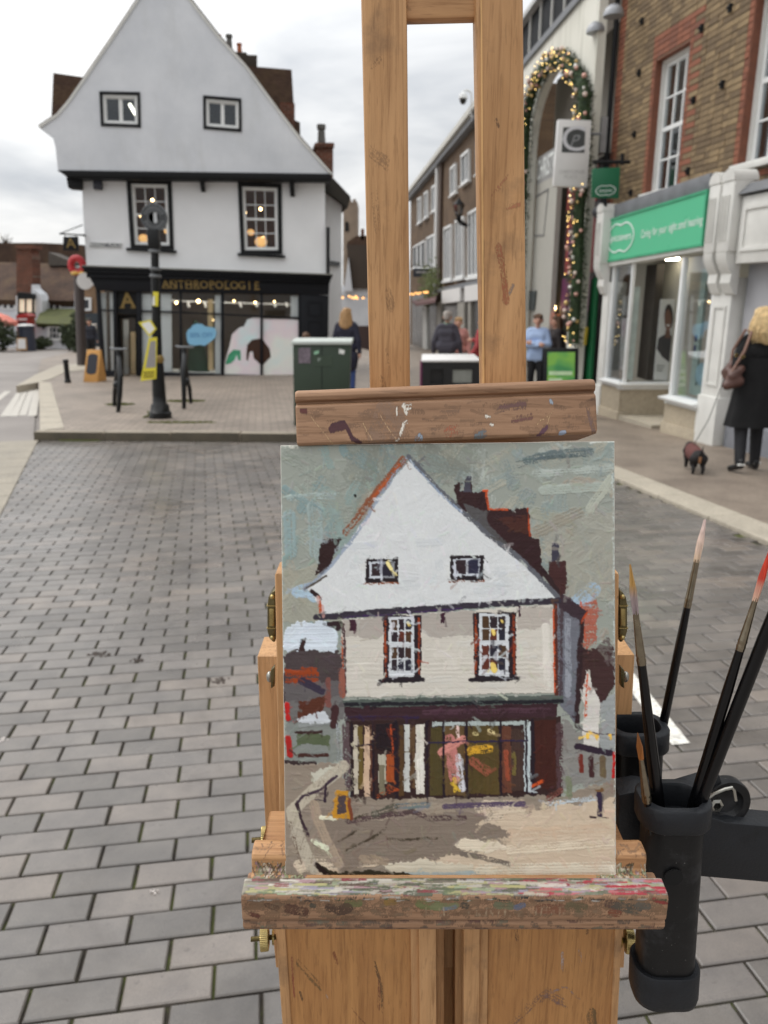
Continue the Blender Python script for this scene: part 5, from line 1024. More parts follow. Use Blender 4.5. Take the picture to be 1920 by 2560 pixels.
# lean-to with mossy roof
lt = thing('lean_to', 'low white lean-to with a mossy green tiled roof and leaded window', 'building', D(150, 868, YI - 4))
yl = YI - 4; t0 = IQ([(104, 772), (212, 772)], yl + 3.5); b0 = IQ([(88, 808), (216, 812)], yl); mb = MB(); mb.prism([t0[0], t0[1], b0[1], b0[0]], (0, .3, -.25)); mb.build('roof', mat('mossy_tiles', S(84, 88, 50), .9, var=.4, vs=1.5, bump=.6, bs=5), lt, smooth=0)
mb = MB(); mb.prism(IQ([(86, 806), (208, 810), (208, 872), (86, 872)], yl + .3), (0, 3, 0)); mb.build('wall', M_render, lt, smooth=0)
qd = IQ([(121, 814), (152, 815), (153, 850), (121, 850)], yl + .28); mb = MB(); ring(mb, qoff(inset(qd, -.05), V((0, -.06, 0))), qoff(inset(qd, .1), V((0, -.06, 0))), (0, .1, 0)); fr = mb.build('window', M_whitep, lt, smooth=0); mb = MB(); mb.prism(qd, (0, .02, 0)); mb.build('pane', bpy.data.materials['dark_pane'], fr, smooth=0)
for u in (.33, .66): mb = MB(); mb.prism([bl(qd, u - .02, 0) + V((0, -.05, 0)), bl(qd, u + .02, 0) + V((0, -.05, 0)), bl(qd, u + .02, 1) + V((0, -.05, 0)), bl(qd, u - .02, 1) + V((0, -.05, 0))], (0, .03, 0)); mb.build('glazing_bar', M_whitep, fr, smooth=0)
mb = MB(); mb.prism([bl(qd, 0, .48) + V((0, -.05, 0)), bl(qd, 1, .48) + V((0, -.05, 0)), bl(qd, 1, .53) + V((0, -.05, 0)), bl(qd, 0, .53) + V((0, -.05, 0))], (0, .03, 0)); mb.build('glazing_bar', M_whitep, fr, smooth=0)
mb = MB(); mb.prism(IQ([(167, 812), (187, 812), (186, 842), (168, 842)], yl + .2), (0, .1, 0)); mb.build('shutter', M_navy, lt, smooth=0)
mb = MB(); mb.ball(D(107.5, 819, yl + .2), .09, 8, 6); mb.build('wall_lamp', M_black, lt)
# brick house at the edge with a white sash window
bh = thing('brick_house', 'brown brick house with one white sash window beyond the inn', 'house', D(225, 860, 48)); mb = MB(); mb.prism(IQ([(203, 712), (262, 715), (262, 900), (203, 900)], 48), (0, 5, 0)); mb.build('wall', brickmat('ochre_brick', S(140, 110, 82), S(122, 96, 74), S(130, 116, 100)), bh, smooth=0)
qd = IQ([(206, 743), (229, 744), (229, 777), (206, 777)], 47.95); mb = MB(); ring(mb, qoff(qd, V((0, -.08, 0))), qoff(inset(qd, .14), V((0, -.08, 0))), (0, .1, 0)); fr = mb.build('window', M_whitep, bh, smooth=0); mb = MB(); mb.prism(qd, (0, .02, 0)); mb.build('pane', bpy.data.materials['dark_pane'], fr, smooth=0)
mb = MB(); mb.prism(IQ([(208, 783), (262, 783), (262, 900), (208, 900)], 47.6), (0, .3, 0)); mb.build('shopfront', mat('slate_shopfront', S(46, 56, 64), .5, var=.3, vs=.6), bh, smooth=0)
for k in range(3): mb = MB(); mb.prism(IQ([(219, 810 + 6 * k), (241, 809 + 6 * k), (241, 812 + 6 * k), (219, 813 + 6 * k)], 47.5), (0, .05, 0)); mb.build('notice_line', M_whitep, bh, smooth=0)
mb = MB(); mb.ball(D(219, 826, 47.3), .12, 8, 6); mb.build('lamp', M_warm, bh)
# telephone box, planter, notice board, awning, shrubs, tall shrub
tb = thing('telephone_box', 'red telephone box against the white inn wall', 'telephone box', D(56, 862, 47)); yb = 47
M_red = mat('post_office_red', S(150, 34, 32), .4, var=.15); pzb = lambda x, y, dy=0: D(x, y, yb + dy)
mb = MB(); mb.prism([pzb(41, 793), pzb(71, 793), pzb(71, 862), pzb(41, 862)], (0, .9, 0)); bx_ = mb.build('body', M_red, tb, bev=.02)
mb = MB(); mb.prism([pzb(40, 795, -.05), pzb(40, 790, -.05), pzb(45, 786, -.05), pzb(56, 784, -.05), pzb(67, 786, -.05), pzb(72, 790, -.05), pzb(72, 795, -.05)], (0, 1.0, 0)); mb.build('roof', M_red, tb, smooth=0)
for i in range(3):
    for j in range(5): x0 = 46 + i * 7; y0 = 803 + j * 8.5; mb = MB(); mb.prism([pzb(x0, y0, -.01), pzb(x0 + 5.6, y0, -.01), pzb(x0 + 5.6, y0 + 7, -.01), pzb(x0, y0 + 7, -.01)], (0, .02, 0)); mb.build('pane', bpy.data.materials['dark_pane'], tb, smooth=0)
mb = MB(); mb.prism([pzb(45, 796, -.03), pzb(67, 796, -.03), pzb(67, 800, -.03), pzb(45, 800, -.03)], (0, .03, 0)); mb.build('sign_strip', M_signw, tb, smooth=0)
nb = thing('litter_bin', 'dark blue-grey bin standing in front of the red telephone box', 'bin', D(72, 868, 45)); mb = MB(); mb.lathe([(.42, 0), (.42, 1.25), (.46, 1.27), (.46, 1.36), (.2, 1.42)], V((D(71, 868, 45).x, 45, gz(45, -.05))), 14); mb.build('body', mat('blue_grey_bin', S(52, 56, 70), .5), nb); c = V((D(71, 868, 45).x, 45, gz(45, 1.36))); mb = MB(); mb.lathe([(.46, 0), (.40, .06), (.1, .1)], c, 14); mb.build('lid', M_signw, nb)
ab = thing('pavement_board', 'small white notice on a wooden a-board outside the inn', 'a-board', D(55, 872, 43)); yb2 = 43.0
mb = MB(); mb.prism(IQ([(42, 845), (65, 845), (67, 876), (41, 876)], yb2), (0, .08, 0)); mb.build('frame', mat('pine_frame', S(168, 130, 82), .7), ab, smooth=0); mb = MB(); mb.prism(IQ([(44.5, 847.5), (63, 847.5), (64.3, 872), (43.7, 872)], yb2 - .02), (0, .02, 0)); mb.build('sheet', M_signw, ab, smooth=0); mb = MB(); mb.prism(IQ([(44, 846), (64, 846), (66, 872), (43, 872)], yb2 + .5), (0, .05, 0)); mb.build('rear_leg', bpy.data.materials['pine_frame'], ab, smooth=0)
aw = thing('parasol', 'faded coral market parasol beside the inn', 'parasol', D(0, 868, 46)); c = D(-2, 782, 46); mb = MB(); mb.lathe([(1.0, -.75), (.98, -.5), (.5, -.18), (.02, 0)], c, 8); mb.build('canopy', mat('coral_canvas', S(212, 128, 112), .8, var=.1), aw, smooth=0); mb = MB(); mb.tube([c, V((c.x, c.y, gz(46)))], .04, 8); mb.build('pole', M_whited, aw)
M_shrub = mat('shrub_leaf', S(52, 62, 36), .8, var=.5, vs=3)
def shrub(px, py, y, rx, rz, nn, label, trunk=True):
    base = D(px, py, y); base.z = gz(y); o = thing('shrub', label, 'shrub', base); vs = []
    for _ in range(nn):
        d = V((random.gauss(0, 1), random.gauss(0, 1), random.gauss(0, 1))).normalized(); r_ = random.random() ** .4; lump = 1 + .25 * math.sin(5 * d.x + 3 * d.z + px); c = base + V((d.x * rx * r_ * lump, d.y * rx * r_ * lump, rz + d.z * rz * r_ * .95 * lump)); s_ = .10
        a = V((random.gauss(0, 1), random.gauss(0, 1), random.gauss(0, 1))).normalized() * s_; b = V((random.gauss(0, 1), random.gauss(0, 1), random.gauss(0, 1))).normalized() * s_ * .6; vs += [c - a, c + b, c + a, c - b]
    me = bpy.data.meshes.new('foliage'); me.from_pydata([v - base for v in vs], [], [(4 * i, 4 * i + 1, 4 * i + 2, 4 * i + 3) for i in range(nn)]); me.materials.append(M_shrub); tag(link(bpy.data.objects.new('foliage', me), o), kind='stuff')
    mb = MB(); mb.tube([base - V((0, 0, .1)), base + V((.05, 0, rz * 1.2))], [.06, .02], 6); mb.build('stem', mat('bark', S(70, 58, 48), .9) if 'bark' not in bpy.data.materials else bpy.data.materials['bark'], o)
shrub(5, 868, 44, .9, .85, 1400, 'round dark shrub beside the white notice board'); shrub(172, 866, 45, .45, .75, 900, 'narrow dark shrub in front of the lean-to shutter'); shrub(208, 880, 38, .55, 1.0, 1400, 'tall dark green shrub at the corner by the black shopfront'); shrub(105, 866, 47, .6, .35, 700, 'low dark planting along the foot of the lean-to')
# bare tree beyond the inn roof
bt_ = thing('bare_tree', 'small bare winter tree standing beyond the inn roof', 'tree', D(15, 700, 70)); mb = MB(); b0 = D(14, 700, 70); mb.tube([b0, D(15, 600, 70)], [.2, .08], 6)
mb.build('trunk', bpy.data.materials['bark'], bt_)
mb = MB()
for i in range(26): a = D(15 + random.gauss(0, 1), 630 - random.random() * 25, 70); e_ = D(15 + random.gauss(0, 12), 580 + random.random() * 25, 70) + V((0, random.gauss(0, .6), 0)); mb.tube([a, a.lerp(e_, .5) + V((0, 0, .1)), e_], [.035, .025, .01], 4)
tag(mb.build('twigs', bpy.data.materials['bark'], bt_), kind='stuff')
# red ring decoration on a street post
rd = thing('ring_decoration', 'red tinsel ring decoration with a gold bow on a grey post beside the black shopfront', 'decoration', V((D(202, 880, 26).x, 26, gz(26, .1)))); yr = 26.0
mb = MB(); cR_ = D(193, 664, yr); rr = (D(218, 664, yr) - D(168, 664, yr)).length / 2
path = [cR_ + V((math.cos(t_) * rr * .62, 0, math.sin(t_) * rr * .70)) for t_ in [6.2832 * i / 24 for i in range(25)]]; mb.tube(path, rr * .34, 10); o = mb.build('ring', mat('red_tinsel', S(196, 52, 58), .5, var=.5, vs=25), rd)
mb = MB(); c = D(197, 683, yr - .15); mb.ball(c - V((.12, 0, 0)), (.15, .06, .06), 10, 6); mb.ball(c + V((.12, 0, 0)), (.15, .06, .06), 10, 6); mb.build('bow', mat('gold_ribbon', S(222, 178, 84), .4), rd)
mb = MB(); mb.tube([V((D(200, 880, yr).x - .02, yr + .1, gz(yr, .1))), D(197, 690, yr + .1)], .16, 10); mb.tube([D(197, 690, yr + .1), D(195, 668, yr + .1)], .05, 8); mb.build('post', mat('grey_post', S(78, 70, 68), .6), rd)
rs = thing('round_sign', 'small white round road sign fixed to the grey post', 'sign', D(212, 703, 25.7)); mb = MB(); mb.lathe([(.26, 0), (.26, .02)], D(212, 703, 25.75), 20, axis=(0, -1, 0)); mb.build('disc', M_signw, rs)
M_brass = mat('brass', S(176, 156, 104), .28, metal=.9, var=.25, vs=120); M_brassd = mat('tarnished_brass', S(112, 102, 72), .32, metal=.85, var=.35, vs=90); M_steel = mat('steel', S(168, 166, 158), .3, metal=.9, var=.1)

# ------------------------------------------------------------ street furniture on the island
UP = .118
def onis(px, py): p = G(px, py, UP); return p
lp = onis(400, 1045); yl = lp.y; T = lambda x, y, dy=0: D(x, y, yl + dy)
fp = thing('finger_post', 'black cast-iron post with gold collar and roundel before the shop', 'post', lp)
M_iron = mat('black_iron', S(18, 19, 20), .4, var=.3, vs=8, bump=.1, bs=40, spec=.35)
def stackpost(parent, pts, m, name, nseg=14):
    mb = MB(); ps = [T(x, y) for x, y, r_ in pts]; mb.tube(ps, [r_ for *_, r_ in pts], nseg); return mb.build(name, m, parent, smooth=50)
ppm = 153.6
stackpost(fp, [(401, 1050, .17), (401, 1030, .17), (400, 1028, .15), (400, 1012, .135), (399, 1008, .105), (398, 985, .10)], M_iron, 'base', 8)
stackpost(fp, [(398, 990, .10), (394, 905, .085), (393, 893, .075), (390, 760, .062), (388, 690, .058), (387, 625, .055), (386, 600, .05)], M_iron, 'shaft')
stackpost(fp, [(394, 908, .078), (394, 905, .092), (393.5, 898, .10), (393, 890, .088), (393, 886, .07)], M_gold, 'collar')
M_grey3 = mat('worn_grey_band', S(112, 114, 116), .45, metal=.4)
for y in (690, 672, 628): stackpost(fp, [(389 - (690 - y) * .04, y + 4, .078), (389 - (690 - y) * .04, y, .088), (389 - (690 - y) * .04, y - 4, .078)], M_grey3, 'band')
mb = MB(); c = T(385, 598); mb.box(c, (.16, .13, .26)); mb.build('cap_block', M_iron, fp, bev=.015)
M_sheet0 = mat('pale_plate', S(196, 198, 200), .5)
c = T(386, 544); ro = 28 / ppm; mb = MB(); mb.lathe([(ro * .42, -.02), (ro, -.02), (ro, .02), (ro * .42, .02), (ro * .42, -.02)], c, 40, axis=(0, -1, 0)); rd_ = mb.build('roundel', mat('roundel_grey', S(58, 60, 62), .5, var=.2), fp, smooth=40); mb = MB(); mb.box(c + V((.015, 0, 0)), (.05, .02, ro * .75)); mb.build('roundel_plate', M_sheet0, rd_)
for r_ in (ro * .97, ro * .46): mb = MB(); mb.tube([c + V((math.cos(t_) * r_, -.024, math.sin(t_) * r_)) for t_ in [6.2832 * i / 40 for i in range(41)]], .008, 6); mb.build('roundel_rim', M_grey3, rd_)
for i in range(22):
    t_ = 6.2832 * (i + .5) / 22; p = c + V((math.cos(t_) * ro * .72, -.022, math.sin(t_) * ro * .72))
    if abs(math.sin(t_)) < .28: continue
    mb = MB(); mb.box(p, (.022, .006, .05), Matrix.Rotation(-(t_ - math.pi / 2), 3, 'Y')); mb.build('letter_mark', M_grey3, rd_, smooth=0)
M_yel = mat('yellow_board', S(222, 208, 62), .5, var=.06); M_sheet = mat('notice_sheet', S(232, 232, 228), .6, var=.03); M_greyt = mat('grey_print', S(150, 146, 144), .6, var=.2, vs=30)
ns = thing('notice_board', 'tall tapering yellow-edged notice panel tied to the black post', 'notice', T(370, 955, -.1)); off = -.13
mb = MB(); mb.prism([T(372, 845, off), T(392, 843, off), T(390, 947, off), T(351, 953, off)], (0, .02, 0)); bd = mb.build('panel', M_yel, ns, smooth=0)
mb = MB(); mb.prism([T(376, 853, off - .003), T(389, 852, off - .003), T(389, 918, off - .003), T(364, 920, off - .003)], (0, .002, 0)); mb.build('grey_text_panel', M_greyt, bd, smooth=0)
for k in range(3): mb = MB(); mb.prism([T(358, 930 + 6 * k, off - .003), T(386, 928 + 6 * k, off - .003), T(386, 930.5 + 6 * k, off - .003), T(358, 932.5 + 6 * k, off - .003)], (0, .002, 0)); mb.build('print_line', M_brownd, bd, smooth=0)
nf = thing('notice_board', 'white card with yellow edges tilted beside the black post above the tall notice', 'notice', T(370, 840, -.1))
qd = [T(346, 806, off), T(376, 799, off), T(391, 822, off), T(374, 843, off)]; mb = MB(); mb.prism(qd, (0, .015, 0)); bd = mb.build('panel', M_yel, nf, smooth=0); mb = MB(); mb.prism(qoff(inset(qd, .025), V((0, -.003, 0))), (0, .002, 0)); mb.build('sheet', M_sheet, bd, smooth=0)
nt_ = thing('post_sticker', 'small yellow and white notice fixed high on the black post', 'notice', T(388, 760, -.08)); mb = MB(); mb.prism([T(383, 729, -.085), T(396, 730, -.085), T(395, 766, -.085), T(380, 764, -.085)], (0, .01, 0)); bd = mb.build('panel', M_yel, nt_, smooth=0); mb = MB(); mb.prism([T(381, 744, -.088), T(386, 738, -.088), T(387, 763, -.088), T(380.5, 763, -.088)], (0, .002, 0)); mb.build('white_corner', M_sheet, bd, smooth=0)
# cycle stands seen end on
def cstand(px, py, top, lean, label):
    b = onis(px, py); y = b.y; o = thing('cycle_stand', label, 'cycle stand', b, None); E_ = lambda x, yy, dy=0: D(x, yy, y + dy)
    k = lean
    mb = MB(); mb.tube([E_(px - 2, py + 3, 0), E_(px + k * 2, py - 40, .0), E_(px + k * 4, py - 90, .05), E_(px + k * 1, py - 125, .22), E_(px - 2, top + 10, .45)], [.032, .042, .046, .04, .03], 10); mb.build('front_hoop', M_iron, o)
    mb = MB(); mb.tube([E_(px - 12 if k > 0 else px + 16, py - 6, .9), E_(px - 10 if k > 0 else px + 12, py - 50, .9), E_(px - 6 if k > 0 else px + 4, py - 85, .75), E_(px, py - 120, .5)], [.03, .038, .042, .032], 10); mb.build('rear_hoop', M_iron, o)
    mb = MB(); mb.tube([E_(px - 1, top + 22, .35), E_(px - 2, top + 2, .38)], .035, 8); mb.build('stem', M_iron, o)
    mb = MB(); mb.tube([E_(px - 22, top - 1, .38), E_(px - 17, top + 1, .36), E_(px, top + 2, .35), E_(px + 22, top + 2, .36)], [.016, .02, .02, .018], 8); mb.build('top_bar', M_grey3, o)
    mb = MB(); mb.lathe([(.05, -.05), (.07, 0), (.05, .05)], E_(px + (4 if k < 0 else -4), py - 68, .2), 10, axis=(1, 0, 0)); mb.build('hub', M_iron, o)
cstand(297, 1030, 871, 1, 'black cycle stand with a crossbar on top, the one before the shop door'); cstand(462, 1022, 866, -1, 'black cycle stand with a crossbar on top, the one before the blue window notice')
# loose cable at the post foot
mb = MB(); p = onis(382, 1044)
for k in range(5): mb.tube([lp + V((-.05, -.05, .03)), p + V((-.02 * k, .02 * k - .05, .05 + .01 * k)), p + V((-.13 + .02 * k, -.05 + .03 * k, .012))], .012, 6)
tag(mb.build('weed_tuft', M_moss), 'straggly dark weed tuft at the foot of the black post', 'weeds', kind='stuff')
# chalkboard a-board
p0 = onis(226, 955); yb = p0.y; E_ = lambda x, y, dy=0: D(x, y, yb + dy)
ao = thing('chalkboard', 'orange wooden a-board with a rounded black chalkboard outside the shop corner', 'a-board', p0); M_pine = mat('orange_pine', S(196, 144, 78), .6, var=.15, vs=5)
qd = [E_(217, 874, .15), E_(251, 875, .15), E_(243, 956, -.05), E_(208, 955, -.05)]; mb = MB(); mb.prism(qd, (.02, .05, 0)); mb.build('front_board', M_pine, ao, bev=.008)
fn = (qd[1] - qd[0]).cross(qd[0] - qd[3]).normalized(); fn = fn if fn.y < 0 else -fn; K = 10; pts = [bl(qd, .5 + .36 * math.cos(t_), .2 - .08 * math.sin(t_)) for t_ in [math.pi * i / K for i in range(K + 1)]] + [bl(qd, .5 - .36 * math.cos(t_), .68 + .08 * math.sin(t_)) for t_ in [math.pi * i / K for i in range(K + 1)]]
mb = MB(); mb.prism([p + fn * .006 for p in pts], -fn * .008); mb.build('slate', mat('chalk_slate', S(50, 52, 60), .7, var=.15), ao, smooth=0)
qb = [E_(222, 876, .20), E_(253, 876, .20), E_(266, 952, .55), E_(232, 952, .55)]; mb = MB(); mb.prism(qb, (0, .03, 0)); mb.build('rear_board', M_pine, ao, bev=.005)
mb = MB(); mb.prism([qd[1], qb[1], qb[1].lerp(qb[2], .98), qd[2]], (-.012, 0, 0)); mb.build('side_panel', M_pine, ao, smooth=0)
# bollard
p0 = onis(170, 957); bo = thing('bollard', 'short black cylindrical bollard near the chalkboard', 'bollard', p0); mb = MB(); mb.lathe([(.075, -.05), (.075, .06), (.06, .08), (.058, .48), (.068, .49), (.068, .53), (.05, .55), (0, .555)], p0, 18); mb.build('post', M_iron, bo)
# green telecom cabinet
p0 = onis(800, 1064); yb = p0.y; E_ = lambda x, y, dy=0: D(x, y, yb + dy); cb_ = thing('utility_cabinet', 'dark green street utility cabinet with a pale top and stickers', 'cabinet', p0); M_cab = mat('cabinet_green', S(48, 62, 48), .5, var=.15, vs=3)
mb = MB(); mb.prism([E_(732, 859), E_(876, 859), E_(871, 1068), E_(735, 1068)], (0, .42, 0)); mb.build('body', M_cab, cb_, bev=.015)
mb = MB(); mb.prism([E_(728, 853, -.03), E_(880, 853, -.03), E_(880, 862, -.03), E_(728, 862, -.03)], (0, .5, .02)); mb.build('lid', mat('pale_lid', S(188, 194, 188), .5, var=.08), cb_, bev=.012)
for x in (804,): mb = MB(); mb.prism([E_(x, 866, -.004), E_(x + 1.6, 866, -.004), E_(x + 1.6, 1060, -.004), E_(x, 1060, -.004)], (0, .006, 0)); mb.build('door_gap', M_black, cb_, smooth=0)
for pts, m in (([(746, 870), (776, 869), (776, 908), (746, 908)], mat('sticker_mauve', S(124, 112, 122), .6, var=.6, vs=25)), ([(785, 879), (798, 876), (796, 884), (786, 887)], mat('sticker_mint', S(150, 196, 164), .6)), ([(848, 872), (862, 876), (860, 886), (847, 883)], M_sheet), ([(794, 895), (803, 896), (802, 904), (794, 903)], mat('sticker_grey', S(140, 150, 142), .6)), ([(783, 889), (830, 889), (830, 916), (783, 916)], mat('cabinet_plate', S(58, 72, 58), .4))): mb = MB(); mb.prism([E_(x, y, -.006 - random.random() * .002) for x, y in pts], (0, .004, 0)); mb.build('sticker', m, cb_, smooth=0)
# twin litter bin with a white top
yb = 13.2; E_ = lambda x, y, dy=0: D(x, y, yb + dy); b0 = V((E_(1128, 950).x, yb, gz(yb, .022))); zz = b0.z; bn_ = thing('litter_bin', 'wide black twin litter bin with a white top between the easel uprights', 'bin', b0)
x0, x1 = E_(1056, 900).x, E_(1200, 900).x; zt_ = E_(1128, 905).z; mb = MB(); mb.holed([V((x0, yb, zz)), V((x1, yb, zz)), V((x1, yb, zt_)), V((x0, yb, zt_))], [[V((a, yb, zt_ - .12)), V((b, yb, zt_ - .12)), V((b, yb, zt_ - .36)), V((a, yb, zt_ - .36))] for a, b in ((x0 + .14, x0 + .36), (x1 - .46, x1 - .12))], (0, .05, 0)); mb.build('front', mat('bin_black', S(26, 26, 28), .4), bn_, smooth=0)
mb = MB(); mb.box(((x0 + x1) / 2, yb + .3, (zz + zt_) / 2), (x1 - x0 - .01, .45, zt_ - zz - .01)); mb.build('body', bpy.data.materials['bin_black'], bn_, smooth=0)
mb = MB(); mb.prism([V((x0 - .02, yb - .03, zt_)), V((x1 + .02, yb - .03, zt_)), V((x1 - .04, yb + .55, zt_ + .06)), V((x0 + .02, yb + .55, zt_ + .06))], (0, 0, .035)); mb.build('lid', M_signw, bn_, bev=.01)
mb = MB(); mb.box((x1 - .29, yb + .03, zt_ - .24), (.33, .01, .22)); mb.build('label_plate', mat('bin_label', S(140, 142, 136), .6), bn_, smooth=0); mb = MB(); mb.box((x0 - .01, yb + .2, zz + .45), (.03, .3, .8)); mb.build('side_stripe', mat('magenta_stripe', S(112, 40, 84), .5), bn_, smooth=0)
# green pavement poster board
yb = 12.2; E_ = lambda x, y, dy=0: D(x, y, yb + dy); b0 = V((E_(1402, 950).x, yb, gz(yb, .022))); gb = thing('poster_board', 'black framed pavement board with a green poster beside the arch', 'a-board', b0)
za = E_(1400, 872).z; xa, xb_ = E_(1362, 900).x, E_(1450, 900).x; mb = MB(); qd = [V((xa, yb + .12, za)), V((xb_, yb + .12, za)), V((xb_, yb - .1, b0.z)), V((xa, yb - .1, b0.z))]; mb.prism(qd, (0, .03, 0)); mb.build('frame', M_black, gb, bev=.01); mb = MB(); mb.prism([qd[0] + V((0, .05, 0)), qd[1] + V((0, .05, 0)), V((xb_, yb + .38, b0.z)), V((xa, yb + .38, b0.z))], (0, .03, 0)); mb.build('rear_leg', M_black, gb, smooth=0)
q = Nodes('green_poster'); c_ = q.ramp(q.noise(q.coord((1, 1, 1.4)), 3.2, 1), [(.4, S(128, 184, 76)), (.52, S(92, 162, 84)), (.6, S(64, 142, 82))]); M_gp = q.fin(c_, .4); qi = inset(qd, .06); fn = (qd[1] - qd[0]).cross(qd[0] - qd[3]).normalized(); fn = fn if fn.y < 0 else -fn
mb = MB(); mb.prism(qoff(qi, fn * .004), -fn * .003); ps_ = mb.build('poster', M_gp, gb, smooth=0)
for k, (u1) in enumerate((.9, .55, .35)): mb = MB(); v0 = .30 + .11 * k; mb.prism(qoff([bl(qi, .06, v0), bl(qi, u1, v0), bl(qi, u1, v0 + .06), bl(qi, .06, v0 + .06)], fn * .006), -fn * .001); mb.build('print_line', mat('pale_green_ink', S(196, 222, 180), .5) if k == 0 else bpy.data.materials['pale_green_ink'], ps_, smooth=0)

# ------------------------------------------------------------ people and the dog
M_skin = mat('skin', S(204, 156, 134), .55, var=.06); M_eye = mat('eye_dark', S(40, 30, 28), .4); M_lip = mat('lips', S(164, 92, 84), .5)
def person(label, base, rz, h, hair, top, leg, shoe, arms, stride=.0, hairstyle='short', topcaps=None, vox=.012, extra=None, scarf=None, lean=0.0, spread=.09):
    """arms: (elbow, wrist, fingertip-direction) per side in body units for a 1.70 m figure; y is forward"""
    o = thing('person', label, 'person', base); s = h / 1.70
    K = lambda x, y, z: (x * s, (y + lean * max(0, z - .9)) * s, z * s); C = lambda a, r, b, q_: (K(*a), r * s, K(*b), q_ * s)
    body, legs, shoes, coat = [], [], [], []
    for sg in (-1, 1):
        f = stride * sg; kn = (sg * (.06 + spread * .4), f * .5 + .03, .49); an = (sg * spread, f - .02, .09 + (.05 if f < -.05 else 0)); L1 = C((sg * .085, 0, .92), .09, kn, .062); L2 = C(kn, .062, an, .042); body += [L1, L2]
        legs += [(a, r + .014 * s, b, q_ + .018 * s) for a, r, b, q_ in (L1, L2)]
        ft = [C((an[0], an[1] - .035, .045 + an[2] - .09), .038, (an[0] + sg * .015, an[1] + .15, .035 if f >= -.05 else .03), .034)]; body += [(a, r * .8, b, q_ * .8) for a, r, b, q_ in ft]; shoes += ft + [C((an[0], an[1] - .03, an[2] + .0), .043, (an[0], an[1], an[2] - .03), .042)]
    tor = [C((-.075, 0, .95), .115, (.075, 0, .95), .115), C((-.06, 0, 1.12), .105, (.06, 0, 1.12), .105), C((-.09, .0, 1.28), .11, (.09, .0, 1.28), .11), C((-.14, -.005, 1.385), .065, (.14, -.005, 1.385), .065), C((-.06, 0, .95), .10, (-.08, 0, 1.3), .1), C((.06, 0, .95), .10, (.08, 0, 1.3), .1)]
    head = [C((0, -.005, 1.41), .052, (0, .015, 1.52), .05), C((0, -.012, 1.615), .088, (0, .01, 1.60), .086), C((0, .03, 1.60), .072, (0, .045, 1.53), .048), C((0, .105, 1.60), .010, (0, .122, 1.575), .014), C((-.088, 0, 1.58), .018, (-.09, -.005, 1.61), .02), C((.088, 0, 1.58), .018, (.09, -.005, 1.61), .02)]
    body += tor + head; coat += [(a, r + .022 * s, b, q_ + .022 * s) for a, r, b, q_ in tor]
    for sg, (el, wr, fd) in zip((-1, 1), arms):
        sh = (sg * .175, -.005, 1.37); A1, A2 = C(sh, .055, el, .043), C(el, .043, wr, .030); body += [A1, A2]; coat += [(a, r + .022 * s, b, q_ + .020 * s) for a, r, b, q_ in (A1, A2)]
        w_ = V(wr); d = V(fd).normalized(); side = d.cross(V((sg, 0, 0))).normalized() if abs(d.x) < .9 else V((0, 0, 1)); pc = w_ + d * .075
        body.append(C(tuple(w_ + d * .02), .028, tuple(pc), .033))
        for k, ln in enumerate((.065, .078, .072, .055)): b0_ = pc + side * (.036 - .024 * k); bent = (d + V((-sg * .25, .1, 0))).normalized(); body.append(C(tuple(b0_), .0115, tuple(b0_ + d * ln * .55), .010)); body.append(C(tuple(b0_ + d * ln * .55), .010, tuple(b0_ + d * ln * .55 + bent * ln * .5), .0085))
        t0 = w_ + d * .03 + side * .03; body.append(C(tuple(t0), .013, tuple(t0 + (d * .6 + side * .7).normalized() * .06), .0095))
    if topcaps: coat += [C(*t_) for t_ in topcaps]
    kw = dict(loc=base, rz=rz)
    fuse(body, 'body', M_skin, o, vox, 3, **kw); fuse(legs, 'trousers', leg, o, .018, 4, **kw); fuse(shoes, 'shoes', shoe, o, .014, 3, **kw); fuse(coat, 'coat', top, o, .018, 4, .0008, **kw)
    hc = [C((0, -.035, 1.64), .092, (0, .0, 1.655), .088), C((0, -.06, 1.60), .075, (0, -.05, 1.66), .08), C((-.05, .03, 1.68), .05, (.05, .03, 1.68), .05)]
    if hairstyle == 'long': hc += [C((sx * .07, -.035, 1.62), .05, (sx * .10, -.045, 1.40), .055) for sx in (-1, 1)] + [C((sx * .03, -.07, 1.62), .06, (sx * .04, -.09, 1.37), .055) for sx in (-1, 1)] + [C((0, -.08, 1.60), .06, (.02, -.10, 1.36), .05)]
    if hairstyle == 'bob': hc += [C((sx * .075, -.02, 1.64), .055, (sx * .10, -.03, 1.47), .055) for sx in (-1, 1)] + [C((sx * .04, -.075, 1.64), .06, (sx * .05, -.085, 1.43), .06) for sx in (-1, 1)] + [C((0, -.085, 1.62), .065, (0, -.09, 1.41), .06)]
    if hairstyle == 'tied': hc += [C((0, -.09, 1.60), .05, (0, -.11, 1.55), .04)]
    fuse(hc, 'hair', hair, o, .012, 2, .0035, **kw)
    if scarf: fuse([C((-.06, .0, 1.45), .05, (.06, 0, 1.45), .05), C((0, -.05, 1.45), .05, (0, .05, 1.44), .05)], 'scarf', scarf, o, .014, 3, **kw)
    rm3 = Matrix.Rotation(rz, 3, 'Z'); mb = MB()
    for sx in (-1, 1): mb = MB(); mb.ball(V(base) + rm3 @ V(K(sx * .032, .094, 1.615)), .011 * s, 8, 6); mb.build('eye', M_eye, o)
    mb = MB(); mb.ball(V(base) + rm3 @ V(K(0, .098, 1.545)), (.022 * s, .009 * s, .007 * s), 8, 6); mb.build('mouth', M_lip, o)
    return o
DN = lambda sg, f=0.0, out=.04: ((sg * (.22 + out), f * .3 - .02, 1.09), (sg * (.24 + out), f + .06, .86), (0, .15, -1))
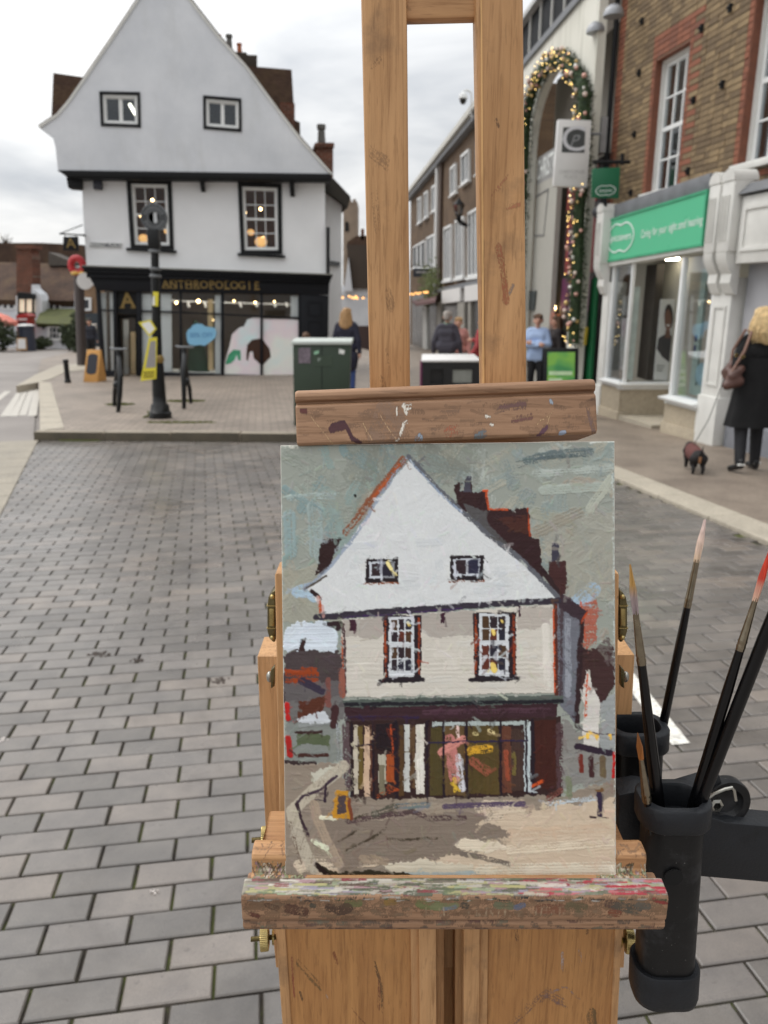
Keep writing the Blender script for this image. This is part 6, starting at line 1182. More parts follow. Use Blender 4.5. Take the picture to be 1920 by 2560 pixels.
M_blonde = mat('blonde_hair', S(212, 184, 136), .55, var=.35, vs=26); M_blonde2 = mat('honey_hair', S(178, 140, 96), .55, var=.35, vs=24); M_greyh = mat('grey_hair', S(172, 164, 156), .6, var=.2, vs=24); M_brownh = mat('brown_hair', S(96, 70, 50), .6, var=.35, vs=24); M_darkh = mat('dark_hair', S(44, 36, 32), .5, var=.3, vs=24)
M_coat = mat('black_wool', S(15, 15, 17), .9, var=.2, vs=10, bump=.2, bs=200); M_tights = mat('black_tights', S(24, 25, 30), .7, var=.15); M_shoe = mat('black_shoe', S(20, 20, 22), .4); M_jean = mat('blue_denim', S(62, 84, 140), .8, var=.2); M_navyc = mat('navy_coat', S(34, 34, 52), .8, var=.15); M_grc = mat('charcoal_jacket', S(70, 68, 78), .75, var=.15); M_blueknit = mat('light_blue_knit', S(168, 190, 226), .8, var=.08, vs=12); M_trou = mat('black_trousers', S(20, 20, 24), .8)
def feet(px, py): return G(px, py, .022)
# woman in a black coat walking away on the right
bw = feet(1862, 1178); rzw = R(4)
pw = person('blonde woman in a long black coat walking away beside the dachshund', bw, rzw, 1.60, M_blonde, M_coat, M_tights, M_shoe, [((-.27, -.04, 1.10), (-.22, .12, .98), (.3, .9, -.2)), DN(1, .1)], stride=.10, hairstyle='bob', vox=.011, spread=.14)
mb = MB(); rings = []; s = 1.60 / 1.7; rm3 = Matrix.Rotation(rzw, 3, 'Z'); K = 40
for z_, wx, wy in ((.50, .285, .19), (.56, .275, .185), (.75, .245, .175), (.95, .215, .165), (1.10, .195, .155), (1.22, .20, .15)):
    f_ = (1.22 - z_) / .72; rings.append([bw + rm3 @ V(((wx * (1 + .05 * f_ * math.sin(7 * t_ + 1) + .03 * f_ * math.sin(13 * t_))) * math.cos(t_), (wy * (1 + .06 * f_ * math.sin(7 * t_ + 1))) * math.sin(t_), z_)) * s for t_ in [6.2832 * i / K for i in range(K)]])
rings = [[bw + (p - bw) for p in r] for r in rings]; 
loft0 = []
n_ = K; vs = [p for r in rings for p in r]; fs = [(i * n_ + j, i * n_ + (j + 1) % n_, (i + 1) * n_ + (j + 1) % n_, (i + 1) * n_ + j) for i in range(len(rings) - 1) for j in range(n_)]; fs.append(tuple((len(rings) - 1) * n_ + j for j in range(n_))); mb.add(vs, fs); mb.build('coat_skirt', M_coat, pw, smooth=60)
for sg, an in ((-1, (-.14, -.12, .10)), (1, (.14, .08, .10))):
    c = bw + rm3 @ V((an[0], an[1] - .045, .075 + (.03 if sg < 0 else 0))); mb = MB(); mb.box(c, (.075, .02, .02), rm3); mb.build('shoe_stripe', M_sheet, pw, bev=.004)
mb = MB(); rq = random.Random(4)
for _ in range(190):                                    # loose locks over the hair
    t_ = rq.uniform(math.pi * .98, math.pi * 2.02) if rq.random() < .8 else rq.uniform(0, 6.28); r0 = rq.uniform(.015, .07); cx_, cy_ = math.cos(t_), math.sin(t_); e_ = rq.uniform(1.36, 1.46); w_ = rq.gauss(0, .012)
    pts_ = [(cx_ * r0, cy_ * r0 - .03, 1.735), (cx_ * (.105 + w_), cy_ * .105 - .035, 1.67), (cx_ * (.145 + w_), cy_ * .14 - .035, 1.57), (cx_ * (.160 + w_) + rq.gauss(0, .01), cy_ * .155 - .03, 1.48), (cx_ * (.140 + w_) + rq.gauss(0, .018), cy_ * .14 - .03, e_)]
    mb.tube([bw + rm3 @ (V(p) * s) for p in pts_], [.004, .009, .011, .009, .002], 5)
tag(mb.build('hair_locks', M_blonde, pw), kind='stuff')
bag = thing('shoulder_bag', 'brown leather shoulder bag hanging at the black-coated woman\'s side', 'bag', bw + rm3 @ V((-.27, -.06, .83))); M_leath = mat('brown_leather', S(82, 54, 46), .45, var=.25, vs=14); M_leath2 = mat('tan_leather', S(128, 96, 82), .5)
fuse([((-.32, -.10, .90), .05, (-.24, .10, .90), .05), ((-.33, -.06, .98), .045, (-.25, .08, 1.02), .04), ((-.31, -.08, .88), .05, (-.30, .06, .95), .05), ((-.29, -.02, 1.02), .035, (-.26, .04, 1.12), .02), ((-.36, -.10, .86), .04, (-.28, -.11, .90), .045), ((-.37, -.13, .84), .05, (-.25, -.13, .88), .055), ((-.33, -.13, .93), .05, (-.24, -.12, 1.0), .045)], 'pouch', M_leath, bag, .016, 12, loc=bw + V((0, 0, .05)), rz=rzw)
mb = MB(); mb.tube([bw + rm3 @ V(p) for p in ((-.29, .0, 1.08), (-.27, .02, 1.22), (-.20, -.04, 1.42), (-.17, -.10, 1.40), (-.24, -.14, 1.22), (-.30, -.10, 1.06))], .014, 8); mb.build('strap', M_leath2, bag)
mb = MB(); mb.tube([bw + rm3 @ V(p) for p in ((-.37, -.12, .96), (-.34, -.13, 1.02), (-.30, -.13, 1.08))], .012, 8); mb.build('zip_trim', M_leath2, bag)
for p in ((-.25, -.14, 1.17), (-.29, -.09, 1.18)): mb = MB(); mb.lathe([(.012, -.004), (.018, -.004), (.018, .004), (.012, .004), (.012, -.004)], bw + rm3 @ V(p), 14, axis=(0, 1, 0)); mb.build('ring', M_brass, bag)
# dachshund in a knitted coat
db_ = feet(1743, 1186); rzd = R(-9); dog = thing('dog', 'small black and tan dachshund in a maroon knitted coat walking beside the woman', 'dog', db_); M_fur = mat('black_fur', S(28, 24, 24), .8, var=.3, vs=40); M_tan = mat('tan_fur', S(140, 98, 66), .8, var=.2, vs=40); M_mar = mat('maroon_knit', S(98, 58, 54), .9, var=.25, vs=60, bump=.4, bs=250); kd = dict(loc=db_, rz=rzd)
dc = [((0, .02, .19), .075, (0, .12, .185), .075), ((0, .12, .185), .075, (0, .30, .18), .078), ((0, .30, .18), .08, (0, .38, .20), .07), ((0, .38, .20), .055, (0, .45, .23), .045), ((0, .47, .235), .047, (0, .50, .225), .042), ((0, .50, .222), .034, (0, .57, .205), .022), ((-.04, .455, .235), .018, (-.055, .45, .17), .026), ((.04, .455, .235), .018, (.055, .45, .17), .026), ((0, -.045, .22), .02, (0, -.09, .27), .012), ((0, -.09, .27), .012, (.01, -.10, .33), .007)]
for sx in (-1, 1):
    dc += [((sx * .045, .01, .17), .055, (sx * .052, .045, .115), .036), ((sx * .052, .045, .115), .034, (sx * .05, -.02, .06), .021), ((sx * .05, -.02, .06), .02, (sx * .05, -.012, .022), .018), ((sx * .05, -.012, .02), .018, (sx * .05, .025, .015), .016)]
    dc += [((sx * .05, .33, .16), .045, (sx * .055, .315, .09), .028), ((sx * .055, .315, .09), .026, (sx * .052, .33, .03), .020), ((sx * .052, .33, .022), .019, (sx * .052, .36, .016), .017)]
SD = .92; dc = [(tuple(SD * c for c in a), r * SD, tuple(SD * c for c in b), q_ * SD) for a, r, b, q_ in dc]
fuse(dc, 'body', M_fur, dog, .009, 3, .0006, **kd); fuse([((0, .092, .173), .079, (0, .276, .171), .083), ((0, .276, .173), .083, (0, .337, .189), .072)], 'knitted_coat', M_mar, dog, .009, 3, .0008, **kd)
fuse([((0, -.052, .176), .016, (0, -.047, .13), .014)], 'rump_patch', M_tan, dog, .007, 2, **kd)
rmd = Matrix.Rotation(rzd, 3, 'Z'); mb = MB(); mb.ball(db_ + rmd @ V((0, .545, .189)), .012, 8, 6); mb.build('nose', M_eye, dog)
for sx in (-1, 1): mb = MB(); mb.ball(db_ + rmd @ V((sx * .031, .465, .225)), .008, 8, 6); mb.build('eye', M_eye, dog)
mb = MB(); a = db_ + rmd @ V((0, .276, .25)); b = bw + rm3 @ V((-.2, .24, .95)); mb.tube([a, a.lerp(b, .5) - V((0, 0, .10)), b], .004, 6); tag(mb.build('leash', M_black), 'thin dark leash between the dachshund and the woman', 'leash')
# others in the street
person('blonde woman in a navy coat and blue jeans passing behind the green cabinet', V((D(868, 960, 15.6).x, 15.6, gz(15.6, UP))), R(-12), 1.64, M_blonde2, M_navyc, M_jean, M_shoe, [DN(-1), DN(1, -.1)], .12, 'long', [((-.1, 0, .75), .15, (.1, 0, .75), .15), ((-.09, 0, .6), .14, (.09, 0, .6), .14), ((-.1, 0, 1), .14, (.1, 0, .7), .15)])
person('grey-haired man in a charcoal jacket and green scarf seen from behind', V((D(1115, 950, 17).x, 17, gz(17, .022))), R(-14), 1.70, M_greyh, M_grc, M_trou, M_shoe, [DN(-1, 0, .06), DN(1, 0, .06)], .06, 'short', [((-.11, 0, 1.0), .14, (.11, 0, 1.0), .14), ((-.13, -.05, 1.42), .06, (.13, -.05, 1.42), .06)], scarf=mat('sage_scarf', S(122, 140, 124), .9))
person('person in a dusky pink top facing the grey-haired man', V((D(1143, 950, 18.2).x, 18.2, gz(18.2, .022))), R(170), 1.58, M_blonde2, mat('pink_top', S(190, 132, 124), .8), M_trou, M_shoe, [DN(-1), DN(1)], .04, 'short')
person('person in a red and pink jacket partly behind the easel upright', V((D(1203, 950, 16).x, 16, gz(16, .022))), R(60), 1.60, M_darkh, mat('red_jacket', S(164, 66, 68), .8, var=.4, vs=6), mat('grey_trousers', S(84, 88, 92), .8), M_shoe, [DN(-1, .1), ((.26, .12, 1.15), (.2, .3, 1.2), (0, 1, 0))], .1, 'short')
person('woman in a light blue jumper and black trousers with folded arms by the arch', V((D(1338, 950, 15.4).x, 15.4, gz(15.4, .022))), R(160), 1.62, M_brownh, M_blueknit, M_trou, M_shoe, [((-.26, .06, 1.13), (.05, .20, 1.16), (1, .1, .1)), ((.26, .06, 1.12), (-.05, .22, 1.12), (-1, .1, .1))], .0, 'tied', [((-.09, 0, .88), .13, (.09, 0, .88), .13)])
person('person in a dark coat with light brown hair standing behind the poster board', V((D(1382, 950, 15.9).x, 15.9, gz(15.9, .022))), R(100), 1.60, M_brownh, mat('dark_brown_coat', S(48, 42, 42), .85), M_trou, M_shoe, [DN(-1), ((.24, .1, 1.15), (.16, .3, 1.16), (0, 1, 0))], .05, 'bob', [((-.1, 0, .7), .15, (.1, 0, .7), .15)])
person('child with brown hair crouched behind the green cabinet', V((D(768, 950, 17).x, 17, gz(17, UP))), R(30), 1.17, M_brownh, mat('olive_coat', S(72, 62, 50), .85), M_trou, M_shoe, [DN(-1), ((.24, .15, 1.3), (.16, .28, 1.42), (0, .3, 1))], .0, 'bob')
person('person in dark clothes standing by the slate shopfront', V((D(232, 900, 33).x, 33, gz(33, -.03))), R(190), 1.68, M_darkh, mat('dark_anorak', S(42, 44, 54), .8), M_trou, M_shoe, [DN(-1), DN(1)], .05, 'short', vox=.02)

# ------------------------------------------------------------ brush work: colours laid stroke by stroke on a fine grid
def vnoise(h, w, cell, seed):
    r = np.random.default_rng(seed); gh, gw = int(h / cell) + 3, int(w / cell) + 3; g = r.random((gh, gw))
    y = np.arange(h) / cell; x = np.arange(w) / cell; yi, xi = y.astype(int), x.astype(int); fy, fx = (y - yi)[:, None], (x - xi)[None, :]
    fy = fy * fy * (3 - 2 * fy); fx = fx * fx * (3 - 2 * fx)
    return (g[yi][:, xi] * (1 - fy) * (1 - fx) + g[yi][:, xi + 1] * (1 - fy) * fx + g[yi + 1][:, xi] * fy * (1 - fx) + g[yi + 1][:, xi + 1] * fy * fx)
class Art:
    def __init__(s, w, h, col=None):
        s.w, s.h = w, h; s.c = np.zeros((h, w, 3)); s.a = np.zeros((h, w)); s.z = np.zeros((h, w)); s.k = 0
        if col is not None: s.c[:] = S(*col)[:3]; s.a[:] = 1
        s.yy, s.xx = np.mgrid[0:h, 0:w].astype(float)
        s.n1 = [vnoise(h, w, 14, 11 + i) - .5 for i in range(4)]; s.n2 = [vnoise(h, w, 3.2, 31 + i) - .5 for i in range(4)]; s.n3 = vnoise(h, w, 1.2, 77); s.tab = np.convolve(np.random.default_rng(8).random(8192), np.ones(2) / 2, 'same') * 2 - 1
    def lay(s, m, col, alpha=1.0, hz=.5, ang=0.0, var=.10, dry=0.0, sl=None):
        s.k += 1; k = s.k; y0, y1, x0, x1 = sl
        st = np.roll(s.n3, (k * 37) % s.h, 0)[y0:y1, x0:x1]
        ca, sa = math.cos(ang), math.sin(ang); yy, xx = s.yy[y0:y1, x0:x1], s.xx[y0:y1, x0:x1]
        t = (-sa * xx + ca * yy); lng = (ca * xx + sa * yy)
        ti = np.mod(t * 1.15 + 2.2 * s.n1[k % 4][y0:y1, x0:x1] + k * 97.3 + 2000, 8190); i0 = ti.astype(int); fr_ = ti - i0
        br = (s.tab[i0] * (1 - fr_) + s.tab[i0 + 1] * fr_) * .75 + np.roll(s.n1[(k + 1) % 4], k * 53, 1)[y0:y1, x0:x1] * .9
        m = m * alpha
        if dry: m = m * np.clip((.5 + br * .6 + (st - .5) * .9 - dry) * 3.5, 0, 1)
        c = np.array(S(*col)[:3])[None, None, :] * (1 + var * br[..., None])
        s.c[y0:y1, x0:x1] = s.c[y0:y1, x0:x1] * (1 - m[..., None]) + c * m[..., None]
        s.a[y0:y1, x0:x1] = np.maximum(s.a[y0:y1, x0:x1], m)
        s.z[y0:y1, x0:x1] = s.z[y0:y1, x0:x1] * (1 - m * .6) + m * (hz + br * .45 * hz)
    def box(s, xs, ys, pad):
        x0, x1 = int(max(0, min(xs) - pad)), int(min(s.w, max(xs) + pad + 1)); y0, y1 = int(max(0, min(ys) - pad)), int(min(s.h, max(ys) + pad + 1)); return y0, y1, x0, x1
    def warp(s, sl, amt):
        y0, y1, x0, x1 = sl; k = s.k
        return (s.xx[y0:y1, x0:x1] + amt * (1.6 * s.n1[k % 4][y0:y1, x0:x1] + 1.1 * s.n2[(k + 1) % 4][y0:y1, x0:x1]), s.yy[y0:y1, x0:x1] + amt * (1.6 * s.n1[(k + 2) % 4][y0:y1, x0:x1] + 1.1 * s.n2[(k + 3) % 4][y0:y1, x0:x1]))
    def poly(s, pts, col, amt=2.0, **kw):
        xs, ys = [p[0] for p in pts], [p[1] for p in pts]; sl = s.box(xs, ys, amt * 2)
        if sl[0] >= sl[1] or sl[2] >= sl[3]: return
        X_, Y_ = s.warp(sl, amt); ins = np.zeros(X_.shape, bool); n_ = len(pts)
        for i in range(n_):
            (ax, ay), (bx, by) = pts[i], pts[i - 1]
            if ay == by: continue
            ins ^= ((ay > Y_) != (by > Y_)) & (X_ < (bx - ax) * (Y_ - ay) / (by - ay) + ax)
        s.lay(ins.astype(float), col, sl=sl, **kw)
    def line(s, pts, wd, col, amt=1.4, **kw):
        xs, ys = [p[0] for p in pts], [p[1] for p in pts]; sl = s.box(xs, ys, wd + amt * 2)
        if sl[0] >= sl[1] or sl[2] >= sl[3]: return
        X_, Y_ = s.warp(sl, amt); m = np.zeros(X_.shape)
        for (ax, ay), (bx, by) in zip(pts[:-1], pts[1:]):
            dx, dy = bx - ax, by - ay; l2 = dx * dx + dy * dy + 1e-9; t = np.clip(((X_ - ax) * dx + (Y_ - ay) * dy) / l2, 0, 1); d = np.hypot(X_ - ax - t * dx, Y_ - ay - t * dy); m = np.maximum(m, np.clip((wd / 2 - d) * 1.6 + .5, 0, 1))
        ang = math.atan2(pts[-1][1] - pts[0][1], pts[-1][0] - pts[0][0]); kw.setdefault('ang', ang); s.lay(m, col, sl=sl, **kw)
PWD, PHT = 440, 576
art = Art(PWD, PHT, (158, 163, 157))
def cm(p):
    x, y = p; t = (y - 45) / 1770; l_ = 163 + 24 * t; r_ = 1523 + 5 * t; return ((x - l_) / (r_ - l_) * PWD, (y - 45) / 1768 * PHT)
KX = PWD / 1360
def ap(pts, col, amt=2.0, **kw): art.poly([cm(p) for p in pts], col, amt, **kw)
def al(pts, wd, col, amt=1.2, **kw): art.line([cm(p) for p in pts], wd * KX, col, amt, **kw)
def ar(x0, y0, x1, y1, col, amt=1.2, **kw): ap([(x0, y0), (x1, y0), (x1, y1), (x0, y1)], col, amt, **kw)
rs_ = random.Random(5)
# sky
for _ in range(170):
    x, y = rs_.uniform(165, 1525), rs_.uniform(45, 900); a_ = rs_.choice((.2, .6, 1.2, -.5, -1.0, 1.6)); ln = rs_.uniform(60, 190)
    pal = ((146, 162, 160), (160, 166, 160), (168, 165, 155), (152, 158, 152), (138, 156, 158)) if x < 700 else ((158, 165, 160), (170, 170, 160), (150, 160, 158), (164, 158, 148), (142, 152, 152), (176, 182, 178))
    col = rs_.choice(pal); al([(x, y), (x + math.cos(a_) * ln * .5 + rs_.uniform(-15, 15), y + math.sin(a_) * ln * .5), (x + math.cos(a_) * ln, y + math.sin(a_) * ln)], rs_.uniform(30, 75), col, dry=.25, hz=.5)
ap([(165, 560), (420, 500), (420, 760), (165, 770)], (168, 166, 154), 6, alpha=.7, ang=.9); ap([(1200, 360), (1520, 330), (1520, 690), (1330, 690)], (168, 164, 154), 8, alpha=.6, ang=-.6)
ap([(400, 60), (990, 50), (960, 150), (800, 210), (560, 220), (430, 180)], (124, 128, 121), 14, alpha=.4, ang=1.2, dry=.1); al([(560, 90), (500, 330)], 90, (132, 134, 126), alpha=.5, dry=.2); al([(760, 80), (930, 190)], 80, (126, 128, 122), alpha=.5, dry=.2)
al([(1130, 130), (1260, 95), (1420, 85)], 34, (112, 124, 127), dry=.3, hz=.9); al([(1190, 110), (1400, 100)], 14, (98, 110, 113), dry=.3)
for p0, p1, w_, c in (((1200, 170), (1500, 150), 34, (176, 184, 180)), ((1230, 240), (1490, 225), 40, (170, 178, 172)), ((1420, 320), (1500, 200), 36, (178, 182, 172)), ((1200, 330), (1330, 360), 50, (160, 162, 152)), ((200, 260), (380, 250), 26, (172, 186, 186)), ((300, 300), (310, 480), 60, (158, 172, 172)), ((200, 330), (205, 480), 50, (150, 168, 170)), ((1210, 400), (1370, 330), 50, (156, 152, 142))): al([p0, p1], w_, c, dry=.12, hz=.8)
al([(235, 640), (330, 610), (300, 660)], 50, (172, 192, 208), dry=.12); al([(1370, 690), (1430, 640)], 60, (166, 186, 204), dry=.15)
ap([(178, 800), (230, 765), (330, 755), (395, 790), (400, 890), (178, 885)], (208, 217, 228), 5, hz=1.0)
# rear roofs
ap([(330, 425), (412, 430), (352, 560), (310, 572)], (58, 38, 38), 2.5); al([(660, 108), (560, 235), (430, 400)], 30, (140, 92, 68), dry=.1); al([(640, 130), (540, 260)], 14, (172, 92, 52), dry=.25)
ap([(862, 212), (890, 206), (892, 240), (912, 240), (914, 185), (936, 185), (942, 240), (1000, 240), (1006, 322), (1080, 318), (1168, 310), (1182, 425), (1215, 440), (1228, 590), (1180, 565), (1100, 475), (1010, 385), (880, 290)], (62, 40, 42), 2.2)
ap([(915, 180), (936, 180), (940, 245), (905, 240)], (82, 80, 92), 1.5); ap([(900, 290), (1000, 320), (1010, 380), (1100, 470), (1040, 440), (930, 340)], (92, 90, 92), 2); al([(1000, 238), (1008, 310), (1085, 318)], 9, (188, 88, 48), dry=.15); al([(1166, 312), (1178, 420)], 9, (176, 80, 42), dry=.2); al([(985, 240), (1002, 240)], 8, (196, 90, 50)); ap([(1040, 350), (1165, 330), (1170, 420), (1100, 400)], (82, 50, 44), 2)
ap([(1250, 525), (1322, 525), (1322, 655), (1290, 660), (1254, 620)], (78, 50, 50), 2); ap([(1264, 452), (1292, 452), (1297, 525), (1264, 525)], (72, 70, 84), 1.5); al([(1225, 560), (1290, 655)], 22, (60, 42, 44))
ap([(1368, 690), (1450, 680), (1450, 850), (1400, 872)], (172, 108, 92), 3, dry=.05); al([(1380, 690), (1400, 850)], 9, (206, 92, 52), dry=.2); ap([(1370, 880), (1520, 870), (1525, 1010), (1440, 1160), (1390, 1060), (1368, 960)], (74, 52, 52), 3); ap([(1440, 870), (1490, 830), (1525, 900), (1525, 960)], (112, 104, 102), 3, dry=.1)
# side wall and eaves on the right
ap([(1275, 690), (1385, 768), (1372, 1205), (1285, 1090)], (118, 120, 130), 2); al([(1330, 760), (1330, 1060)], 26, (150, 154, 164), dry=.15); al([(1300, 720), (1298, 1080)], 22, (84, 72, 78), dry=.05); al([(1385, 760), (1366, 1190)], 22, (60, 42, 46)); ap([(1286, 652), (1320, 660), (1408, 728), (1385, 775), (1290, 702)], (68, 54, 62), 2); al([(1385, 770), (1405, 730)], 9, (190, 84, 44))
# gable
ap([(684, 108), (560, 272), (470, 402), (372, 540), (265, 628), (290, 640), (320, 690), (336, 738), (900, 692), (1292, 674), (1250, 640), (1150, 522), (985, 402), (850, 270), (770, 190)], (213, 216, 219), 1.6, hz=.9, ang=1.3, var=.035)
for _ in range(34): x = rs_.uniform(420, 1130); y = rs_.uniform(330 + abs(x - 690) * .55, 660); al([(x, y), (x + rs_.uniform(-30, 120), y + rs_.uniform(-12, 12))], rs_.uniform(20, 45), rs_.choice(((206, 209, 212), (218, 221, 224), (210, 210, 210), (200, 205, 210))), alpha=.55, dry=.15, hz=.9, var=.03)
al([(682, 100), (560, 265), (450, 440), (360, 545), (262, 628)], 15, (156, 166, 182), dry=.08); al([(684, 98), (780, 205), (870, 290), (1000, 410), (1150, 525), (1290, 668)], 20, (104, 106, 114), dry=.04); al([(690, 112), (800, 235), (900, 325)], 9, (150, 164, 186), dry=.2); al([(262, 628), (350, 575)], 10, (92, 84, 76)); al([(290, 635), (325, 665)], 18, (58, 40, 42)); al([(318, 660), (328, 720)], 11, (184, 92, 52), dry=.1)
# wall
ap([(412, 755), (1272, 698), (1276, 1056), (430, 1068)], (207, 203, 196), 1.6, hz=.9, var=.03); ap([(413, 755), (952, 722), (952, 820), (780, 832), (745, 795), (610, 802), (545, 832), (430, 822)], (172, 165, 160), 2.5, alpha=.85, var=.04); ap([(1120, 712), (1262, 704), (1262, 762), (1190, 800), (1130, 800)], (178, 171, 165), 3, alpha=.8); al([(1240, 790), (1250, 1030)], 34, (216, 212, 206), dry=.1, hz=.9)
for _ in range(26): x = rs_.uniform(440, 1200); y = rs_.uniform(840, 1040); al([(x, y), (x + rs_.uniform(30, 110), y + rs_.uniform(-8, 8))], rs_.uniform(18, 40), rs_.choice(((202, 198, 190), (212, 208, 201), (205, 204, 200))), alpha=.6, dry=.15, hz=.9, var=.03)
al([(420, 770), (428, 1050)], 12, (84, 58, 62), dry=.05); al([(414, 820), (424, 1060)], 6, (190, 92, 52), dry=.25); al([(1278, 700), (1282, 1070)], 16, (92, 52, 44)); al([(1272, 720), (1276, 1050)], 8, (196, 88, 44), dry=.1)
al([(308, 742), (600, 722), (900, 704), (1292, 682)], 26, (64, 58, 70)); al([(360, 770), (410, 765), (400, 790)], 20, (58, 42, 46)); al([(420, 745), (900, 712)], 7, (70, 46, 92), dry=.15)
for x0, y0, x1, y1 in ((443, 752, 472, 800), (816, 725, 832, 768), (1128, 702, 1138, 748)): ar(x0, y0, x1, y1, (70, 40, 56))
# small windows
for x0, y0, x1, y1 in ((510, 508, 640, 604), (852, 498, 988, 598)):
    ar(x0, y0, x1, y1, (46, 37, 42)); ar(x0 + 14, y0 + 12, x1 - 14, y1 - 16, (202, 207, 217)); ar(x0 + 24, y0 + 20, (x0 + x1) / 2 - 6, y1 - 26, (60, 46, 52)); ar((x0 + x1) / 2 + 5, y0 + 20, x1 - 22, y1 - 26, (52, 52, 74)); al([(x0 - 4, y1 + 4), (x1, y1 + 2)], 8, (140, 86, 58), dry=.15)
al([(600, 522), (614, 550)], 12, (240, 228, 168)); ar(575, 515, 636, 590, (48, 40, 44), alpha=.55); al([(600, 522), (614, 550)], 12, (240, 228, 168)); al([(572, 515), (574, 592)], 8, (206, 210, 220))
# sash windows
for x0, y0, x1, y1 in ((582, 738, 736, 1004), (948, 730, 1120, 1002)):
    ar(x0, y0, x1, y1, (48, 37, 44)); al([(x0 + 8, y0 + 10), (x0 + 10, y1 - 20)], 9, (160, 78, 42), dry=.2); al([(x1 - 10, y0 + 10), (x1 - 8, y1 - 30)], 10, (150, 70, 40), dry=.1)
    a, b = x0 + 22, x1 - 30; ar(a, y0 + 4, b, y1 - 18, (208, 212, 218)); mid = (y0 + y1) / 2 - 14
    for j, (t0, t1) in enumerate(((y0 + 14, mid - 8), (mid + 8, y1 - 40))):
        for i in range(3):
            for k in range(2): xx0 = a + 10 + (b - a - 20) * i / 3; yy0 = t0 + (t1 - t0) * k / 2; ar(xx0 + 2, yy0 + 2, xx0 + (b - a - 20) / 3 - 3, yy0 + (t1 - t0) / 2 - 3, rs_.choice(((72, 52, 46), (58, 46, 52), (88, 66, 48), (50, 48, 62), (104, 56, 44))), 1.0)
    al([(x0 - 14, y1 - 2), (x1 + 8, y1 - 6)], 17, (44, 36, 44)); al([(a + 4, y1 - 24), (b - 4, y1 - 26)], 9, (216, 220, 226), hz=1.0)
for x, y, r_ in ((682, 768, 12), (1028, 800, 14), (1030, 940, 22), (1062, 760, 8)): al([(x - 3, y), (x + 4, y + r_)], r_, (232, 208, 124), hz=1.0)
# cornice, fascia and shop
ap([(398, 1082), (640, 1072), (1312, 1064), (1310, 1092), (1270, 1108), (430, 1114)], (94, 102, 98), 1.6); al([(405, 1098), (1308, 1088)], 15, (40, 38, 46)); ap([(424, 1108), (1284, 1098), (1284, 1164), (430, 1168)], (68, 45, 52), 1.6); al([(750, 1130), (1250, 1125)], 22, (88, 62, 74), dry=.2); al([(440, 1150), (720, 1152)], 16, (58, 42, 72), dry=.2)
ap([(440, 1160), (1300, 1152), (1300, 1482), (448, 1488)], (62, 43, 42), 1.6)
for x0, x1, y0, y1, c in ((462, 480, 1178, 1460, (198, 190, 176)), (480, 500, 1180, 1440, (108, 92, 52)), (504, 528, 1182, 1470, (206, 180, 158)), (528, 545, 1180, 1450, (98, 64, 52)), (552, 626, 1176, 1270, (44, 32, 38)), (562, 594, 1300, 1420, (182, 178, 164)), (594, 626, 1300, 1410, (160, 84, 46)), (566, 590, 1340, 1460, (128, 122, 104)), (646, 666, 1180, 1470, (92, 70, 46)), (666, 690, 1180, 1450, (200, 202, 200)), (690, 712, 1180, 1440, (104, 82, 60)), (714, 748, 1180, 1460, (214, 210, 202)), (772, 822, 1190, 1466, (88, 78, 48)), (828, 912, 1186, 1466, (104, 84, 56)), (926, 1050, 1184, 1462, (92, 78, 46)), (1062, 1100, 1190, 1460, (108, 70, 56)), (1100, 1150, 1200, 1450, (80, 62, 56)), (1152, 1178, 1170, 1455, (190, 200, 204)), (780, 1170, 1168, 1184, (176, 186, 186)), (1190, 1282, 1165, 1440, (74, 40, 34))): ar(x0, y0, x1, y1, c, 1.3, ang=1.57, var=.16)
for pts, w_, c in (([(850, 1240), (870, 1390)], 46, (188, 128, 124)), ([(820, 1290), (905, 1240)], 34, (200, 140, 132)), ([(882, 1190), (884, 1230)], 16, (226, 200, 196)), ([(886, 1310), (900, 1440)], 26, (206, 206, 214)), ([(930, 1290), (1010, 1275)], 34, (214, 170, 62)), ([(950, 1330), (1000, 1370)], 40, (150, 92, 72)), ([(870, 1400), (872, 1450)], 16, (216, 182, 72)), ([(1010, 1205), (1030, 1212)], 16, (222, 206, 160)), ([(945, 1215), (960, 1220)], 14, (214, 200, 150)), ([(1080, 1290), (1086, 1400)], 18, (156, 84, 62)), ([(1110, 1300), (1112, 1380)], 16, (120, 108, 64)), ([(730, 1330), (735, 1440)], 22, (224, 222, 216)), ([(560, 1270), (625, 1285)], 14, (40, 30, 36)), ([(612, 1180), (620, 1290)], 8, (176, 84, 46))): al(pts, w_, c, dry=.12, hz=1.0)
for x in (452, 540, 632, 758, 826, 918, 1056, 1160, 1186): al([(x, 1168), (x + 3, 1476)], 9 if x not in (632, 1186) else 16, (44, 32, 42))
al([(455, 1262), (540, 1260)], 6, (58, 46, 60)); al([(760, 1252), (1165, 1246)], 7, (52, 44, 74)); al([(448, 1490), (700, 1496), (1290, 1474)], 24, (56, 39, 40)); al([(560, 1470), (640, 1440)], 16, (168, 84, 44), dry=.2); al([(430, 1180), (436, 1440)], 30, (98, 82, 86), dry=.05); al([(1296, 1190), (1296, 1440)], 30, (92, 70, 74), dry=.05); al([(1180, 1430), (1225, 1410)], 14, (190, 88, 44), dry=.2)
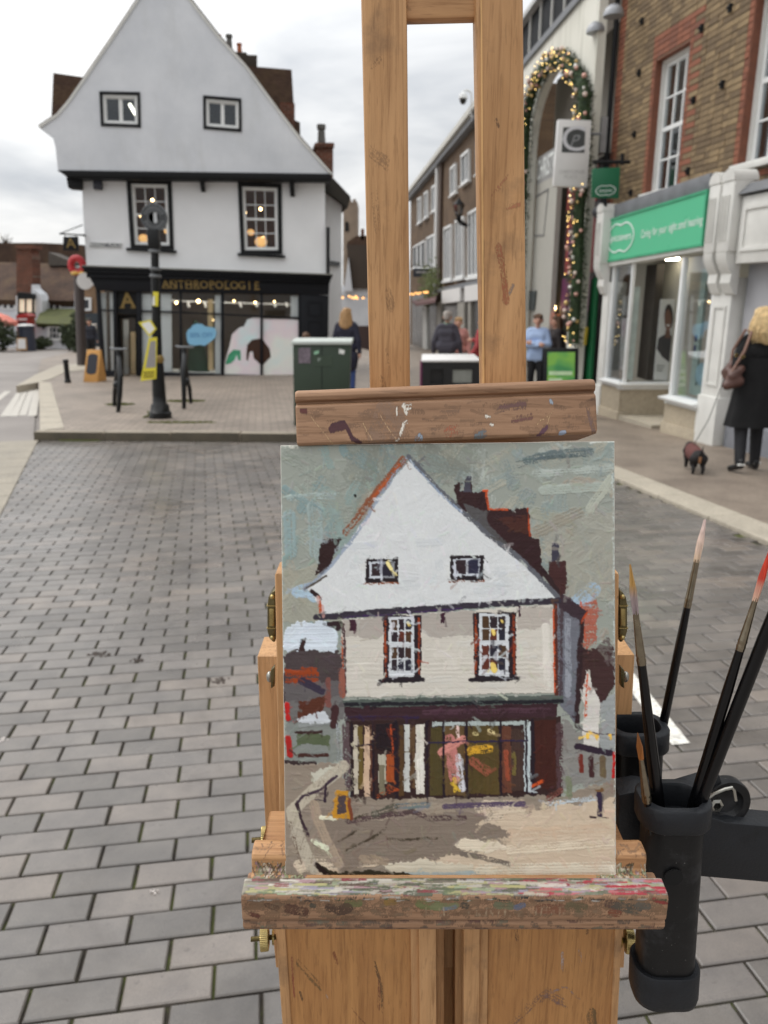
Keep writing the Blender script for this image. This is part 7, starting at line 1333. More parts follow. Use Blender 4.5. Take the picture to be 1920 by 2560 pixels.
# right of the shop
ap([(1310, 1160), (1380, 1210), (1525, 1180), (1525, 1420), (1310, 1440)], (140, 138, 136), 4, alpha=.9); ap([(1402, 960), (1440, 1050), (1462, 1110), (1452, 1280), (1392, 1270), (1388, 1090)], (207, 204, 200), 2.5, hz=1.0); al([(1412, 980), (1400, 1150)], 9, (198, 92, 52), dry=.2); ap([(1465, 1090), (1525, 1060), (1525, 1290), (1460, 1290)], (160, 164, 166), 3); al([(1370, 1272), (1500, 1298)], 26, (58, 44, 60)); al([(1380, 1310), (1388, 1370)], 20, (120, 54, 44)); al([(1420, 1320), (1426, 1390)], 22, (74, 46, 48)); al([(1470, 1320), (1472, 1390)], 26, (112, 98, 78)); al([(1516, 1300), (1512, 1395)], 13, (188, 36, 34), hz=1.3); al([(1366, 1190), (1400, 1215), (1524, 1228)], 5, (96, 84, 90))
for x, y in ((1408, 1222), (1447, 1228), (1497, 1226)): al([(x, y), (x + 2, y + 12)], 13, (232, 192, 92), hz=1.2)
# left of the shop
ap([(176, 900), (250, 872), (414, 885), (424, 1010), (400, 1060), (176, 1090)], (84, 74, 76), 4); ap([(246, 830), (266, 828), (268, 880), (245, 880)], (66, 46, 46), 2); ap([(182, 945), (322, 950), (318, 1010), (250, 1015), (184, 1012)], (154, 74, 38), 4, dry=.08); ap([(180, 1010), (420, 990), (426, 1160), (184, 1160)], (110, 106, 108), 4, alpha=.85); ap([(236, 1078), (345, 1062), (344, 1162), (236, 1160)], (96, 56, 42), 3); al([(250, 1000), (330, 1040)], 30, (66, 58, 76)); al([(356, 1000), (360, 1100)], 22, (132, 88, 82)); ap([(235, 1150), (350, 1120), (372, 1180), (236, 1190)], (200, 205, 212), 3, hz=1.0); ap([(190, 1160), (400, 1175), (410, 1330), (190, 1330)], (134, 138, 136), 4, alpha=.85); ap([(228, 1214), (370, 1218), (372, 1262), (235, 1262)], (96, 106, 82), 3); al([(230, 1208), (330, 1206)], 12, (66, 44, 42)); al([(235, 1302), (355, 1302)], 15, (74, 46, 40)); al([(192, 1095), (198, 1150)], 20, (184, 42, 40), hz=1.2); al([(196, 1230), (206, 1300)], 24, (172, 44, 42), hz=1.2); al([(184, 1335), (300, 1335)], 26, (66, 52, 54), dry=.05); al([(386, 1110), (380, 1180)], 30, (74, 48, 50)); al([(400, 1180), (404, 1320)], 18, (176, 182, 190), dry=.2); al([(410, 960), (416, 1060)], 26, (150, 98, 84), dry=.1)
# ground
ap([(165, 1340), (400, 1330), (448, 1480), (1310, 1470), (1525, 1400), (1540, 1820), (165, 1820)], (150, 139, 128), 3, var=.05)
for _ in range(90): x, y = rs_.uniform(190, 1500), rs_.uniform(1490, 1800); al([(x, y), (x + rs_.uniform(60, 200), y + rs_.uniform(-20, 12))], rs_.uniform(22, 50), rs_.choice(((148, 136, 126), (138, 126, 117), (160, 148, 135)) if x < 850 and y < 1740 else ((200, 184, 165), (188, 172, 154), (208, 194, 176))), dry=.2, hz=.8, var=.05)
ap([(330, 1570), (620, 1560), (900, 1530), (1115, 1600), (1085, 1642), (870, 1642), (885, 1680), (1005, 1745), (880, 1735), (560, 1720), (430, 1790), (390, 1700)], (138, 126, 116), 4, var=.05); ap([(955, 1585), (1130, 1540), (1525, 1480), (1535, 1810), (680, 1812), (600, 1760), (905, 1690), (1080, 1690), (1100, 1640), (1100, 1600)], (205, 189, 170), 5, var=.04, alpha=.92); ap([(860, 1665), (900, 1640), (1040, 1655), (1085, 1680), (1010, 1702), (900, 1690)], (216, 205, 188), 3, hz=1.1); ap([(570, 1745), (760, 1728), (950, 1750), (960, 1790), (640, 1795)], (206, 198, 182), 4, hz=1.0); al([(660, 1795), (1000, 1790)], 34, (166, 176, 178), dry=.2); al([(900, 1700), (1090, 1745)], 22, (124, 114, 106), dry=.15); al([(1100, 1690), (1500, 1660)], 40, (212, 200, 182), dry=.2, hz=1.0); al([(1100, 1620), (1480, 1600)], 40, (200, 180, 160), dry=.2); al([(980, 1770), (1500, 1760)], 50, (208, 200, 184), dry=.15, hz=1.0)
ap([(290, 1370), (400, 1340), (410, 1380), (380, 1410), (300, 1405)], (198, 196, 184), 4); al([(420, 1350), (300, 1445), (215, 1530), (240, 1640), (300, 1760)], 52, (186, 178, 164), dry=.06); al([(300, 1500), (330, 1600), (400, 1740)], 40, (170, 154, 138), dry=.06); al([(232, 1500), (255, 1470), (330, 1440), (395, 1385)], 13, (74, 58, 72)); al([(234, 1500), (250, 1560), (275, 1620)], 14, (66, 48, 58)); al([(205, 1570), (245, 1740)], 12, (120, 104, 92), dry=.2); al([(300, 1650), (350, 1680)], 22, (214, 218, 196), hz=1.3); al([(330, 1555), (392, 1560)], 16, (222, 220, 200), hz=1.2); al([(350, 1420), (346, 1490)], 10, (60, 44, 60))
al([(440, 1570), (700, 1530), (770, 1560), (910, 1558)], 22, (92, 74, 76), dry=.08); al([(640, 1512), (760, 1505)], 24, (118, 126, 130), dry=.1); al([(830, 1512), (1150, 1500)], 22, (96, 82, 104), dry=.1); al([(545, 1540), (640, 1510)], 26, (92, 90, 80), dry=.1); al([(1250, 1500), (1440, 1480)], 18, (190, 200, 208), dry=.15); al([(1330, 1400), (1336, 1470)], 24, (126, 132, 112), dry=.15); al([(1300, 1450), (1250, 1480)], 24, (120, 76, 70), dry=.1)
for a, b in (((400, 1650), (470, 1610)), ((430, 1690), (560, 1625)), ((540, 1640), (590, 1600)), ((600, 1645), (800, 1640)), ((470, 1560), (520, 1540))): al([a, b], 10, (78, 68, 56), dry=.15)
ap([(388, 1448), (440, 1444), (456, 1560), (378, 1556)], (190, 142, 52), 1.5, hz=1.1); ap([(402, 1468), (430, 1466), (432, 1536), (396, 1538)], (84, 72, 76), 1.2); al([(444, 1480), (452, 1560)], 14, (128, 74, 52)); al([(1456, 1455), (1458, 1556)], 20, (62, 48, 72)); al([(1448, 1446), (1466, 1446)], 18, (126, 96, 66)); al([(1420, 1558), (1490, 1560)], 9, (56, 38, 46))
ap([(305, 1738), (345, 1750), (400, 1780), (560, 1770), (690, 1785), (700, 1812), (410, 1812), (330, 1780)], (62, 56, 44), 3); al([(310, 1745), (360, 1790), (470, 1800)], 20, (46, 32, 30)); al([(500, 1720), (590, 1735)], 34, (160, 144, 128), dry=.1)
for x0, y0, x1, y1 in ((163, 52, 172, 1000), (1512, 40, 1524, 1800)): al([(x0, y0), (x1, y1)], 9, (198, 206, 204), dry=.42)
al([(165, 54), (260, 52)], 12, (206, 206, 198), dry=.3); al([(1420, 44), (1522, 40)], 16, (206, 210, 206), dry=.3); al([(1505, 1760), (1526, 1812)], 20, (222, 216, 202), dry=.25); al([(468, 250), (470, 256)], 8, (30, 28, 28))
for _ in range(2600):                                  # wet edges dragged into each other
    x, y = rs_.uniform(4, PWD - 5), rs_.uniform(4, PHT - 5); c = art.c[int(y), int(x)]
    iy, ix = int(y), int(x); lum = lambda yy_, xx_: float(art.c[max(0, min(PHT - 1, yy_)), max(0, min(PWD - 1, xx_))].sum()); gx_, gy_ = lum(iy, ix + 3) - lum(iy, ix - 3), lum(iy + 3, ix) - lum(iy - 3, ix); a_ = math.atan2(gx_, -gy_) + rs_.gauss(0, .35) if math.hypot(gx_, gy_) > .08 else rs_.uniform(0, 3.14)
    ln = rs_.uniform(4, 13); wd = rs_.uniform(1.6, 4.2)
    g = lambda v: 255 * (12.92 * v if v < .0031308 else 1.055 * v ** (1 / 2.4) - .055); j_ = rs_.gauss(0, 4)
    art.line([(x - math.cos(a_) * 2, y - math.sin(a_) * 2), (x + math.cos(a_) * ln, y + math.sin(a_) * ln)], wd, tuple(min(250, max(5, g(v) + j_ + rs_.gauss(0, 2.5))) for v in c), alpha=rs_.uniform(.35, .8), dry=rs_.uniform(0, .3), hz=.8, var=.05)
ARTGAIN = 1.0
pad = np.pad(art.c, ((1, 1), (1, 1), (0, 0)), 'edge'); blur = (pad[:-2, 1:-1] + pad[2:, 1:-1] + pad[1:-1, :-2] + pad[1:-1, 2:] + 2 * pad[1:-1, 1:-1]) / 6
art.c = art.c * .3 + blur * .7; art.c = np.clip(art.c, 0, 1) ** 1.14 * np.array([1.10, 1.085, 1.05])
weave = (np.sin(art.xx * 2.15) * np.sin(art.yy * 2.15)) * .5 + (art.n3 - .5) * .8
art.c *= (1 + .035 * weave[..., None])

# ------------------------------------------------------------ the painting on its panel
def grid_object(name, P, C, A, m, parent, attr='paint'):
    """P (h,w,3) world points, C colours, A cover"""
    h, w_ = P.shape[:2]; o0 = np.array(rootof(parent)); me = bpy.data.meshes.new(name)
    idx = np.arange(h * w_).reshape(h, w_); q_ = np.stack([idx[:-1, :-1], idx[1:, :-1], idx[1:, 1:], idx[:-1, 1:]], -1).reshape(-1, 4); nf = len(q_)
    me.vertices.add(h * w_); me.vertices.foreach_set('co', (P - o0).reshape(-1).astype(np.float32)); me.loops.add(nf * 4); me.loops.foreach_set('vertex_index', q_.reshape(-1).astype(np.int32))
    me.polygons.add(nf); me.polygons.foreach_set('loop_start', (np.arange(nf) * 4).astype(np.int32)); me.update(calc_edges=True)
    ca = me.color_attributes.new(attr, 'FLOAT_COLOR', 'POINT'); ca.data.foreach_set('color', np.concatenate([C.reshape(-1, 3), np.ones((h * w_, 1))], 1).reshape(-1).astype(np.float32))
    if A is not None: fa_ = me.attributes.new('stain', 'FLOAT', 'POINT'); fa_.data.foreach_set('value', A.reshape(-1).astype(np.float32))
    me.materials.append(m); me.shade_smooth(); return link(bpy.data.objects.new(name, me), parent)
q = Nodes('oil_paint'); at = q.n('Attribute', attribute_name='paint'); q.fin(at.outputs['Color'], .5, 0, .22); v_ = q.coord()
q.bump(q.noise(v_, 900, 2), .12, .0006); M_oil = q.m
PZ = .53; TL, TR, BR, BL = Z(701, 1113, PZ), Z(1536, 1103, PZ), Z(1540, 2198, PZ + .002), Z(714, 2200, PZ + .002)
pn_ = (TR - TL).cross(TL - BL).normalized(); pn_ = pn_ if pn_.y < 0 else -pn_
ptg = thing('painting', 'small oil painting of the white gabled house clamped on the easel', 'painting', (BL + BR) / 2)
u = np.linspace(0, 1, PWD)[None, :, None]; v = np.linspace(0, 1, PHT)[:, None, None]; A4 = [np.array(p) for p in (TL, TR, BR, BL)]
P = (A4[0] * (1 - u) + A4[1] * u) * (1 - v) + (A4[3] * (1 - u) + A4[2] * u) * v
hgt = art.z * .00042 + weave * .00005
P = P + np.array(pn_) * (hgt[..., None] + .0004)
edge = np.minimum(np.minimum(u, 1 - u), np.minimum(v, 1 - v))[..., 0]; P = P - np.array(pn_) * (np.clip(.0025 - edge, 0, 1)[..., None] * .35)
grid_object('paint_layer', P, art.c * ARTGAIN, None, M_oil, ptg)
mb = MB(); mb.prism([TL, TR, BR, BL], -pn_ * .0032); mb.build('canvas_board', mat('board_edge', S(214, 210, 200), .8, var=.05), ptg, smooth=0)

# ------------------------------------------------------------ the easel
M_beech = wood('beech', S(200, 156, 110), S(172, 128, 84), 'z', .55, .6)
M_beechx = wood('beech_bar', S(192, 148, 104), S(156, 112, 76), 'x', .5, .5)
M_ply = wood('beech_panel', S(188, 138, 84), S(164, 114, 66), 'z', .42, .2)
M_worn = wood('worn_bar', S(166, 130, 101), S(130, 98, 74), 'x', .6, .8)
YC = .57
eas = thing('easel', 'beech field box easel with paint-stained ledges holding the painting', 'easel', (.043, .60, gz(.6)))
def splat(w_, h_, n_, pal, rmin, rmax, seed, dry=.25, stretch=1.6, al_=.8):
    a = Art(w_, h_); r_ = random.Random(seed)
    for _ in range(n_):
        x, y = r_.uniform(0, w_), r_.uniform(0, h_); ln = r_.uniform(rmin, rmax); an = r_.gauss(0, .5); a.line([(x, y), (x + math.cos(an) * ln * stretch, y + math.sin(an) * ln)], r_.uniform(rmin, rmax) * .7, r_.choice(pal), dry=dry, alpha=al_ * r_.uniform(.5, 1), var=.15)
    return a
def board(px, Y, thick, name, m, parent=eas, bev=.0026, a=None):
    """front face given by its four photograph corners on the upright plane Y"""
    qd = [D(x, y, Y) for x, y in px]; mb = MB(); mb.prism(qd, (0, thick, 0)); o = mb.build(name, m, parent, bev=bev)
    if a is not None:
        us = np.linspace(0, 1, a.w)[None, :, None]; vs_ = np.linspace(0, 1, a.h)[:, None, None]; c4 = [np.array(p) for p in inset(qd, bev * 1.2)]
        P = (c4[0] * (1 - us) + c4[1] * us) * (1 - vs_) + (c4[3] * (1 - us) + c4[2] * us) * vs_; P[..., 1] -= .00025 + a.z * .0001
        g = grid_object('face', P, a.c, a.a, m, o)
    return o
# uprights with old paint dabs
aL_ = Art(60, 560)
for pts, w_, c in (([(8, 185), (22, 178)], 6, (70, 52, 42)), ([(4, 262), (26, 270)], 16, (120, 96, 80)), ([(8, 300), (12, 330)], 12, (112, 88, 70)), ([(30, 396), (34, 408)], 14, (108, 82, 64)), ([(12, 490), (20, 535)], 20, (96, 72, 56)), ([(24, 455), (28, 470)], 8, (104, 80, 62))): aL_.line(pts, w_, c, dry=.45, alpha=.4)
aL_.line([(22, 655 - 100), (40, 552)], 6, (70, 62, 56)); aL_.line([(32, 556), (54, 549)], 5, (120, 112, 104), dry=.1)
aR_ = Art(60, 560)
for pts, w_, c, d_ in (([(24, 352), (30, 372), (34, 402)], 11, (168, 88, 62), .15), ([(16, 300), (34, 286), (40, 282)], 5, (186, 110, 84), .35), ([(38, 312), (56, 308)], 5, (186, 112, 84), .35), ([(40, 396), (46, 388)], 4, (120, 122, 128), .1), ([(22, 232), (24, 236)], 5, (92, 64, 48), .1), ([(10, 545), (54, 536)], 12, (196, 122, 96), .4)): aR_.line(pts, w_, c, dry=d_ + .18, alpha=.7)
board([(893, -420), (1014, -420), (1027, 1130), (928, 1130)], .575, .017, 'upright', M_beech, a=aL_); board([(1180, -420), (1305, -420), (1319, 1130), (1207, 1130)], .575, .017, 'upright', M_beech, a=aR_)
board([(1199, -420), (1203, -420), (1212, 1130), (1207, 1130)], .5742, .0007, 'edge_strip', wood('pale_edge', S(226, 184, 128), S(206, 160, 104), 'z', .5, .1), bev=0)
board([(1008, -130), (1200, -132), (1200, 44), (1008, 49)], .578, .013, 'crossbar', M_beechx)
board([(980, 1085), (1322, 1085), (1322, 1300), (980, 1300)], .578, .010, 'slide', M_beechx)
# clamp bar
def sweep(pts, dirv, length, nx, m, name, parent, a, closed=True):
    """profile points (already in space at the left end) drawn out along dirv, finely divided so that paint can lie on it"""
    pp = []
    for p, q_ in zip(pts[:-1], pts[1:]):
        k = max(1, int((q_ - p).length / .0007)); pp += [p.lerp(q_, i / k) for i in range(k)]
    pp.append(pts[-1]); arr = np.array([list(p) for p in pp]); cen = arr.mean(0); t = np.linspace(0, 1, nx); er = .0022
    P = arr[:, None, :] + np.array(dirv)[None, None, :] * (t[None, :, None] * length)
    dist = np.minimum(t, 1 - t) * length; sh = np.where(dist < er, 1 - .055 * (1 - np.sqrt(np.clip(1 - (1 - dist / er) ** 2, 0, 1))), 1.0)
    P = cen + np.array(dirv)[None, None, :] * (t[None, :, None] * length) + (arr[:, None, :] - cen) * sh[None, :, None]
    P = P + (np.random.default_rng(3).random(P.shape) - .5) * .00008
    h = len(pp); C = np.zeros((h, nx, 3)); A = np.zeros((h, nx))
    if a is not None:
        yi = np.clip((np.arange(h) / h * a.h).astype(int), 0, a.h - 1); xi = np.clip((t * a.w).astype(int), 0, a.w - 1); C = a.c[yi][:, xi]; A = a.a[yi][:, xi]
    o = grid_object(name, P, C, A, m, parent)
    mb = MB(); mb.add([V(p) for p in P[:, 0]], [tuple(range(h))]); mb.add([V(p) for p in P[:, -1]], [tuple(range(h))]); mb.build('bar_end', m, o, smooth=0); return o
cl0, cl1 = Z(742, 1114, .525), Z(1494, 1084, .525); cdir = (cl1 - cl0).normalized(); cup = V((0, .27, .96)); cup = (cup - cdir * cup.dot(cdir)).normalized(); cou = cup.cross(cdir); cou = cou if cou.y < 0 else -cou
hb = .0382
prof = [(0, -.05), (0, -.002), (.0015, 0), (.0262, 0), (.0275, -.0012), (.0285, -.0042), (.0298, -.0042), (.0306, -.001), (.033, .0006), (.0355, .0002), (.0374, -.0018), (.0382, -.005), (.0382, -.05)]
pts = [cl0 + cup * u_ + cou * o_ for u_, o_ in prof]; plen = sum((b - a).length for a, b in zip(pts[:-1], pts[1:])); f0 = .048 / plen
aC = Art(640, 260); r_ = random.Random(9)
fv = lambda t_: (f0 + (1 - t_) * (.0265 / plen)) * 260        # face height 0 top .. 1 bottom in profile rows (profile runs upwards)
def cline(pts, wd, col, **kw): aC.line([(x * 640, fv(y)) for x, y in pts], wd, col, **kw)
for _ in range(70): x, y = r_.random(), r_.random(); cline([(x, y), (x + r_.uniform(.01, .06), y + r_.gauss(0, .04))], r_.uniform(2, 9), r_.choice(((96, 72, 56), (140, 104, 78), (120, 100, 92), (150, 118, 96), (88, 66, 60))), alpha=.4, dry=.3)
cline([(.12, .48), (.16, .42), (.175, .6), (.185, .8), (.21, .95)], 8, (74, 44, 50)); cline([(.115, .56), (.165, .5)], 9, (80, 48, 52)); cline([(.30, .25), (.27, .9), (.33, .5)], 46, (168, 148, 138), alpha=.38, dry=.1)
for x, y, dx, dy, w_ in ((.36, .02, .02, .0, 9), (.362, .05, .005, .14, 7), (.335, .05, .0, .18, 3), (.355, .5, .012, -.05, 6), (.345, .75, .012, -.2, 6), (.33, .95, .008, -.05, 4), (.63, .38, .015, .04, 5), (.645, .6, .006, .02, 4)): cline([(x, y), (x + dx, y + dy)], w_, (222, 216, 204), dry=.12)
for x0, y0, x1, y1 in ((.05, .2, .12, .98), (.22, .4, .25, .9), (.28, .25, .33, .9), (.77, .8, .85, .35), (.81, .75, .855, .3), (.83, .75, .845, .4)): cline([(x0, y0), (x1, y1)], 1.6, (202, 166, 126), dry=.2)
cline([(.40, .95), (.41, .85)], 12, (138, 150, 164), dry=.2); cline([(.60, .95), (.62, .85)], 14, (104, 112, 118), dry=.2); cline([(.80, .97), (.83, .72)], 6, (92, 62, 74)); cline([(.875, .93), (.89, .9)], 7, (150, 160, 178)); cline([(.845, .05), (.85, .1)], 5, (150, 160, 172)); cline([(.72, .5), (.78, .42)], 8, (112, 76, 70), dry=.25); cline([(.68, .2), (.76, .12)], 10, (104, 76, 72), dry=.3); cline([(.50, .75), (.53, .68)], 14, (170, 96, 70), dry=.35); cline([(.02, .06), (.035, .05)], 7, (94, 52, 48)); cline([(.97, .3), (.985, .9)], 8, (116, 92, 84), dry=.2)
sweep(pts, cdir, (cl1 - cl0).length, 640, M_worn, 'top_clamp', eas, aC)
# case: narrower front frame, wider box behind, with the latches between them
aF = Art(200, 180)
def sc_(pts, wd, col, **kw): aF.line([(x * 200, y * 180) for x, y in pts], wd, col, **kw)
board([(686, 1432), (1550, 1432), (1538, 2150), (700, 2150)], .566, .030, 'front_frame', M_beech, bev=.003)
board([(643, 1641), (1587, 1637), (1562, 2160), (668, 2160)], .600, .040, 'box', M_beech, bev=.001)
board([(660, 2100), (1575, 2100), (1560, 2420), (690, 2420)], .600, .060, 'box', M_beech, bev=.001)
def px3(lst, Y): return [D(x, y, Y) for x, y in lst]
for sgn, xs in ((-1, (684, 669, 665, 666, 673, 686)), (1, (1551, 1562, 1568, 1567, 1561, 1551))):
    bp = [(0, 1476), (8, 1480), (17, 1494), (20, 1515), (20, 1578), (15, 1596), (6, 1606), (0, 1606)]; x_0 = 688 if sgn < 0 else 1549
    mb = MB(); mb.prism(px3([(x_0 + sgn * a, b) for a, b in bp], .574), (0, .013, 0)); lt_ = mb.build('latch', M_brassd, eas, bev=.0014)
    for yy in (1515, 1571): mb = MB(); mb.prism(px3([(x_0, yy - 1.2), (x_0 + sgn * 21.5, yy - 1.2), (x_0 + sgn * 21.5, yy + 1.2), (x_0, yy + 1.2)], .5734), (0, .0142, 0)); mb.build('latch_joint', M_brass, lt_, smooth=0)
    mb = MB(); mb.prism(px3([(x_0 + sgn * 3, 1522), (x_0 + sgn * 15, 1522), (x_0 + sgn * 15, 1566), (x_0 + sgn * 3, 1566)], .5728), (0, .002, 0)); mb.build('latch_plate', M_brass, lt_, bev=.0005)
    for yy in (1492, 1594): mb = MB(); mb.ball(px3([(x_0 + sgn * 7, yy)], .5738)[0], .0022, 10, 6); mb.build('rivet', M_brass, lt_)
    xb = 686 if sgn < 0 else 1552; mb = MB(); mb.prism(px3([(xb, 1668), (xb + sgn * 9, 1676), (xb + sgn * 9, 1722), (xb, 1716)], .572), (0, .006, 0)); pl2 = mb.build('plate', M_brassd, eas, bev=.0004); mb = MB(); mb.ball(px3([(xb + sgn * 12, 1692)], .575)[0], (.0028, .0035, .0048), 12, 8); mb.build('screw_head', M_steel, pl2)
# thumb screws: knurled wheels on threaded rods
def knob(px, py, Y, sgn, r_):
    c = D(px, py, Y); ax = V((sgn, -.12, 0)).normalized(); mb = MB(); K = 44; prof = [(r_ * .5, -.0046), (r_ * .97, -.0036), (r_, -.003), (r_, .003), (r_ * .97, .0036), (r_ * .5, .0042)]
    a = ax.orthogonal().normalized(); b = ax.cross(a); vs = []; fs = []
    for rr, zz in prof:
        for j in range(K * 2): q_ = math.pi * j / K; kk = 1 - (.035 if j % 2 else 0) * (1 if rr > r_ * .9 else 0); vs.append(c + ax * zz + (a * math.cos(q_) + b * math.sin(q_)) * rr * kk)
    n_ = K * 2
    for i in range(len(prof) - 1):
        for j in range(n_): fs.append((i * n_ + j, i * n_ + (j + 1) % n_, (i + 1) * n_ + (j + 1) % n_, (i + 1) * n_ + j))
    fs.append(tuple(range(n_ - 1, -1, -1))); fs.append(tuple((len(prof) - 1) * n_ + j for j in range(n_))); mb.add(vs, fs); k_ = mb.build('thumb_screw', M_brass, eas, smooth=20)
    mb = MB(); L0 = -.016; steps = 46
    mb.lathe([(.0021 + (.00035 if i % 2 else 0), -.014 + .026 * i / steps) for i in range(steps + 1)], c, 12, axis=ax); mb.build('rod', M_brassd, k_)
    mb = MB(); mb.lathe([(.0062, -.0085), (.0066, -.0075), (.0062, -.0068)], c, 16, axis=ax); mb.build('washer', M_brass, k_)
knob(665, 2098, .548, -1, .0105); knob(1577, 2104, .548, 1, .0105); knob(661, 2345, .556, -1, .0108); knob(1573, 2352, .562, 1, .0108)
# lower body: panels and guide strips
YB = .556
apn = Art(320, 340)
for pts, w_, c, d_ in (([(118, 40), (116, 60)], 6, (116, 56, 40), .1), ([(14, 30), (40, 46)], 9, (104, 84, 50), .3), ([(6, 26), (6, 52)], 4, (140, 28, 44), 0), ([(60, 24), (63, 30)], 6, (122, 46, 30), 0), ([(14, 50), (16, 54)], 4, (52, 40, 34), 0), ([(106, 74), (109, 84)], 7, (112, 34, 24), 0), ([(112, 30), (120, 46), (121, 62)], 5, (50, 42, 34), 0), ([(80, 60), (104, 76)], 1.5, (112, 48, 30), .2), ([(48, 52), (49, 54)], 3, (200, 190, 182), 0)): apn.line([(2 * x, 2 * y) for x, y in pts], w_ * 1.3, c, dry=d_ + .2, alpha=.75)
apr = Art(320, 340)
for pts, w_, c, d_ in (([(4, 84), (30, 72), (60, 56), (76, 50)], 7, (92, 78, 92), .25), ([(76, 50), (100, 58), (90, 54)], 9, (108, 92, 104), .4), ([(70, 52), (100, 46), (118, 54)], 2, (150, 138, 146), .2), ([(94, 24), (95, 34)], 4, (196, 190, 196), .1), ([(116, 22), (117, 30)], 4, (190, 178, 182), .2), ([(134, 66), (140, 82)], 14, (72, 70, 46), .0), ([(34, 8), (36, 14)], 5, (84, 56, 38), .1), ([(124, 4), (125, 10)], 4, (84, 56, 38), .1), ([(60, 2), (84, 4)], 4, (120, 92, 52), .4)): apr.line([(2 * x, 2 * y) for x, y in pts], w_ * 1.7, c, dry=d_ + .2, alpha=.7)
board([(710, 2290), (1030, 2290), (1034, 2890), (748, 2890)], YB, .012, 'panel', M_ply, bev=.0006, a=apn); board([(1220, 2290), (1541, 2290), (1512, 2890), (1216, 2890)], YB, .012, 'panel', M_ply, bev=.0006, a=apr)
board([(686, 2290), (711.5, 2290), (749.5, 2890), (730, 2890)], YB - .002, .03, 'side_frame', M_beech, bev=.001); board([(1540, 2290), (1558, 2290), (1527, 2890), (1510.5, 2890)], YB - .002, .03, 'side_frame', M_beech, bev=.001)
for x0, x1, dY in ((1026, 1047.5, -.003), (1047, 1090, -.008), (1090, 1110, .018), (1138, 1160.5, .018), (1160, 1200, -.008), (1199.5, 1221, -.003)):
    xm = 1123; sh_ = lambda x: x + (xm - x) * .06; board([(x0, 2290), (x1, 2290), (sh_(x1), 2890), (sh_(x0), 2890)], YB + dY, .014 if dY < .01 else .03, 'guide_strip', M_beech, bev=.0007)
board([(1100, 2290), (1150, 2290), (1148, 2890), (1102, 2890)], YB + .05, .01, 'back_board', M_ply, bev=0)
# ledges
x0_, x1_ = Z(602, 2260, .512).x, Z(1673, 2260, .512).x
pf = [(.452, 1.086), (.428, 1.0842), (.4248, 1.0858), (.4236, 1.0885), (.4240, 1.0912), (.4252, 1.0926), (.4258, 1.0934), (.4250, 1.0942), (.4234, 1.0948), (.4230, 1.0965), (.4230, 1.1118), (.4240, 1.1140), (.4262, 1.1150), (.4325, 1.1155), (.4375, 1.1162), (.4388, 1.1150), (.4392, 1.1085), (.452, 1.1085)]
pts = [V((x0_, y, z)) for y, z in pf]; seg = [0]
for a, b in zip(pts[:-1], pts[1:]): seg.append(seg[-1] + (b - a).length)
TW, TH = 1000, 300; tr_ = lambda z_or_i: z_or_i
aT = Art(TW, TH); row_of = lambda L_: L_ / seg[-1] * TH
r_ = random.Random(21); fA, fB = row_of(seg[9]), row_of(seg[10]); tA, tB = row_of(seg[11]), row_of(seg[15]); mA, mB = row_of(seg[1]), row_of(seg[6])
def tl(x, y, dx, dy, w_, c, **kw): aT.line([(x, y), (x + dx, y + dy)], w_, c, **kw)
for _ in range(420): x = r_.uniform(0, TW); y = r_.uniform(fA, fB); tl(x, y, r_.gauss(0, 16), r_.gauss(0, 5), r_.uniform(3, 14), r_.choice(((98, 82, 64), (112, 92, 70), (84, 76, 62), (124, 98, 72), (92, 66, 50), (140, 112, 84), (106, 102, 84))), alpha=.55, dry=.28, var=.25)
for x, y, w_, l_, c in ((110, .55, 26, 34, (78, 44, 36)), (205, .5, 22, 8, (50, 34, 32)), (165, .4, 14, 4, (56, 66, 60)), (250, .3, 20, 24, (104, 116, 70)), (340, .25, 16, 18, (150, 118, 54)), (420, .3, 26, 40, (112, 128, 78)), (450, .45, 20, 50, (118, 130, 92)), (475, .6, 10, 26, (112, 132, 152)), (520, .4, 18, 6, (46, 56, 52)), (600, .35, 22, 30, (108, 118, 92)), (645, .5, 16, 14, (96, 116, 146)), (700, .55, 26, 50, (132, 82, 60)), (770, .45, 26, 30, (100, 94, 68)), (860, .3, 22, 16, (76, 52, 52)), (880, .45, 28, 46, (70, 76, 70)), (930, .4, 20, 20, (88, 90, 84)), (20, .85, 12, 16, (90, 36, 32)), (60, .35, 16, 22, (86, 62, 46)), (870, .75, 20, 14, (134, 66, 42)), (965, .1, 9, 30, (152, 34, 46)), (230, .62, 30, 16, (64, 46, 40)), (560, .75, 14, 60, (140, 104, 78))): tl(x, fB + (fA - fB) * y, l_, r_.gauss(0, 5), w_, c, dry=.08, alpha=.85, var=.22)
for x in [r_.uniform(380, 760) for _ in range(46)]: tl(x, fA + (fB - fA) * r_.uniform(0, .1), r_.gauss(0, 1), (fB - fA) * r_.uniform(.1, .5), 1.4, (208, 184, 152), dry=.25)
for _ in range(60): x = r_.uniform(0, TW); tl(x, fB - r_.uniform(0, 8), r_.gauss(0, 20), 1, r_.uniform(2, 5), r_.choice(((60, 54, 50), (190, 186, 178), (84, 92, 66), (140, 128, 120))), dry=.2)
aT.poly([(-5, tA - 2), (TW + 5, tA - 2), (TW + 5, tB + 4), (-5, tB + 4)], (150, 144, 130), 2, alpha=.95, var=.2)
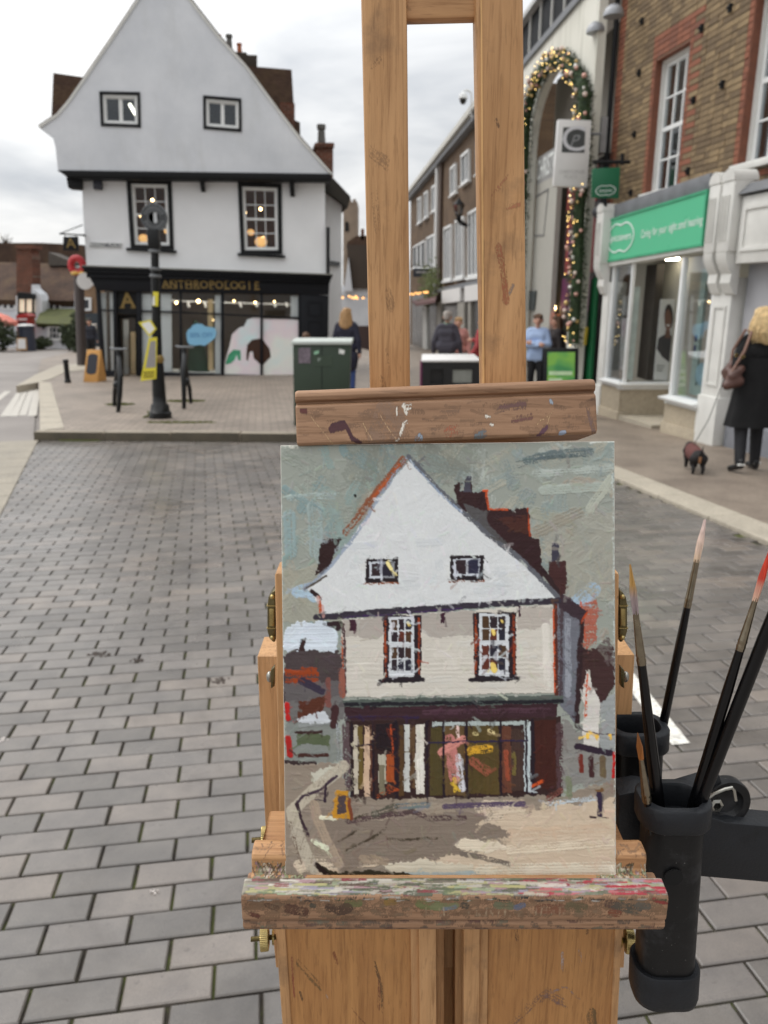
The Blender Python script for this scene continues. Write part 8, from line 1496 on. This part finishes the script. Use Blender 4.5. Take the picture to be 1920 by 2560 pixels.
for _ in range(620):
    x = r_.uniform(0, TW); y = r_.uniform(tA - 2, tB + 3); red = x > 640
    pal = ((186, 178, 166), (156, 166, 136), (112, 122, 92), (170, 138, 142), (154, 148, 162), (92, 96, 78), (200, 194, 182), (140, 66, 72), (96, 76, 66), (178, 172, 122), (120, 112, 100), (104, 110, 88)); pal2 = ((176, 52, 66), (196, 112, 116), (214, 204, 194), (168, 150, 160), (148, 60, 70), (190, 178, 160), (120, 128, 104))
    c = r_.choice(pal2 if red and r_.random() < .6 else pal); tl(x, y, r_.uniform(14, 80), r_.gauss(0, 1.5), r_.uniform(3, 9), c, dry=r_.uniform(0, .25), hz=1.2, var=.15)
for _ in range(160): x = r_.uniform(0, TW); tl(x, r_.uniform(mA, mB), r_.uniform(5, 30), r_.gauss(0, 2), r_.uniform(3, 9), r_.choice(((104, 78, 62), (92, 84, 76), (128, 98, 74), (110, 70, 64), (118, 122, 104), (88, 52, 60))), dry=.25, alpha=.75)
pad = np.pad(aT.c, ((1, 1), (2, 2), (0, 0)), 'edge'); aT.c = (pad[1:-1, :-4] + pad[1:-1, 1:-3] + pad[1:-1, 2:-2] + pad[1:-1, 3:-1] + pad[1:-1, 4:] + pad[:-2, 2:-2] + pad[2:, 2:-2]) / 7 * .8
tray = sweep(pts, V((1, 0, 0)), x1_ - x0_, 800, M_worn, 'front_ledge', eas, aT)
x0b, x1b = D(628, 2130, .4475).x, D(1618, 2130, .4475).x
pf2 = [(.530, 1.100), (.4525, 1.100), (.4400, 1.1095), (.4400, 1.1130), (.4412, 1.1142), (.4440, 1.1142), (.4446, 1.1150), (.4446, 1.1162), (.4456, 1.1168), (.4462, 1.1250), (.4474, 1.1274), (.4500, 1.1282), (.4590, 1.1285), (.4625, 1.1270), (.4640, 1.1230), (.4640, 1.1000)]
pts = [V((x0b, y, z)) for y, z in pf2]; seg2 = [0]
for a, b in zip(pts[:-1], pts[1:]): seg2.append(seg2[-1] + (b - a).length)
aK = Art(900, 300); row2 = lambda i: seg2[i] / seg2[-1] * 300
for _ in range(220): x = r_.choice((r_.uniform(0, 120), r_.uniform(780, 900))); aK.line([(x, r_.uniform(row2(2), row2(9) - 4)), (x + r_.uniform(4, 22), r_.uniform(row2(2), row2(9) - 6))], r_.uniform(1.5, 4.5), r_.choice(((56, 50, 44), (132, 152, 118), (206, 196, 176), (112, 128, 96), (150, 120, 132), (70, 66, 56))), dry=.1, alpha=.85)
for _ in range(40): x = r_.choice((r_.uniform(0, 120), r_.uniform(780, 900))); aK.line([(x, r_.uniform(row2(9), row2(12))), (x + r_.uniform(3, 20), r_.uniform(row2(9), row2(12)))], r_.uniform(1.5, 4), r_.choice(((120, 92, 70), (150, 120, 92), (100, 84, 76))), dry=.3, alpha=.7)
sweep(pts, V((1, 0, 0)), x1b - x0b, 500, M_beechx, 'rear_ledge', eas, aK)
for x in (-.03, .116): mb = MB(); mb.box((x, .51, 1.093), (.02, .12, .012)); mb.build('ledge_arm', M_beechx, eas, bev=.001)
# three legs down to the paving
for (a, b) in (((-.06, .60, .80), (-.24, .72, None)), ((.146, .60, .80), (.33, .72, None)), ((.043, .64, .80), (.043, 1.15, None))):
    p, q_ = V(a), V((b[0], b[1], gz(b[1], .0))); mb = MB(); mb.tube([p, q_], [.016, .013], 4); mb.build('leg', M_beech, eas, smooth=0)

# ------------------------------------------------------------ brush holders on a black arm
q = Nodes('black_plastic'); v_ = q.coord(); c_ = q.mix(q.ramp(q.noise(v_, 26, 6, .65), [(.52, (0, 0, 0, 1)), (.78, (.4, .4, .4, 1))]), S(17, 17, 18), S(96, 96, 100)); c_ = q.mix(q.ramp(q.noise(v_, 420, 2), [(.72, (0, 0, 0, 1)), (.76, (.5, .5, .5, 1))]), c_, S(150, 150, 146)); q.bump(q.noise(v_, 300, 3), .06, .002); rq_ = q.ramp(q.noise(v_, 40, 4), [(.3, (.32,) * 3 + (1,)), (.7, (.55,) * 3 + (1,))]); M_plas = q.fin(c_, rq_, 0, .3)
M_rub = mat('dark_rubber', S(28, 30, 34), .5, var=.35, vs=50, bump=.1, bs=300, spec=.35)
def rr_profile(w_, d_, r_, k=6):
    pts = []
    for cx, cy, a0_ in ((w_ / 2 - r_, d_ / 2 - r_, 0), (-w_ / 2 + r_, d_ / 2 - r_, 90), (-w_ / 2 + r_, -d_ / 2 + r_, 180), (w_ / 2 - r_, -d_ / 2 + r_, 270)):
        for i in range(k + 1): t_ = R(a0_ + 90 * i / k); pts.append((cx + r_ * math.cos(t_), cy + r_ * math.sin(t_)))
    return pts
def loft(mb, rings):
    n_ = len(rings[0]); vs = [p for r in rings for p in r]; fs = []
    for i in range(len(rings) - 1):
        for j in range(n_): fs.append((i * n_ + j, i * n_ + (j + 1) % n_, (i + 1) * n_ + (j + 1) % n_, (i + 1) * n_ + j))
    mb.add(vs, fs + [tuple(range(n_ - 1, -1, -1)), tuple((len(rings) - 1) * n_ + j for j in range(n_))])
def holder(xt, yt, zt_, xb, yb_, zb_, label):
    h_ = thing('brush_holder', label, 'brush holder', (xb, yb_, zb_)); W_, D_ = .0435, .034
    def ringat(z_, w_, d_, r_): t = (zt_ - z_) / (zt_ - zb_); cx, cy = xt + (xb - xt) * t, yt + (yb_ - yt) * t; return [V((cx + x, cy + y, z_)) for x, y in rr_profile(w_, d_, r_)]
    mb = MB(); loft(mb, [ringat(zb_ + .004, W_, D_, .013), ringat(zt_ - .003, W_, D_, .013), ringat(zt_ - .003, W_ - .004, D_ - .004, .012), ringat(zb_ + .012, W_ - .004, D_ - .004, .012)]); mb.build('tube', M_plas, h_, smooth=50)
    mb = MB(); o_ = (W_ + .0095, D_ + .0075, .017); i_ = (W_ - .006, D_ - .006, .012); z0 = zt_ - .0205
    loft(mb, [ringat(z0, W_ + .001, D_ + .001, .013), ringat(z0, o_[0] - .003, o_[1] - .003, .015), ringat(z0 + .002, *o_), ringat(zt_ - .0015, *o_), ringat(zt_, o_[0] - .0025, o_[1] - .0025, .016), ringat(zt_, i_[0] + .002, i_[1] + .002, .012), ringat(zt_ - .002, *i_), ringat(zt_ - .02, *i_)]); mb.build('rim', M_rub, h_, smooth=50)
    mb = MB(); o_ = (W_ + .0085, D_ + .0065, .016); loft(mb, [ringat(zb_, o_[0] - .012, o_[1] - .012, .010), ringat(zb_ + .003, o_[0] - .002, o_[1] - .002, .015), ringat(zb_ + .008, *o_), ringat(zb_ + .034, *o_), ringat(zb_ + .0355, o_[0] - .002, o_[1] - .002, .015), ringat(zb_ + .0355, W_ + .0005, D_ + .0005, .013)]); mb.build('base_cap', M_rub, h_, smooth=50)
    return h_
YT = .491
h1 = holder(.2141, YT, 1.1433, .2265, YT + .004, .953, 'black plastic brush holder in front, filled with brushes beside the painting')
mb = MB(); pc = D(1683, 2192, YT - .0172); mb.lathe([(.0, 0), (.0068, 0), (.0068, .0012), (.0, .0012)], pc, 24, axis=(0, -1, 0)); mb.build('drain_hole', mat('hole_black', S(4, 4, 4), .9, var=0), h1)
h2 = holder(.2165, .585, 1.146, .2285, .589, .956, 'black plastic brush holder standing behind the front one with a single brush')
hb_ = thing('holder_arm', 'black plastic arm with a ring clamp that carries the brush holders', 'clamp', D(1560, 2080, .53))
mb = MB(); A_ = [(1546, 1988), (1600, 1978), (1700, 1990), (1776, 2044), (1815, 2057), (1990, 2072), (1990, 2214), (1740, 2192), (1640, 2130), (1546, 2120)]
mb.prism(px3(A_, .520), (0, .022, 0)); mb.build('arm', M_rub, hb_, bev=.002)
ry = .535; c = D(1812, 2000, ry); ax = V((.12, -1, .1)).normalized(); mb = MB(); mb.lathe([(.0098, -.006), (.0185, -.006), (.0196, -.004), (.0196, .004), (.0185, .006), (.0125, .006), (.0098, .002)], c, 40, axis=ax); mb.lathe([(.0099, .0), (.0072, .001), (.0060, -.004), (.0072, -.0062), (.0099, -.0062)], c, 32, axis=ax); mb.build('ring', M_plas, hb_, smooth=40)
mb = MB(); mb.prism(px3([(1640, 1986), (1700, 1968), (1800, 1938), (1806, 1962), (1760, 1985), (1740, 2040), (1640, 2030)], ry - .004), (0, .012, 0)); mb.build('ring_arm', M_rub, hb_, bev=.0015)
mb = MB(); mb.tube(px3([(1766, 1998), (1786, 1984), (1812, 1973), (1830, 1969), (1835, 1976), (1839, 2001)], ry - .009), .0014, 8); mb.build('hook', M_steel, hb_)
mb = MB(); K = 6; mb.lathe([(.0060, -.004), (.0060, .004), (.0035, .005), (.0035, -.005)], D(1785, 2008, ry - .004), 6, axis=ax); mb.build('nut', M_steel, hb_, smooth=20)

# ------------------------------------------------------------ brushes
M_hblk = mat('black_lacquer', S(9, 9, 11), .18, var=.3, vs=60, spec=.35); M_fer = mat('nickel_ferrule', S(140, 130, 112), .22, metal=.95, var=.25, vs=150)
def brush(tip, b_end, f_end, low, zt_, zl, rt, rb, rf, rh0, rh1, bcol, label, round_=True, crimp=True, copper=False):
    tp, be, fe, lo = D(*tip, zt_), None, None, D(*low, zl); d0 = V((tip[0], tip[1], 0)); tot = math.hypot(low[0] - tip[0], low[1] - tip[1])
    tt_ = lambda p: math.hypot(p[0] - tip[0], p[1] - tip[1]) / tot; w3 = lambda t: tp.lerp(lo, t)
    be, fe = w3(tt_(b_end)), w3(tt_(f_end)); ax = (lo - tp).normalized(); end = lo + ax * .085
    o = thing('paintbrush', label, 'paintbrush', end)
    mb = MB(); K = 12; L_ = (lo - fe).length; mb.tube([fe - ax * .002, fe + ax * L_ * .25, fe + ax * L_ * .6, lo, end], [rf * .92, rh0, (rh0 + rh1) / 2, rh1, rh1 * .7], 16); mb.build('handle', M_hblk, o)
    mb = MB(); L2 = (fe - be).length; mb.tube([be, be + ax * L2 * .05, be + ax * L2 * .8, be + ax * L2 * .83, be + ax * L2 * .86, be + ax * L2 * .89, be + ax * L2 * .93, be + ax * L2 * .96, fe], [rb, rb * 1.02, rf * .98, rf * 1.08, rf * .98, rf * .98, rf * 1.07, rf, rf], 18); mb.build('ferrule', M_fer if not copper else mat('copper_ferrule', S(150, 104, 66), .25, metal=.9), o)
    mb = MB(); L3 = (be - tp).length; a = ax.orthogonal().normalized(); b = ax.cross(a); rq = random.Random(int(tip[0]))
    for i in range(80):
        q_ = rq.uniform(0, 6.28); rr = math.sqrt(rq.random()); s_ = be + ax * .003 + (a * math.cos(q_) + b * math.sin(q_)) * rb * .9 * rr; bel = be - ax * L3 * .4 + (a * math.cos(q_) + b * math.sin(q_)) * rb * 1.12 * rr; e_ = tp + (a * math.cos(q_) + b * math.sin(q_)) * rt * rr + ax * L3 * (rr ** 2) * .10 * rq.uniform(.3, 1.5); mb.tube([s_, bel, e_], [.00045, .0005, .0002], 4)
    mb.tube([be + ax * .002, be - ax * L3 * .4, be - ax * L3 * .75, tp + ax * L3 * .03], [rb * .9, rb * .98, (rb + rt) * .46, rt * .55], 12); br = mb.build('bristles', bcol, o); tag(br, kind='stuff'); return o
def bristle(name, stops):
    q = Nodes(name); g = q.n('TexCoord'); sx = q.n('SeparateXYZ'); q.l(g.outputs['Generated'], sx.inputs[0]); f = q.noise(q.coord((1, 1, .02)), 900, 3); c = q.ramp(sx.outputs[2], stops); c = q.mix(.7, c, q.ramp(f, [(.3, (.62, .6, .58, 1)), (.7, (1.2, 1.2, 1.2, 1))]), 'MULTIPLY'); return q.fin(c, .5)
M_b1 = bristle('mauve_tan_bristle', [(0, S(150, 134, 140)), (.35, S(160, 142, 140)), (.6, S(186, 146, 84)), (1, S(178, 134, 66))]); M_b2 = bristle('white_bristle', [(0, S(222, 196, 166)), (.3, S(232, 208, 190)), (1, S(226, 204, 200))]); M_b3 = bristle('red_bristle', [(0, S(220, 184, 160)), (.28, S(214, 150, 130)), (.42, S(200, 60, 36)), (1, S(206, 58, 32))]); M_b5 = bristle('brown_bristle', [(0, S(168, 106, 52)), (1, S(132, 84, 46))])
pm_ = .56 / 1923
brush((1575, 1410), (1585, 1516), (1605, 1646), (1644, 2000), .488, .490, 1.6 * pm_, 6.5 * pm_, 11 * pm_, 12 * pm_, 17 * pm_, M_b1, 'thin brush with mauve and tan bristles leaning towards the painting')
brush((1763, 1298), (1742, 1391), (1719, 1509), (1650, 1850), .60, .590, 3.2 * pm_, 8 * pm_, 10.5 * pm_, 12 * pm_, 13 * pm_, M_b2, 'brush with long clean white bristles standing in the rear holder')
brush((1930, 1362), (1893, 1482), (1858, 1610), (1736, 2000), .486, .489, 3.0 * pm_, 6.0 * pm_, 10.5 * pm_, 12.5 * pm_, 13 * pm_, M_b3, 'brush with red-loaded bristles leaning away from the painting')
brush((2030, 1290), (2010, 1350), (1985, 1440), (1757, 1990), .478, .486, 3.5 * pm_, 9 * pm_, 13 * pm_, 15.5 * pm_, 15.5 * pm_, M_b2, 'thick black brush handle leaning furthest out of the front holder')
brush((1594, 1832), (1603, 1887), (1618, 2002), (1622, 2035), .478, .481, .9 * pm_, 5.5 * pm_, 11.5 * pm_, 9.5 * pm_, 7 * pm_, M_b5, 'short fine brown-tipped brush with a shiny ferrule in the front holder', copper=False)
